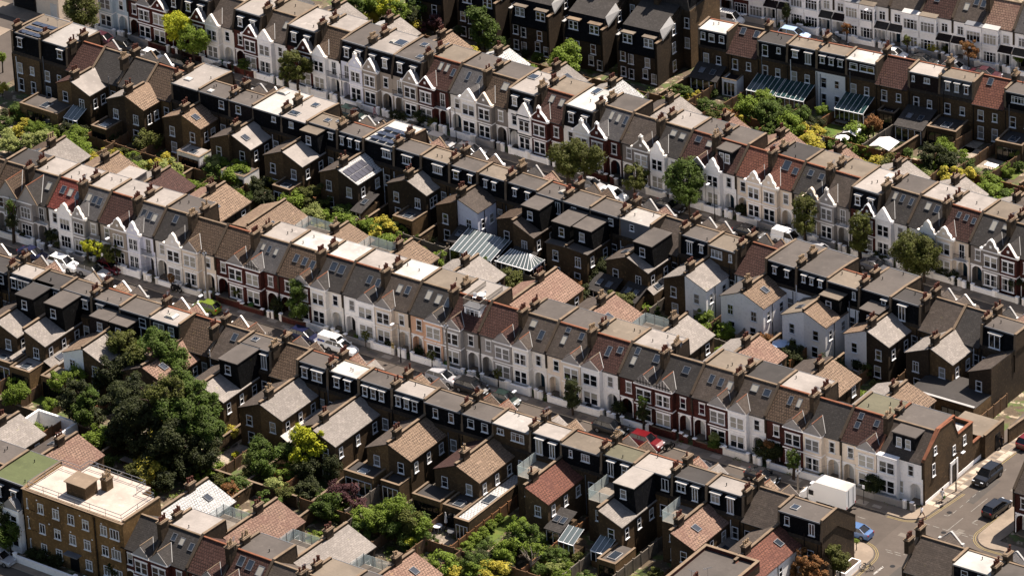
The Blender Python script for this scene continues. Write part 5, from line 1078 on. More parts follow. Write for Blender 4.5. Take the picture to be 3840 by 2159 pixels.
for (row, B_, place, dy) in ((ROWM, M_B, 'middle terrace', -1.95), (ROWT, T_B, 'upper terrace', -1.95), (ROWW, W_B, 'white terrace at the top', -1.9)):
    S_ = {'middle terrace': M_S, 'upper terrace': T_S}.get(place, W_S)
    for i, s in enumerate(S_):
        w = B_[i+1]-B_[i]; gp_ = (w-1.5, w-.5) if s.get('bay') == 'a' else (.5, 1.5)
        m = rnd.choice(['white', 'white', 'offwhite', 'grey_wall', 'white']) if s.get('wall') != 'brick_red' or rnd.random() < .5 else 'brick_red'
        h = rnd.choice([.75, .9, 1.0])
        y = row.y0+row.slope*B_[i]+dy
        fwall(B_[i], B_[i+1], y, row.slope, h, m, '%s low front wall of the %s house in the %s' % ({'white': 'white', 'offwhite': 'off-white', 'grey_wall': 'grey', 'brick_red': 'red brick'}[m], ORD[i], place), gp_, 'front garden walls')
for i, (a, e) in enumerate(((-12, -2), (-1.2, 6))): fwall(a, e, -88.0, -.028, 1.0, 'white', ('long white wall in front of the flats', 'short white wall right of the flats entrance')[i], (20, 21), 'walls by the flats')
def fence(p, q, h, m, label, grp, th=.08):
    a, e = Vector(p), Vector(q); L_ = (e-a).length; P = thing('garden_fence', label, 'fence', (a.x, a.y, 0), math.atan2((e-a).y, (e-a).x), grp)
    b, c = MB(), MB(); n = max(1, round(L_/1.8)); brick = m.startswith('brick')
    for i in range(n):
        x0, x1 = L_*i/n, L_*(i+1)/n; hh = h+rnd.uniform(-.06, .06); b.box(x0+.02, x1-.02, -th/2, th/2, 0, hh, m)
        if not brick:
            for k in range(int((x1-x0)/.22)): b.box(x0+.05+k*.22, x0+.07+k*.22, -th/2-.02, -th/2, .05, hh-.05, 'wood_grey')
    w_ = .14 if brick else .09; pm = cached(('post', brick, m, round(h, 1)), lambda: MB().box(-.07, .07, -w_, w_, 0, round(h, 1)+.12, m).mesh('post'))
    if not brick:
        for i in range(n+1): link('post', pm, P, (L_*i/n, 0, 0))
    else: MB().box(0, L_, -th/2-.05, th/2+.05, h+.08, h+.15, 'brick_coping').build('coping', P)
    b.build('panel', P)
def fences(B_, yf, ya, yb, skip, what, grp, every=1):
    for i, x in enumerate(B_):
        if i in skip or i % every: continue
        m = rnd.choice(['wood_fence', 'wood_fence', 'brick_brown', 'wood_grey', 'wood']); y0, y1 = ya(x), yb(x)
        fence((x, y0), (x-(y1-y0)*yf, y1), rnd.uniform(1.5, 1.9), m, '%s garden fence, %s from the left behind the %s' % ({'wood_fence': 'brown', 'brick_brown': 'brick', 'wood_grey': 'weathered grey', 'wood': 'orange-brown'}[m], ORD[i], what), grp, .22 if m.startswith('brick') else .08)
mid_ = lambda x: 1.9-.035*(x-10)*.8 if x < 40 else -1.0
fences(M_B[:-3], 0, lambda x: -8.5, mid_, (), 'middle terrace', 'fences behind the middle terrace', 1)
fences(U_B[1:], 0, lambda x: mid_(x)+.3, lambda x: 8.5-.03*x*1.3, (), 'second terrace', 'fences behind the second terrace', 1)
fences(T_B, 0, lambda x: 41.5-.027*x, lambda x: 54.5+.02*x, (), 'upper terrace', 'fences behind the upper terrace', 1)
fences(R_B, -.07, lambda x: 55.0+.03*x, lambda x: 64.5+.088*x, (), 'top right terrace', 'fences behind the top right terrace', 1)
fences(N_B[:-2], 0, lambda x: -60.0, lambda x: -44.5, (), 'lower terrace', 'fences behind the lower terrace', 1)
fences([-27, -22.4, -17.5, -12.3, 3.3, 8.2, 13.4, 18.6, 24.1, 29.4, 34.7, 40], 0, lambda x: -77, lambda x: -60.3, (), 'bottom terrace', 'fences behind the bottom terrace', 1)
for (a, e, l, m) in (((-75, mid_(-75)), (-20, mid_(-20)), 'long back fence between the left gardens', 'wood_fence'), ((-19.5, mid_(-19.5)), (40, mid_(40)), 'long back fence between the central gardens', 'wood_grey'), ((-60, 54.0), (-2, 54.7), 'long back fence below the mansion blocks', 'wood_fence'), ((-1.5, 55), (50, 56), 'long back fence below the top right terrace', 'wood'), ((-60, -60.2), (10, -60.2), 'long back fence among the big trees', 'brick_dark'), ((10.5, -60.2), (62, -60.2), 'long back fence at the bottom gardens', 'wood_fence')):
    fence(a, e, 1.7, m, l, 'long back fences', .2 if m.startswith('brick') else .08)
fence((76.3, -2.2), (77.4, 12), 2.0, 'brick_brown', 'brick garden wall along the side road pavement', 'side road walls', .24)
# ---------------------------------------------------------------- trees and shrubs
def crown_mesh(shape, n, leaf, seed, m):
    r = random.Random(seed); v, f = [], []
    nb = {'round': 34, 'column': 30, 'hedge': 40, 'loose': 30, 'cedar': 30}[shape]
    cl = []
    for i in range(nb):
        while True:
            p = Vector((r.uniform(-1, 1), r.uniform(-1, 1), r.uniform(-1, 1)))
            if .25 < p.length < 1: break
        if shape == 'hedge': p = Vector((p.x*.95, p.y*.9, p.z*.85)); q = .34
        else:
            p = p.normalized()*r.uniform(.45, .82); q = r.uniform(.22, .4)
            if shape == 'loose': q *= .75; p *= 1.12
            if shape == 'cedar': p.z = round(p.z*3)/3+r.uniform(-.05, .05); p.x *= 1-.35*max(0, p.z); p.y *= 1-.35*max(0, p.z)
        cl.append((p, q))
    per = n//nb
    for p, q in cl:
        fl_ = .4 if shape == 'cedar' else .85
        for k in range(per):
            d = Vector((r.gauss(0, 1), r.gauss(0, 1), r.gauss(0, 1))).normalized(); c = p + Vector((d.x, d.y, d.z*fl_))*q*(r.random()**.35)
            nn = (d*.6 + Vector((0, 0, .55)) + Vector((r.uniform(-1, 1), r.uniform(-1, 1), r.uniform(-1, 1)))*.55).normalized()
            t = nn.orthogonal().normalized(); t = (Matrix.Rotation(r.uniform(0, 6.28), 3, nn) @ t); s = nn.cross(t); L_ = leaf*r.uniform(.7, 1.3); i0 = len(v)
            for a, b_ in ((-1, 0), (0, -.62), (1, 0), (0, .62)): v.append(tuple(c + t*a*L_ + s*b_*L_))
            f.append((i0, i0+1, i0+2, i0+3))
    me = bpy.data.meshes.new('crown'); me.from_pydata(v, [], f); me.materials.append(MATS[m]); me.update(); return me
def trunk_mesh(h, rad, seed, spread):
    r = random.Random(seed); b = MB(); top = Vector((r.uniform(-.1, .1)*h*.3, r.uniform(-.1, .1)*h*.3, h*.62)); b.beam((0, 0, 0), top, rad*2, 'bark', rad*1.3, 7)
    for i in range(6):
        a = i*1.05+r.random(); q = top + Vector((math.cos(a)*spread, math.sin(a)*spread, h*.38*r.uniform(.7, 1.3))); mid = top.lerp(q, .5)+Vector((0, 0, .1*h)); b.beam(top*r.uniform(.7, 1), mid, rad*1.0, 'bark', rad*.6, 5); b.beam(mid, q, rad*.6, 'bark', rad*.2, 5)
    return b.mesh('trunk')
KN_ = {'leaf_green': 'green', 'leaf_dark': 'dark green', 'leaf_olive': 'olive', 'leaf_lime': 'lime green', 'leaf_yellow': 'yellow-green', 'leaf_purple': 'purple leaved', 'leaf_rust': 'rust coloured', 'leaf_pale': 'pale green', 'leaf_bright': 'bright green'}
def plant(n, x, y, rp, kind, zc=None, shape='round', sz=None, street=False, label=None):
    r = rp/2.0117/27.3; zc = zc if zc is not None else r*.85
    c = tp(n, x, y, zc); rz_ = r*(sz or (1.0 if street or zc > 2.2 else .85)); rz_ = min(rz_, zc*1.02)
    big = r > 2.4; mid = r > 1.1
    sc = 0 if r < .75 else (1 if not mid else (2 if not big else (3 if r < 3.6 else 4)))
    nleaf = (420, 1200, 3200, 7800, 14000)[sc]; leaf = (.16, .105, .07, .05, .036)[sc]; var = rnd.randrange(3)
    me = cached(('crown', shape, sc, kind, var), lambda: crown_mesh(shape, nleaf, leaf, hash((shape, sc, var)) % 999 if False else sc*17+var*5+len(shape), kind))
    tree = street or zc-rz_ > .7 or r > 2.2
    what = 'tree' if tree else ('hedge' if shape == 'hedge' else 'shrub')
    place = PL(c)
    lab = label or '%s %s %s' % (KN_[kind], {'column': 'narrow', 'hedge': 'clipped', 'loose': 'loose', 'cedar': 'spreading', 'round': 'bushy'}[shape] + (' large' if big else (' small' if not mid else '')), what) + ' ' + place
    P = thing('garden_tree' if tree and not street else ('street_tree' if street else what), lab, what, (c.x, c.y, 0), 0, None)
    o = link('crown', me, P, (0, 0, zc), rnd.uniform(0, 6.28)); o.scale = (r, r, rz_)
    tr = cached(('trunk', tree, sc), lambda: trunk_mesh(1, .03 if tree else .03, 5+sc, .22)); t = link('trunk', tr, P); hgt = max(zc*1.1, .5); t.scale = (hgt, hgt, hgt)
    return P
def PL(c):
    """where a plant stands, named by its neighbours"""
    x, y = c.x, c.y
    def near(B_, nm):
        k = min(range(len(B_)-1), key=lambda i: abs((B_[i]+B_[i+1])/2-x)); return 'the %s house of the %s' % (ORD[k], nm)
    if y > 80+.1*x: return 'in front of ' + near(W_B, 'white terrace')
    if y > 72+.08*x: return 'in the top street'
    if y > 54: return 'behind ' + near(R_B, 'top right terrace') if x > -14 else 'below the mansion blocks'
    if y > 36: return 'behind ' + near(T_B, 'upper terrace')
    if y > 20: return 'in front of ' + near(T_B, 'upper terrace')
    if y > 1.5: return 'behind ' + near(U_B, 'second terrace')
    if y > -17: return 'behind ' + near(M_B, 'middle terrace')
    if y > -29: return 'in front of ' + near(M_B, 'middle terrace')
    if y > -60.5: return 'behind ' + near(N_B, 'lower terrace')
    if y > -84: return 'behind ' + near(D_B, 'bottom terrace') if x > 3 else 'in the gardens above the flats'
    return 'in front of the flats'
G_, Dk, Ol, Li, Ye, Pu, Ru, Pa, Br = 'leaf_green', 'leaf_dark', 'leaf_olive', 'leaf_lime', 'leaf_yellow', 'leaf_purple', 'leaf_rust', 'leaf_pale', 'leaf_bright'
PLANTS = [(2,100,60,120,G_,4),(2,430,90,110,Br,4),(2,240,20,110,Br,4.5),(2,560,60,90,G_,3.5),(1,60,1080,90,Pa,1.8),(1,260,960,80,Br,1.8),(1,640,1180,80,Br,1.8),(1,760,1230,80,Ye,1.8),(1,1000,1180,60,Br,1.4),(1,1500,1440,90,Br,2),(1,1380,1430,80,Ye,1.6),(3,480,800,110,Br,2.6),(3,650,850,110,G_,3),(3,820,950,110,Br,2.6),(8,280,1020,110,Br,3),(8,1250,1250,100,Br,2.4),(8,1000,1330,90,G_,2),(8,1450,1240,90,Br,2.2),(7,2480,900,100,G_,2.5),(3,1980,1130,90,Br,2.6),(3,2330,1380,90,Br,2),
(7,1000,60,150,Dk,7),(7,1020,230,150,Dk,6),(4,850,1340,130,Dk,4.5),(7,880,400,100,Dk,2.5),(7,1050,450,120,Dk,3),(4,880,1120,90,Ol,7),(4,1060,1240,120,Ol,6.5),(7,1430,250,160,G_,7),
(1,620,60,165,Ol,5,'round',None,1),(1,1350,190,135,Li,5.5,'round',None,1),(1,1450,290,135,Br,4.4,'round',None,1),(1,1840,480,58,G_,2.2),(1,2235,490,140,Ol,4.8,'loose',None,1),(1,2170,540,90,Ol,4,'loose',None,1),(1,10,430,50,Br,2.5),(1,15,660,65,Ye,1.6),
(1,140,840,95,G_,1.4),(1,30,930,85,G_),(1,250,870,55,Ye),(1,190,930,60,Ye),(1,130,985,60,Ye),(1,60,1010,60,Pa),(1,230,1060,80,Pa),(1,330,1040,90,Pa),(1,400,1080,70,Pa),(1,370,980,60,G_),(1,510,980,75,Dk,1.6),(1,620,985,60,Dk),(1,470,1130,80,Br),(1,570,1120,110,Br,1.8),(1,700,1170,65,Ol),(1,800,1150,55,Ye),(1,870,1180,65,Ye),(1,950,1250,60,Ol),(1,1120,1275,88,Pa,1.7),(1,1215,1250,55,Pu,1.2),(1,1330,1350,85,Br,1.3),(1,1440,1400,70,Br),(1,1560,1370,45,Br),(1,1660,1430,60,G_),(1,1790,1430,60,Dk),(1,1960,1390,95,Dk,2),(1,30,850,45,Dk),(1,120,1100,60,G_),(1,420,1010,40,Br),
(2,40,30,90,G_,3),(2,130,-10,80,G_,3.5),(2,340,40,110,Li,4.5),(2,260,100,70,Ye,3),(2,500,130,95,Dk,3),(2,180,130,50,Li),(2,600,200,55,Pu,1.6),(2,700,150,65,Pu,2.4),(2,560,240,50,Br),(2,1030,130,115,G_,6.5),(2,1080,250,125,G_,4),(2,1190,320,65,G_,2.6),(2,1280,400,45,G_),(2,1385,400,42,Dk),(2,1480,430,55,G_),(2,1370,490,60,Li),(2,1700,430,155,Br,4.6),(2,890,230,50,Dk,2),(2,1880,620,42,G_),(2,2540,680,70,G_,1.8),(2,2150,640,40,Ol),
(2,400,860,45,Dk,1,'hedge'),(2,460,880,45,Dk,1,'hedge'),(2,600,880,75,Dk,1.5),(2,680,920,48,Ol,1.1,'hedge'),(2,1700,1170,150,Ol,5,'round',None,1),(2,1830,1180,150,Ol,5,'round',None,1),(2,1720,1240,110,Ol,3.8,'round',None,1),(2,2210,1330,112,Ol,3.4,'loose',None,1),
(3,20,1340,180,G_,5,'round',None,1),(3,780,80,42,Dk,3.4,'column',1.9,1),(3,880,170,50,Dk,1.1,'hedge'),(3,940,180,40,Dk,1.1,'hedge'),(3,1235,210,45,Ru,2.8,'loose',None,1),(3,1690,300,42,Ol,2.8,'loose',None,1),(3,1740,270,60,Ye,1.8,'hedge'),(3,1800,310,55,Ye,1.5,'hedge'),(3,1890,360,48,Ye,1.2,'hedge'),(3,1980,370,32,Ol,1.1,'hedge'),(3,2160,370,85,Ru,3.2,'loose',None,1),(3,2540,420,65,Br,2),
(3,20,690,60,G_,1.8),(3,230,700,45,G_),(3,160,790,75,G_,2),(3,270,830,80,G_),(3,370,870,90,Ru,1.6),(3,600,740,95,Br,2.2),(3,540,850,90,G_,1.8),(3,690,820,95,G_,2.6),(3,790,880,100,G_,2.4),(3,900,860,90,G_,2.6),(3,870,1020,60,Dk),(3,1000,930,80,Dk),(3,1060,830,65,Br,1.8),(3,650,960,80,Dk),(3,760,980,90,G_),(3,970,1000,60,Dk),(3,1060,1060,60,Dk),(3,1130,1080,55,Br),(3,1210,1100,60,Br),(3,1300,1130,60,Br),(3,1400,1140,60,Br),(3,1440,930,80,Ru,2.8),(3,1400,980,60,Ol,2),(3,1650,1110,60,Dk),(3,1530,1170,60,Dk),(3,1700,1150,50,G_),(3,1900,1180,120,Dk,2.4),(3,2000,1200,100,Dk,2.2),(3,1960,1080,55,Br,2.4),(3,2140,1230,70,G_),(3,2190,1320,75,Ol),(3,2110,1160,50,Br),(3,1850,1310,62,Pa),(3,1780,1340,45,Br),(3,2440,1280,65,Br),(3,2260,1430,70,Br),(3,2400,1400,55,Br),(3,2540,1250,50,G_),(3,930,1110,40,Br),(3,1280,1040,45,Br),(3,2300,1320,50,G_),
(4,80,110,48,G_,5.5,'column',1.5,1),(4,85,215,55,Dk,3.6,'column',1.3,1),(4,385,320,62,Dk,1.9),(4,495,330,58,Dk,1.9),(4,660,400,62,Li,3,'loose',None,1),(4,740,430,60,Li,3,'loose',None,1),(4,830,460,75,Ol,2.8,'loose',None,1),(4,900,400,90,Dk,2.4),(4,430,390,25,Ol,1.3),(4,170,310,45,Dk,.9,'hedge'),(4,560,410,45,Dk,.9),(4,1290,650,38,Ru,1.9,'loose',None,1),(4,1795,740,48,Ol,1.9,'loose',None,1),(4,2250,730,85,G_,5.2,'column',1.1,1),(4,2240,850,95,G_,3.2,'round',None,1),(4,2085,860,50,Dk,1.6,'hedge',1.7),(4,1240,580,25,Dk),(4,1700,40,60,Ye),(4,1750,95,65,Br),(4,1650,10,60,Br),(4,1900,50,65,G_),(4,1980,40,85,Dk,2),(4,2270,60,60,Pa,1.6),(4,2290,110,45,G_),(4,2420,160,78,Br,1.6),(4,2350,190,45,Pa),(4,1800,20,60,Br),
(4,960,1150,120,Ol,6,'cedar'),(4,900,1250,120,Dk,4.5,'cedar'),(4,1180,1160,150,G_,7.5),(4,1290,1230,150,G_,6),(4,1340,1380,150,G_,5),(4,1000,1350,150,Dk,4,'cedar'),(4,450,1420,90,Br,3),(4,560,1400,95,Br,3),(4,10,1330,40,Br),(4,110,1440,65,Br),(4,1170,1300,130,Dk,5),(4,760,1420,70,Dk,3),
(5,200,240,75,Br,1.7),(5,280,280,80,Br,1.7),(5,580,345,32,G_),(5,1990,560,75,Dk,3.4),(5,1940,640,80,Dk,2.4),(5,1930,690,50,Ye,1.4),(5,2040,640,60,Dk),(5,1740,700,80,Ru,1.3),(5,1830,770,60,Li),(5,1900,780,60,Br),(5,2230,860,50,Br),(5,2300,880,55,Br),(5,2370,890,45,G_),(5,180,1080,35,Ol,1.8,'loose',None,1),(5,680,1230,38,Ol,1.8,'loose',None,1),(5,1180,1370,38,Ol,2,'loose',None,1),(5,580,1200,48,Dk,.8,'hedge'),(5,360,1150,40,Dk,.8,'hedge'),(5,1740,1420,50,G_,3.2,'column',1.6,1),
(6,50,30,80,G_,3.6,'round',None,1),(6,440,130,60,Dk,1),(6,920,130,100,Ol,5,'column',1.2,1),(6,920,240,90,Ol,3.6,'round',None,1),(6,1340,270,100,Ol,5,'column',1.2,1),(6,1330,370,80,Ol,3.2,'round',None,1),(6,1690,430,150,Ol,4.8,'round',None,1),(6,1820,450,150,Ol,4.6,'round',None,1),(6,1750,520,110,Ol,3.4,'round',None,1),(6,1450,470,42,Dk,.9),(6,1510,500,40,Dk,.9),(6,1900,580,50,Dk,1,'hedge'),(6,1970,600,52,Dk,1,'hedge'),(6,2040,630,50,Dk,1,'hedge'),(6,2520,680,90,Dk,2),(6,2410,700,60,Dk),(6,1000,310,32,Dk),(6,165,930,78,Br,1.7),(6,235,1000,55,G_),(6,310,1040,80,Br,1.8),(6,350,1070,60,G_),(6,610,1100,62,Ru,1.5),(6,680,1140,50,Ru),(6,665,1060,42,G_),(6,860,1150,65,Ol,1.6),(6,800,1190,70,Ol,1.5),(6,790,1270,45,Br),(6,1330,1290,60,Dk,1.6),(6,1400,1330,60,Ol,1.4),(6,2480,30,65,Br,1.6),(6,2550,70,50,G_),(6,2220,10,40,Br),(6,1030,1240,30,Br),
(7,140,60,90,Br,3.4),(7,60,100,60,Br,2.4),(7,380,150,65,Br,2.2),(7,590,60,110,Dk,5.5),(7,520,160,100,Dk,4),(7,640,200,100,G_,4),(7,660,90,80,G_,5.5),(7,270,340,60,Br,1.4),(7,290,390,45,G_,1.2),(7,1180,80,110,Ol,9,'round'),(7,1290,40,120,Ol,9.5,'round'),(7,1450,60,130,G_,8.5),(7,1560,150,120,G_,7.5),(7,1160,220,130,Dk,6.5),(7,1350,220,170,G_,7),(7,1540,330,150,G_,6),(7,1300,400,190,Dk,5),(7,1520,500,140,Dk,4),(7,1200,540,120,Dk,3,'cedar'),(7,1420,600,120,Dk,2.6),(7,900,120,150,Dk,5,'cedar'),(7,950,330,130,Dk,3.4),(7,1740,360,60,Ye,1.5),(7,1775,530,35,Li),(7,550,345,48,G_),(7,1010,640,70,Ol,1.6),(7,1110,690,80,Ol,1.7),(7,1240,720,90,Dk,1.7),(7,1080,760,60,Ru),(7,1680,740,80,Ol,1.6),(7,1740,800,85,Ru,1.7),(7,1650,620,50,Br,1.2),(7,1950,480,90,G_,3.6),(7,2010,580,120,G_,3),(7,1900,560,70,Pa,2),(7,2270,380,90,Li,5.6),(7,2370,430,110,Li,5.2),(7,2280,520,100,Li,3.8),(7,2160,500,85,G_,3.6),(7,2330,620,110,Dk,2.6),(7,2080,760,80,Pa,1.8),(7,2160,820,85,Ol,1.7),(7,2130,680,80,Ru,1.5),(7,2500,640,80,Dk,2.6,'column',1.4),(7,2400,830,65,G_),(7,2430,930,90,G_,2),(7,2540,800,80,Pu,2.4),(7,60,980,100,Dk,4.6,'round',1.2,1),(7,70,1120,95,G_,3.2,'round',1.2,1),(7,880,1380,75,Dk,2),(7,330,1290,60,Dk,.9,'hedge'),(7,430,1320,60,Dk,.9,'hedge'),(7,240,1270,50,Dk,.9),
(8,50,820,90,Pu,2.6),(8,120,900,70,Pu,1.8),(8,170,1010,95,Br,2.2),(8,410,930,110,Br,4.4),(8,500,1000,110,Ol,3.6),(8,600,1070,90,Br,2.8),(8,400,1090,110,G_,2.2),(8,540,1190,75,Li,1.3),(8,150,1110,85,G_,1.6),(8,620,1140,55,G_),(8,1190,1010,40,Br,.8),(8,1130,1060,48,Br,.8),(8,1060,1110,52,Br,.8),(8,1000,1160,55,Br,.8),(8,950,1220,52,Br,.8),(8,900,1280,55,G_),(8,1340,1080,95,Br,3.4),(8,1420,1140,100,G_,3),(8,1320,1190,100,Dk,2.2),(8,1540,1180,36,Br),(8,1560,1290,70,G_,1.5),(8,1640,1300,80,G_,1.7),(8,1100,1230,80,G_,1.3),(8,1060,1320,85,Dk,1.5),(8,880,1340,55,Ol),(8,1200,1300,70,G_),(8,1240,1390,80,Dk),(8,850,1400,60,Ol),(8,1700,1370,65,Br),(8,1790,1310,52,Ol),(8,1660,1430,75,Br),(8,2370,1420,55,Ol,2),(8,1500,1400,70,G_),(8,980,1410,60,Br),(8,1740,40,62,Dk,3.8,'column',1.4,1),(8,1740,110,68,Dk,2.4,'round',None,1),(8,2275,130,40,G_,4.2,'column',1.4,1),(8,2275,220,54,Dk,2.6,'round',None,1),(8,2100,170,60,Dk,1.4),
(9,240,400,45,Pa,1.8),(9,240,450,50,G_,1.2),(9,620,480,85,Dk,2),(9,700,500,80,Dk,1.9),(9,640,460,50,Ru,2.6),(9,830,540,55,G_,3.4,'loose',None,1),(9,840,590,55,G_,2.6,'loose',None,1),(9,1430,740,85,Dk,2.1),(9,930,1330,90,Ru,4.5,'loose',None,1),(9,1000,1390,95,Ru,3.6,'loose',None,1),(9,890,1420,90,Ru,3,'loose',None,1),(9,1140,1270,75,Ol,4.2,'round',None,1),(9,1190,1340,80,Ol,3.4,'round',None,1),(9,1310,1180,26,Br,1.4),(9,2210,330,35,Ru,2.2),(9,2240,380,32,Ol,1.8)]
rnd.seed(99)
LAB = {}
def auto(n, x0, x1, f0, f1, kinds):
    for i in range(n):
        x = x0+(x1-x0)*(i+rnd.random())/n; t = rnd.random(); y = f0(x)+(f1(x)-f0(x))*t; r = rnd.uniform(1.0, 2.6)
        p_ = Vector((x, y, r*.8))-CC; k_ = 20000/p_.dot(CF); px, py = 1920+k_*p_.dot(CR), 1079.5-k_*p_.dot(CU)
        if -60 < px < 3900 and -60 < py < 2220: PLANTS.append((1, px*2.0117, py*2.0117, r*55, rnd.choice(kinds), r*.8, rnd.choice(['round', 'round', 'loose'])))
rnd.seed(1234)
auto(46, -82, -18, lambda x: -3.5, lambda x: 6.5-.05*(x+40), [G_, Br, Br, Ye, Ol, Dk, Pa]); auto(16, -18, 62, lambda x: -3.6, lambda x: .8, [G_, Br, Ol, Dk])
auto(26, -62, 50, lambda x: 48.5, lambda x: 59, [G_, Br, Br, Dk, Ol, Ye]); auto(12, -5, 48, lambda x: 49, lambda x: 57, [Br, Br, G_, Ye])
auto(26, -26, 60, lambda x: -67.5, lambda x: -55, [G_, Br, Dk, Ol, Ye, Pa]); auto(8, 0, 40, lambda x: -67, lambda x: -57, [Br, G_])
for q in PLANTS:
    n, x, y, rp, kind = q[:5]; P = plant(n, x, y, rp, kind, *(q[5:6] or ()), shape=(q[6] if len(q) > 6 else 'round'), sz=(q[7] if len(q) > 7 else None), street=bool(q[8]) if len(q) > 8 else False)
    LAB.setdefault(P['label'], []).append(P)
for l, ps in LAB.items():                      # look-alikes side by side: tell them apart by their order
    if len(ps) > 1:
        ps.sort(key=lambda o: (o.location - CC).dot(CR))
        for i, o in enumerate(ps): o['label'] = (('leftmost ', 'second ', 'third ', 'fourth ', 'fifth ', 'sixth ', 'seventh ', 'eighth ', 'ninth ', 'tenth ', 'eleventh ', 'twelfth ')[i] if i < len(ps)-1 or len(ps) > 6 else 'rightmost ') + l
# low planting nobody could count
def cover():
    r = random.Random(4); v, f, k = [], [], []
    zones = [(-80, 66, lambda x: -5.0, lambda x: 8.0-.045*(x+40), 15000), (-66, 48, lambda x: 47.5-.02*x, lambda x: 61, 12000), (-30, 60, lambda x: -69, lambda x: -52, 14000), (-66, 72, lambda x: -22.8, lambda x: -21.2, 2200), (-95, 60, lambda x: 31.3-.027*x, lambda x: 33-.027*x, 2600)]
    for x0, x1, f0, f1, n in zones:
        cx = [(r.uniform(x0, x1), r.random()) for i in range(n//55)]
        for (c, t) in cx:
            cy = f0(c)+(f1(c)-f0(c))*t; mk = r.choice((0, 0, 1, 1, 2, 3, 4)); hh = r.uniform(.2, .9); sp = r.uniform(.3, .9)
            for j in range(55):
                a = r.gauss(0, sp*.6); b_ = r.gauss(0, sp*.6); z = abs(r.gauss(0, .4))*hh+.03; s = r.uniform(.08, .17); i0 = len(v); an = r.uniform(0, 6.28); dz = r.uniform(-.08, .08)
                ca, sa = math.cos(an)*s, math.sin(an)*s
                v += [(c+a-ca, cy+b_-sa, z-dz), (c+a+sa*.6, cy+b_-ca*.6, z), (c+a+ca, cy+b_+sa, z+dz), (c+a-sa*.6, cy+b_+ca*.6, z)]; f.append((i0, i0+1, i0+2, i0+3)); k.append(mk)
    me = bpy.data.meshes.new('ground_cover'); me.from_pydata(v, [], f)
    for m in (G_, Br, Ol, Dk, Pa): me.materials.append(MATS[m])
    me.polygons.foreach_set('material_index', k); me.update(); tag(link('ground_cover', me), 'low leafy planting and weeds spread through the back gardens', 'planting', kind='stuff')
cover()
# ---------------------------------------------------------------- vehicles
def paint(name, rgb, rough=.28, metal=0.):
    m = bpy.data.materials.new(name); m.use_nodes = True; b = m.node_tree.nodes['Principled BSDF']; b.inputs['Base Color'].default_value = (*lin(rgb), 1)
    b.inputs['Roughness'].default_value = rough; b.inputs['Coat Weight'].default_value = .45; b.inputs['Coat Roughness'].default_value = .06; b.inputs['Metallic'].default_value = metal; MATS[name] = m
for n_, c_ in (('car_white', (225, 225, 222)), ('car_black', (14, 14, 16)), ('car_grey', (70, 70, 74)), ('car_silver', (150, 150, 152)), ('car_navy', (22, 26, 54)), ('car_lime', (92, 108, 30)), ('car_red', (92, 9, 17)), ('car_blue', (70, 98, 138)),
               ('car_paleblue', (150, 172, 200)), ('car_green', (20, 36, 32)), ('car_maroon', (60, 26, 34)), ('van_blue', (60, 90, 160)), ('lamp_red', (150, 20, 16)), ('lamp_clear', (200, 205, 210))): paint(n_, c_)
mat('tyre', (18, 18, 18), rough=.9); mat('skin', (176, 128, 100), var=.1); mat('cloth_white', (225, 222, 220), var=.08); mat('cloth_dark', (34, 34, 40), var=.2); mat('cloth_khaki', (120, 104, 84), var=.1); mat('hair', (48, 34, 26), var=.3); mat('cloth_green', (60, 100, 30)); mat('cloth_pink', (206, 170, 180))
def loft(b, rings, m, close=True):
    i = len(b.v); n = len(rings[0]); k = b.mi(m)
    for r_ in rings: b.v += r_
    for a in range(len(rings)-1):
        for j in range(n):
            j2 = (j+1) % n; b.f.append([i+a*n+j, i+a*n+j2, i+(a+1)*n+j2, i+(a+1)*n+j]); b.k.append(k)
    b.f.append([i+j for j in range(n)][::-1]); b.k.append(k); b.f.append([i+(len(rings)-1)*n+j for j in range(n)]); b.k.append(k)
TY = {'hatch': (4.0, .86, 1.48, [(-1.95, .8, .95), (-1.75, .98, 1.0), (.55, 1.0, .96), (1.5, .98, .84), (1.95, .86, .62)], (-1.9, -1.45, .25, .95)),
      'sedan': (4.6, .9, 1.42, [(-2.25, .84, .92), (-1.9, .96, .98), (.6, 1.0, .95), (1.9, .97, .8), (2.28, .84, .58)], (-1.75, -1.0, .25, 1.1)),
      'suv': (4.7, .95, 1.66, [(-2.3, .86, 1.08), (-2.1, .98, 1.12), (.7, 1.0, 1.08), (1.9, .98, .98), (2.34, .88, .74)], (-2.2, -1.85, .35, 1.1)),
      'estate': (4.6, .9, 1.48, [(-2.25, .86, .98), (-2.05, .97, 1.0), (.6, 1.0, .97), (1.9, .97, .84), (2.28, .86, .6)], (-2.2, -1.8, .3, 1.15)),
      'van': (4.4, .92, 1.85, [(-2.15, .94, 1.12), (-2.05, .98, 1.14), (.9, 1.0, 1.1), (1.75, .98, .98), (2.15, .88, .68)], (-2.12, -2.05, .8, 1.45))}
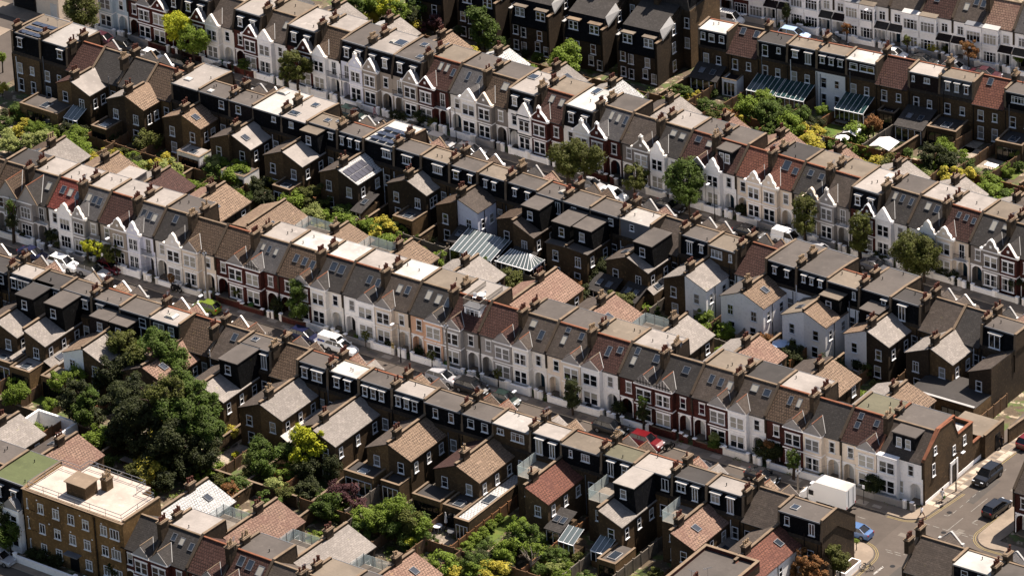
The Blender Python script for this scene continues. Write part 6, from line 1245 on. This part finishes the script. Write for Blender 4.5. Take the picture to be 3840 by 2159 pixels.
def car(n, x, y, typ, col, heading, label, side='M', roofc=None, grp='cars parked along the streets', rack=False, deco=None):
    L_, hw, H, prof, cab = TY[typ]; hw *= .97
    if isinstance(n, tuple): c = Vector((n[0], n[1], 0))
    else: c = tp(n, x, y, .55)
    P = thing('parked_van' if typ == 'van' else 'parked_car', label, 'van' if typ == 'van' else 'car', (c.x, c.y, .012), heading, grp)
    def mkb():
        b = MB(); rings = []
        for (X, wf, zt) in prof:
            w = hw*wf; zs = zt-.16; rings.append([(X, -w*.93, .24), (X, -w, .42), (X, -w, zs), (X, -w*.86, zt), (X, w*.86, zt), (X, w, zs), (X, w, .42), (X, w*.93, .24)])
        loft(b, rings, col)
        x0, x1, x2, x3 = cab; zr = H; zb_ = prof[1][2]-.02; w1, w0 = hw*.7, hw*.86
        b.box(x1+.12, x2-.04, -w1+.02, w1-.02, zr-.03, zr+.025, roofc or col)
        for s in (-1, 1):
            for (xa, xb) in ((x0, x1), ((x1+x2)/2-.1, (x1+x2)/2-.1), (x3, x2)): b.beam((xa, s*w0*.985, zb_), (xb, s*w1, zr-.01), .075, col)
            b.beam((x1, s*w1, zr), (x2, s*w1, zr), .07, roofc or col)
            b.box(x3-.35, x3-.2, s*(hw+.02)-.02 if s > 0 else s*(hw+.16), s*(hw+.16) if s > 0 else s*(hw+.02)+.02, zb_, zb_+.14, col)
        if typ == 'van': b.prism([(x0, zb_), (.05, zb_), (.02, zr-.02), (x1, zr-.02)], -w0, w0, col, 'y') if False else loft(b, [[(x0, -w0, zb_), (x0, w0, zb_), (x1, w1*1.12, zr), (x1, -w1*1.12, zr)], [(-.1, -w0, zb_), (-.1, w0, zb_), (-.1, w1*1.12, zr), (-.1, -w1*1.12, zr)]], col)
        for s in (-1, 1):
            for X in (-L_*.31, L_*.31): pass
        return b.mesh('body')
    def mkg():
        b = MB(); x0, x1, x2, x3 = cab; w1, w0 = hw*.68, hw*.84; zb_ = prof[1][2]-.03
        loft(b, [[(x0+.03, -w0, zb_), (x3-.03, -w0, zb_), (x3-.03, w0, zb_), (x0+.03, w0, zb_)], [(x1+.05, -w1, H-.035), (x2-.03, -w1, H-.035), (x2-.03, w1, H-.035), (x1+.05, w1, H-.035)]], 'glass_dark'); return b.mesh('windows')
    link('body', cached(('carb', typ, col, roofc), mkb), P); link('windows', cached(('carg', typ), mkg), P)
    def wh(m, r, w):
        b = MB(); n_ = 14; i = 0
        for yy in (-w/2, w/2):
            for j in range(n_): a = 6.2832*j/n_; b.v.append((r*math.cos(a), yy, r*math.sin(a)))
        k = b.mi(m); b.f.append(list(range(n_))); b.k.append(k); b.f.append(list(range(n_, 2*n_))[::-1]); b.k.append(k)
        for j in range(n_): b.f.append([j, (j+1) % n_, n_+(j+1) % n_, n_+j]); b.k.append(k)
        return b
    r = .33 if typ != 'suv' else .37
    for X in (-L_*.3, L_*.31):
        for s in (-1, 1):
            w = link('wheel', cached(('tyre', r), lambda: wh('tyre', r, .22).mesh('wheel')), P, (X, s*(hw-.09), r)); link('rim', cached(('rim', r), lambda: wh('steel', r*.62, .235).mesh('rim')), w)
    for s in (-1, 1):
        link('headlight', cached('hl', lambda: MB().box(-.12, .06, -.17, .17, -.07, .07, 'lamp_clear').mesh('headlight')), P, (prof[-1][0]-.1, s*hw*.66, prof[-1][2]+.02))
        link('tail_light', cached('tl', lambda: MB().box(-.05, .08, -.12, .12, -.12, .12, 'lamp_red').mesh('tail_light')), P, (prof[0][0]+.02, s*hw*.68, prof[0][2]-.12))
    link('number_plate', cached('np', lambda: MB().box(-.02, .02, -.26, .26, -.06, .06, 'lamp_clear').mesh('number_plate')), P, (prof[-1][0]+.02, 0, .42))
    if rack:
        b = MB()
        for s in (-1, 1): b.beam((-1.9, s*.62, H+.12), (.7, s*.62, H+.12), .05, 'steel')
        for i in range(8): b.beam((-1.85+i*.36, -.62, H+.13), (-1.85+i*.36, .62, H+.13), .045, 'steel')
        b.build('roof_rack', P)
    if deco: deco(P, hw, H)
    return P
dM, dN = 0, math.pi
def tB(x): return math.atan(-.027)
hT = math.atan(-.028); hC = math.atan(.095)
def logo(P, hw, H):
    b = MB(); b.box(-2.0, -.9, -hw*.93-.01, -hw*.93, .7, 1.3, 'van_blue'); b.cyl(0, 0, 0, .01, .01, .01, 'car_red', 6); b.build('side_panel', P)
    o = text('FIX', (-1.45, -hw*.9-.06, 1.0), 0, .42, 'car_red', 'lettering', P, R(90))
def vanlet(P, hw, H): text('best builders' if False else 'RECLAIM', (-1.0, -hw*.9-.05, 1.2), 0, .34, 'cloth_dark', 'lettering', P, R(90))
CARS = [(4,250,470,'sedan','car_navy',0,'navy saloon parked at the left end of the middle terrace street'), (4,480,545,'suv','car_white',0,'white estate car with dark windows parked second from the left'), (4,705,605,'suv','car_silver',0,'grey off-road car with black roof, third parked car from the left','','car_black'),
 (4,820,570,'hatch','car_red',0,'small red car half hidden behind the yellow-green street tree'), (4,2300,1085,'estate','car_navy',0,'dark navy estate car parked left of the white van'), (4,2520,1150,'van','car_white',0,'white delivery van with blue and red side panel parked in the street','','',None,False,logo),
 (5,765,1400,'estate','car_silver',0,'silver estate car parked beside the wooden telegraph pole'), (5,975,1445,'sedan','car_grey',0,'dark grey car parked just right of the silver estate car'), (4,1560,868,'hatch','car_lime',3,'small lime green car parked beside the wooden pole'), (5,0,1172,'estate','car_white',0,'white car with shiny bonnet left of the grey wall boundary'), (8,985,30,'suv','car_black',0,'black off-road car left of the dark green car'), (9,150,640,'hatch','car_grey',0,'small dark grey car half hidden behind the chimney near the junction'),
 (8,1240,115,'hatch','car_green',0,'dark green open-top car parked in the street'),
 (8,2030,335,'suv','car_black',0,'black car parked just left of the bright red car'), (8,2300,435,'suv','car_red',0,'bright red car parked beside the motorcycle'), (9,600,695,'sedan','car_black',0,'black car parked behind the white box truck'),
 (1,940,355,'suv','car_black',0,'black car parked left of the white hatchback in the upper street'), (1,1150,430,'hatch','car_white',0,'white hatchback shining in the sun in the upper street'), (1,790,300,'hatch','car_maroon',0,'dark maroon small car beside the first houses of the upper street'), (1,1380,495,'suv','car_black',0,'black people carrier below the loose lime street tree'), (1,1650,540,'sedan','car_grey',0,'dark grey car in shade under the sixth pair of upper houses'),
 (2,90,870,'suv','car_green',0,'dark green off-road car in the shade of the upper street'), (2,290,950,'sedan','car_grey',0,'dark car with shining roof almost hidden by roofs in the upper street'), (2,560,985,'hatch','car_black',0,'black small car in front of the clipped hedge'), (2,745,1075,'suv','car_grey',0,'dark grey off-road car near the lamp post'), (2,975,1140,'estate','car_grey',0,'grey estate car with bright windscreen right of the lamp post'), (2,1880,1395,'sedan','car_silver',0,'silver car with sunlit bonnet beside the person in white'),
 (5,2060,25,'hatch','car_white',0,'white hatchback between two chimneys in the upper street'), (5,2470,110,'sedan','car_black',0,'black car in deep shade below the big green street tree'), (6,500,305,'sedan','car_black',0,'black coupe parked in the upper street left of the white van'), (6,790,355,'van','car_white',0,'large white van parked in the upper street'), (6,1040,450,'estate','car_silver',0,'silver car with bright windscreen right of the large white van'), (6,1450,560,'sedan','car_grey',0,'dark car seen over the flat roofs near the narrow olive tree'),
 (3,350,150,'van','car_white',1,'white van with ladder rack and lettering near the brick gable','','',None,True,vanlet), (3,840,270,'suv','car_paleblue',1,'pale blue off-road car in the top street'), (3,1130,320,'sedan','car_black',1,'black car behind the chimney in the top street'), (3,1600,415,'hatch','car_white',1,'white hatchback beside the small street tree in the top street'), (3,1810,460,'sedan','car_black',1,'black car in the shade of the top street'), (3,2290,560,'sedan','car_maroon',1,'dark maroon car at the right of the top street'), (3,2060,515,'hatch','car_silver',1,'silver small car behind the chimney at the right of the top street'),
 (9,1300,1105,'sedan','car_blue',3,'light blue saloon parked beside the brick gable near the junction'), (9,2300,690,'suv','car_black',2,'black off-road car parked on the sunny side road'), (9,2370,930,'estate','car_black',2,'black estate car on the right of the side road'), (9,2612,425,'hatch','car_red',2,'red car cut by the right edge of the side road'),
 (7,5,1310,'hatch','car_silver',4,'silver car at the left edge below the flats')]
for q in CARS:
    n, x, y, typ, col, st, lab = q[:7]; hd = [hT if y < -9999 or n in (1, 2) or (n in (5, 6) and y < 600) else 0, hC, R(86), math.pi, -.028][st] if True else 0
    if st == 0 and (n in (1, 2) or (n in (5, 6) and y < 620)): hd = hT
    if st == 2 and x > 2330 and y > 600: hd = R(86)
    if st == 2 and (x, y) == (2300, 690): hd = R(-93)
    car(n, x, y, typ, col, hd, lab, roofc=(q[8] if len(q) > 8 and q[8] else None), rack=(q[10] if len(q) > 10 else False), deco=(q[11] if len(q) > 11 else None))
# white box truck
P = thing('box_truck', 'white box truck with pale sunlit roof parked near the street corner', 'truck', (64.9, -26.1, .012), math.pi-.0)
b = MB(); b.box(-3.4, 1.0, -1.1, 1.1, .75, 3.3, 'car_white', 'lead_white'); b.build('cargo_box', P)
MB().box(-3.36, .96, -1.06, 1.06, 3.303, 3.33, 'felt_white').build('box_roof', P)
b = MB(); loft(b, [[(1.0, -1.0, .45), (1.0, 1.0, .45), (1.0, 1.0, 2.3), (1.0, -1.0, 2.3)], [(2.0, -1.0, .45), (2.0, 1.0, .45), (2.0, .88, 2.25), (2.0, -.88, 2.25)], [(2.75, -.98, .45), (2.75, .98, .45), (2.75, .92, 1.4), (2.75, -.92, 1.4)], [(3.45, -.85, .45), (3.45, .85, .45), (3.45, .8, 1.0), (3.45, -.8, 1.0)]], 'car_white'); loft(b, [[(.95, -.95, 2.3), (.95, .95, 2.3), (.95, .9, 3.3), (.95, -.9, 3.3)], [(2.0, -.85, 2.28), (2.0, .85, 2.28), (1.5, .8, 2.9), (1.5, -.8, 2.9)]], 'car_white'); b.build('cab', P)
b = MB(); b.poly([(2.05, -.86, 2.18), (2.05, .86, 2.18), (2.74, .9, 1.46), (2.74, -.9, 1.46)], 'glass_dark')
for s in (-1, 1): b.box(1.35, 2.05, s*1.0-.0 if s > 0 else -1.015, 1.015 if s > 0 else -1.0, 1.35, 2.0, 'glass_dark')
b.v = [(v[0]+(.03 if i < 4 else 0), v[1], v[2]+(.03 if i < 4 else 0)) for i, v in enumerate(b.v)]; b.build('windows', P)
MB().box(-3.4, 1.2, -.9, .9, .45, .74, 'black_paint').build('chassis', P)
for X in (-2.5, 2.3):
    for s in (-1, 1):
        w = link('wheel', CACHE[('tyre', .37)], P, (X, s*.93, .38)); link('rim', CACHE[('rim', .37)], w)
for s in (-1, 1): MB().box(-3.43, -3.4, s*.95-.08, s*.95+.08, .8, 1.05, 'lamp_red').build('tail_light', P); MB().box(-3.43, -3.4, s*.52-.02, s*.52+.02, .9, 3.2, 'black_paint').build('door_bar', P)
# two wheelers
def cycle(n, x, y, hd, label, moto=False):
    c = tp(n, x, y, .4); P = thing('motorcycle' if moto else 'bicycle', label, 'motorcycle' if moto else 'bicycle', (c.x, c.y, .13 if not (n == 9) else .012), hd)
    for X in (-.55, .55):
        b = MB(); r = .33
        for j in range(16): a, a2 = 6.2832*j/16, 6.2832*(j+1)/16; b.beam((r*math.cos(a), 0, r*math.sin(a)), (r*math.cos(a2), 0, r*math.sin(a2)), .14 if moto else .05, 'tyre')
        for j in range(6): a = 6.2832*j/6; b.beam((0, 0, 0), (r*math.cos(a), 0, r*math.sin(a)), .02, 'steel')
        b.build('wheel', P, (X, 0, .34))
    b = MB(); m = 'black_paint' if moto else 'door_blue'; t = .12 if moto else .045
    for p, q in (((-.55, 0, .34), (-.1, 0, .3)), ((-.1, 0, .3), (-.22, 0, .85)), ((-.2, 0, .78), (.4, 0, .8)), ((-.1, 0, .3), (.42, 0, .72)), ((-.55, 0, .34), (-.2, 0, .75)), ((.55, 0, .34), (.38, 0, 1.0))): b.beam(p, q, t, m)
    if moto: b.box(-.3, .35, -.16, .16, .4, .8, 'black_paint')
    b.build('frame', P); b = MB(); b.beam((.36, -.3, 1.02), (.36, .3, 1.02), .04, 'black_paint'); b.build('handlebar', P); MB().box(-.42 if not moto else -.7, -.12, -.08 if not moto else -.14, .08 if not moto else .14, .86, .93, 'black_paint').build('saddle', P)
cycle(9, 1390, 1378, .35, 'blue hire bicycle standing on the side road by the corner'); cycle(8, 2470, 475, 1.2, 'black motorcycle parked right of the red car', True); cycle(4, 25, 315, .2, 'bicycle leaning at the left end of the middle terrace')
cycle(4, 1330, 735, .0, 'dark motorcycle parked against the cream front wall', True)
# ---------------------------------------------------------------- people
def person(x, y, z, hd, top, bot, label, bag=None, walk=.35, hairm='hair', long=False):
    P = thing('person', label, 'person', (x, y, z), hd)
    J = {'pel': ((0, 0, .95), .13), 'che': ((.03, 0, 1.28), .16), 'nk': ((.04, 0, 1.48), .06), 'hd': ((.06, 0, 1.62), .1), 'hd2': ((.06, 0, 1.7), .085)}
    E_ = [('pel', 'che'), ('che', 'nk'), ('nk', 'hd'), ('hd', 'hd2')]
    for s, nm in ((-1, 'l'), (1, 'r')):
        a = walk*s
        J[nm+'hip'] = ((0, s*.09, .88), .095); J[nm+'kn'] = ((a*.45+.05, s*.1, .5), .062); J[nm+'an'] = ((a*.95-.02, s*.1, .1), .042); J[nm+'ft'] = ((a*.95+.14, s*.11, .045), .035)
        J[nm+'sh'] = ((.02, s*.19, 1.4), .062); J[nm+'el'] = ((-a*.25, s*.26, 1.13), .045); J[nm+'wr'] = ((-a*.45+.08, s*.25, .9), .032)
        E_ += [('pel', nm+'hip'), (nm+'hip', nm+'kn'), (nm+'kn', nm+'an'), (nm+'an', nm+'ft'), ('che', nm+'sh'), (nm+'sh', nm+'el'), (nm+'el', nm+'wr')]
        for k, (dx, dz, L_) in enumerate(((.035, -.02, .09), (.018, -.03, .1), (0, -.03, .095), (-.018, -.025, .08))):
            p = J[nm+'wr'][0]; J[nm+'k%d' % k] = ((p[0]+dx, p[1], p[2]-.07), .012); J[nm+'f%d' % k] = ((p[0]+dx*1.2+.02, p[1]-s*.015, p[2]-.07-L_*.8), .008); E_ += [(nm+'wr', nm+'k%d' % k), (nm+'k%d' % k, nm+'f%d' % k)]
        p = J[nm+'wr'][0]; J[nm+'th'] = ((p[0]+.06, p[1]-s*.02, p[2]-.08), .009); E_ += [(nm+'wr', nm+'th')]
    ks = list(J); me = bpy.data.meshes.new('body'); me.from_pydata([J[k][0] for k in ks], [(ks.index(a), ks.index(b_)) for a, b_ in E_], []); me.materials.append(MATS['skin'])
    o = link('body', me, P); md = o.modifiers.new('skin', 'SKIN'); sv = me.skin_vertices[0].data
    for i, k in enumerate(ks): sv[i].radius = (J[k][1], J[k][1]); sv[i].use_root = (k == 'pel')
    ss = o.modifiers.new('sub', 'SUBSURF'); ss.levels = 1; ss.render_levels = 1
    def cloth(name, chains, m, rad):
        b = MB()
        for ch in chains:
            rings = []
            for (p, r1, r2) in ch: rings.append([(p[0]+r1*math.cos(6.2832*j/10), p[1]+r2*math.sin(6.2832*j/10), p[2]) for j in range(10)])
            loft(b, rings, m)
        b.build(name, P)
    cloth('shirt', [[((.0, 0, .86), .15, .19), ((.01, 0, 1.0), .145, .18), ((.03, 0, 1.25), .165, .215), ((.03, 0, 1.4), .14, .22), ((.04, 0, 1.49), .08, .1)]] + [[((J[n_+'el'][0][0], J[n_+'el'][0][1], 1.12), .06, .06), ((.02, s*.21, 1.4), .075, .075)] for s, n_ in ((-1, 'l'), (1, 'r'))], top, 0)
    lo_ = .12 if long else .45
    cloth('trousers', [[((J[n_+'an'][0][0] if long else J[n_+'kn'][0][0], s*.1, lo_), .07, .075), ((J[n_+'kn'][0][0], s*.1, .52), .08, .085), ((0, s*.085, .9), .13, .11)] for s, n_ in ((-1, 'l'), (1, 'r'))], bot, 0)
    b = MB()
    for i in range(5):
        pass
    rings = [[(.05+rr*math.cos(6.2832*j/10)*1.05, rr*math.sin(6.2832*j/10), zz) for j in range(10)] for zz, rr in ((1.64, .108), (1.7, .11), (1.76, .085), (1.79, .04))]; loft(b, rings, hairm); b.build('hair', P)
    b = MB(); b.box(.15, .19, -.015, .015, 1.6, 1.64, 'skin'); 
    for s in (-1, 1): b.box(.145, .162, s*.035-.012, s*.035+.012, 1.64, 1.655, 'interior'); b.box(.04, .07, s*.1-.01, s*.1+.012, 1.6, 1.66, 'skin')
    b.box(.15, .163, -.025, .025, 1.565, 1.575, 'lamp_red'); b.build('face', P)
    for s, n_ in ((-1, 'l'), (1, 'r')): p = J[n_+'an'][0]; MB().box(p[0]-.06, p[0]+.2, p[1]-.05, p[1]+.05, -.0, .09, 'cloth_dark').build('shoe', P)
    return P
q = tp(9, 1958, 880, KH); person(q.x, q.y, KH, R(85), 'cloth_white', 'cloth_white', 'person in white shirt and shorts walking up the side road with a dark green bag')
w = q; B_ = thing('shopping_bag', 'dark green bag carried by the person walking up the side road', 'bag', (w.x+.3, w.y+.02, KH+.45)); b = MB(); b.box(-.07, .07, -.16, .16, 0, .32, 'cloth_green'); b.build('bag_body', B_); b = MB(); b.beam((0, -.08, .32), (0, 0, .5), .02, 'black_paint'); b.beam((0, .08, .32), (0, 0, .5), .02, 'black_paint'); b.build('handle', B_)
q = tp(9, 1803, 1008, KH); person(q.x, q.y, KH, R(20), 'cloth_white', 'cloth_khaki', 'person in white top and brown shorts rounding the street corner', walk=.45)
q = tp(9, 2405, 478, KH); person(q.x, q.y, KH, R(80), 'cloth_dark', 'cloth_dark', 'person in dark clothes on the far side road pavement', long=True)
q = tp(2, 1950, 1355, KH); person(q.x, q.y, KH, R(180), 'cloth_white', 'cloth_dark', 'person in white top walking past the red house in the upper street')
q = tp(2, 252, 885, KH); person(q.x, q.y, KH, R(0), 'cloth_pink', 'cloth_pink', 'person in pale clothes beside the rubbish filled front garden', long=True)
# ---------------------------------------------------------------- lamps, poles, signs
def lamp(x, y, label, arm=(-.3, -1.0), h=5.6):
    P = thing('street_lamp', label, 'street lamp', (x, y, KH), 0, 'street lamps'); b = MB(); b.cyl(0, 0, 0, 1.2, .09, .09, 'black_paint', 8); b.cyl(0, 0, 1.2, h, .055, .045, 'black_paint', 8); b.build('pole', P)
    b = MB(); ax, ay = arm; b.beam((0, 0, h), (ax*.5, ay*.5, h+.3), .06, 'black_paint'); b.beam((ax*.5, ay*.5, h+.3), (ax, ay, h+.35), .06, 'black_paint'); b.build('arm', P)
    b = MB(); b.box(ax-.16, ax+.16, ay-.32, ay+.32, h+.3, h+.42, 'pvc'); b.build('lamp_head', P)
for n, x, y, l in ((4, 885, 632, 'black lamp post by the yellow-green street tree'), (2, 870, 1095, 'lamp post on the pavement of the upper street near the clipped hedge'), (6, 243, 222, 'lamp post at the upper street left of the narrow street tree'), (5, 450, 1285, 'black lamp post with yellow notice in the middle street'), (3, 1430, 345, 'lamp post in front of the white terrace at the top')):
    q = tp(n, x, y, KH); lamp(q.x, q.y, l)
q = tp(9, 2062, 806, KH); lamp(q.x, q.y, 'tall lamp post on the sunny side road pavement', (1.2, -.3))
for n, x, y, l in ((8, 1560, 190, 'lamp on the lower terrace side behind the paired chimneys'), (4, 1730, 960, 'lamp with pale head rising behind the lower terrace chimney'), (6, 985, 470, 'lamp with pale head behind the buff chimneys'), (9, 1175, 905, 'thin lamp post in front of the white truck')):
    q = tp(n, x, y, 0); lamp(q.x, -32.4 if n != 6 else 20.9, l, (.1, 1.0))
q = tp(5, 445, 1240, 0); P = thing('notice', 'yellow notice fixed to the lamp post', 'sign', (q.x+.0, -23.95, 1.9)); MB().box(-.22, .22, -.12, -.1, 0, .75, 'paint_yellow').build('plate', P); MB().box(-.15, .15, -.125, -.121, .45, .6, 'cloth_dark').build('lettering', P)
def sign(x, y, label, h=2.6, m='pvc', tri=False):
    P = thing('road_sign', label, 'sign', (x, y, KH)); MB().cyl(0, 0, 0, h, .04, .04, 'black_paint', 6).build('pole', P)
    b = MB()
    if tri: b.prism([(-.32, h-.55), (.32, h-.55), (0, h)], -.08, -.05, 'lamp_red', 'y'); b.prism([(-.2, h-.48), (.2, h-.48), (0, h-.13)], -.09, -.081, 'pvc', 'y'); b.box(-.25, .25, -.08, -.05, h-1.0, h-.6, 'pvc')
    else: b.box(-.18, .18, -.07, -.045, h-.5, h, m)
    b.build('plate', P)
q = tp(9, 1366, 898, KH); sign(q.x, q.y, 'small parking sign on a black post near the truck'); q = tp(9, 1095, 1400, KH); sign(q.x, q.y, 'warning triangle sign among the rust coloured tree leaves', 3.0, tri=True)
q = tp(4, 880, 560, 0); sign(-49.4, -24.0, 'blue and white parking sign beside the street tree', 2.8)
def pole(x, y, label, h=8.2, wires=()):
    P = thing('telegraph_pole', label, 'pole', (x, y, KH)); MB().cyl(0, 0, 0, h, .15, .11, 'wood_grey', 8).build('post', P); b = MB(); b.cyl(0, 0, h-.6, h-.3, .3, .3, 'steel', 8); b.build('ring', P)
    b = MB()
    for wx, wy, wz in wires:
        p, q = Vector((0, 0, h-.4)), Vector((wx-x, wy-y, wz)); pr = p
        for i in range(1, 7): t = i/6; c = p.lerp(q, t); c.z -= 1.2*t*(1-t); b.beam(pr, c, .014, 'black_paint', n=3); pr = c
    if b.v: b.build('wires', P)
for n, x, y, l in ((4, 1500, 900, 'wooden telegraph pole beside the lime green car'), (5, 765, 1440, 'wooden telegraph pole beside the silver estate car')):
    q = tp(n, x, y, KH); pole(q.x, -24.3, l, 8, [(q.x+d, -20.9 if abs(d) < 13 else -35.0, 6.0) for d in (-14, -9, -4, 2, 7, 12)] + [(q.x+d, -35.8, 6.3) for d in (-11, -5, 3, 9)])
q = tp(9, 1080, 880, KH); pole(q.x, -31.9, 'wooden telegraph pole in front of the white truck', 7.6, [(q.x-9, -20.9, 6.0), (q.x+4, -20.9, 6), (q.x-6, -35.7, 6.4)])
# planter at the corner, bins, garden furniture
P = thing('planter', 'white walled planter beside the brick gable at the corner', 'planter', (74.9, -40.2, KH)); b = MB(); b.box(0, 1.3, 0, 3.6, 0, .9, 'white'); b.box(.15, 1.15, .15, 3.45, .901, .93, 'soil'); b.build('wall', P)
rnd.seed(12)
for i, (row, B_, place) in enumerate(((ROWM, M_B, 'middle terrace'), (ROWT, T_B, 'upper terrace'))):
    for k in range(0, len(B_)-2):
        if rnd.random() < .45: continue
        x = B_[k]+rnd.uniform(.6, 3.8); y = row.y0+row.slope*x-1.35; m = rnd.choice(['cloth_dark', 'leaf_dark', 'black_paint', 'cloth_green'])
        P = thing('wheelie_bin', '%s wheelie bin behind the front wall of the %s house in the %s' % ({'cloth_dark': 'dark grey', 'leaf_dark': 'dark green', 'black_paint': 'black', 'cloth_green': 'green'}[m], ORD[k], place), 'bin', (x, y, 0), rnd.uniform(-.3, .3), 'wheelie bins')
        b = MB(); b.prism([(-.24, 0), (.24, 0), (.29, .95), (-.29, .95)], -.28, .28, m, 'y'); b.build('bin_body', P); MB().box(-.31, .31, -.33, .33, .953, 1.02, m).build('lid', P)
def table(n, x, y, m, label, r=.6, z=0, sq=False):
    q = tp(n, x, y, z+.72); P = thing('garden_table', label, 'table', (q.x, q.y, z)); b = MB()
    if sq: b.box(-.9, .9, -.5, .5, .7, .75, m)
    else: b.cyl(0, 0, .7, .75, r, r, m, 16)
    b.build('table_top', P)
    for a in range(4): MB().box(-.03, .03, -.03, .03, 0, .7, m).build('leg', P, (.45*math.cos(a*1.57+.78), .4*math.sin(a*1.57+.78), 0))
def chair(x, y, z, rz, m, label, grp=None):
    P = thing('garden_chair', label, 'chair', (x, y, z), rz, grp); MB().box(-.24, .24, -.24, .24, .42, .46, m).build('seat', P); b = MB(); b.box(-.24, .24, .2, .24, .461, .92, m); b.build('backrest', P)
    for i in (-1, 1):
        for j in (-1, 1): MB().box(-.02, .02, -.02, .02, 0, .42, m).build('leg', P, (i*.2, j*.2, 0))
for n, x, y, m, l, sq in ((1, 290, 955, 'white', 'white round garden table beside the yellow hedge', 0), (1, 1310, 1235, 'white', 'pale round garden table on the patio below the white extension', 0), (8, 725, 1065, 'white', 'small round white table in the paved courtyard', 0), (8, 835, 1105, 'steel', 'round metal table in the paved courtyard', 0), (3, 1200, 915, 'wood_grey', 'wooden dining table behind the glass lean-to', 1), (3, 115, 655, 'steel', 'thin grey table on the shaded patio at the top', 0), (7, 960, 570, 'wood_grey', 'weathered table under the big trees', 1), (3, 2330, 1245, 'white', 'pale picnic table in the right hand gardens', 1)):
    table(n, x, y, m, l, sq=bool(sq))
for n, x, y, l in ((1, 330, 900, 'white garden chair by the conservatory'), (7, 850, 510, 'white plastic garden chair in the shaded yard'), (8, 775, 1290, 'white chair against the bottom fence'), (1, 1275, 1255, 'pale stool left of the round patio table'), (1, 1345, 1260, 'pale stool right of the round patio table')):
    q = tp(n, x, y, .4); chair(q.x, q.y, 0, rnd.uniform(0, 6), 'white', l)
for i, (x, y, rz, l) in enumerate(((6.9, -17.6, .3, 'left deck chair on the railed roof deck'), (8.3, -17.4, 2.6, 'right deck chair on the railed roof deck'), (7.4, -16.2, 4, 'rear deck chair on the railed roof deck'))): chair(x, y, 8.32, rz, 'white', l)
P = thing('garden_table', 'pale table on the railed roof deck', 'table', (7.6, -17.0, 8.32)); MB().cyl(0, 0, .7, .75, .55, .55, 'offwhite', 14).build('table_top', P); MB().cyl(0, 0, 0, .7, .05, .05, 'wood', 6).build('leg', P)
def parasol(n, x, y, label, r=1.5, m='cloth_white', closed=False, z=0):
    q = tp(n, x, y, z+2.3); P = thing('parasol', label, 'parasol', (q.x, q.y, z)); MB().cyl(0, 0, 0, 2.5, .03, .03, 'wood', 6).build('pole', P); b = MB()
    if closed: b.cyl(0, 0, 1.1, 2.5, .22, .05, m, 8)
    else:
        for j in range(8): a, a2 = 6.2832*j/8, 6.2832*(j+1)/8; b.poly([(0, 0, 2.55), (r*math.cos(a), r*math.sin(a), 2.1), (r*math.cos(a2), r*math.sin(a2), 2.1)], m)
    b.build('canopy', P)
parasol(8, 785, 975, 'closed pale parasol beside the brick courtyard wall', closed=True); 
for n, x, y, w_, d_, l in ((3, 1290, 975, 2.2, 2.6, 'white canvas canopy beside the fence behind the glass lean-to'), (3, 1520, 1075, 3.2, 2.8, 'large white canvas canopy in the right hand gardens')):
    q = tp(n, x, y, 2.2); P = thing('canopy', l, 'canopy', (q.x, q.y, 0)); b = MB(); b.slab([(-w_/2, -d_/2, 1.9), (0, -d_/2, 2.35), (0, d_/2, 2.5), (-w_/2, d_/2, 2.0)], .03, 'cloth_white'); b.slab([(0, -d_/2, 2.35), (w_/2, -d_/2, 1.95), (w_/2, d_/2, 2.1), (0, d_/2, 2.5)], .03, 'cloth_white'); b.build('canopy_cloth', P)
    for sx in (-1, 1):
        for sy in (-1, 1): MB().cyl(sx*(w_/2-.06), sy*(d_/2-.06), 0, 1.95, .03, .03, 'steel', 6).build('canopy_pole', P)
parasol(3, 1205, 1030, 'small white canopy next to the spiky garden tree', 1.0); parasol(6, 740, 1130, 'pale blue open parasol beside the rust coloured shrub', 1.2, 'car_paleblue')
# white walled courtyard at the left and bare tree
P = thing('courtyard_wall', 'white painted walls round a small yard left of the big trees', 'wall', (tp(7, 175, 300, 1.5).x, tp(7, 175, 300, 1.5).y-2.4, 0)); b = MB(); b.box(0, 6.5, 5.2, 5.5, 0, 2.2, 'white'); b.box(0, .3, 0, 5.2, 0, 2.2, 'white'); b.box(6.2, 6.5, 0, 5.2, 0, 2.2, 'white'); b.box(.3, 2.6, 2.3, 2.55, 0, 1.3, 'white'); b.build('wall', P)
q = tp(8, 1430, 1440, 0); P = thing('dead_tree', 'bare sawn-off pale tree at the bottom edge', 'tree', (q.x, q.y, 0)); b = MB(); r_ = random.Random(8); b.beam((0, 0, 0), (.1, 0, 2.2), .3, 'bark_pale' if 'bark_pale' in MATS else 'wood_grey', .22, 6)
for i in range(7):
    a = i*.9; p = Vector((.1, 0, 1.4+.12*i)); m_ = p+Vector((math.cos(a)*.8, math.sin(a)*.6, .8)); e_ = m_+Vector((math.cos(a+.6)*.7, math.sin(a+.6)*.5, 1.0)); b.beam(p, m_, .14, 'wood_grey', .1, 5); b.beam(m_, e_, .1, 'wood_grey', .04, 5); b.beam(m_, m_+Vector((math.cos(a-.9)*.6, .2, .5)), .07, 'wood_grey', .03, 5)
b.build('trunk', P)
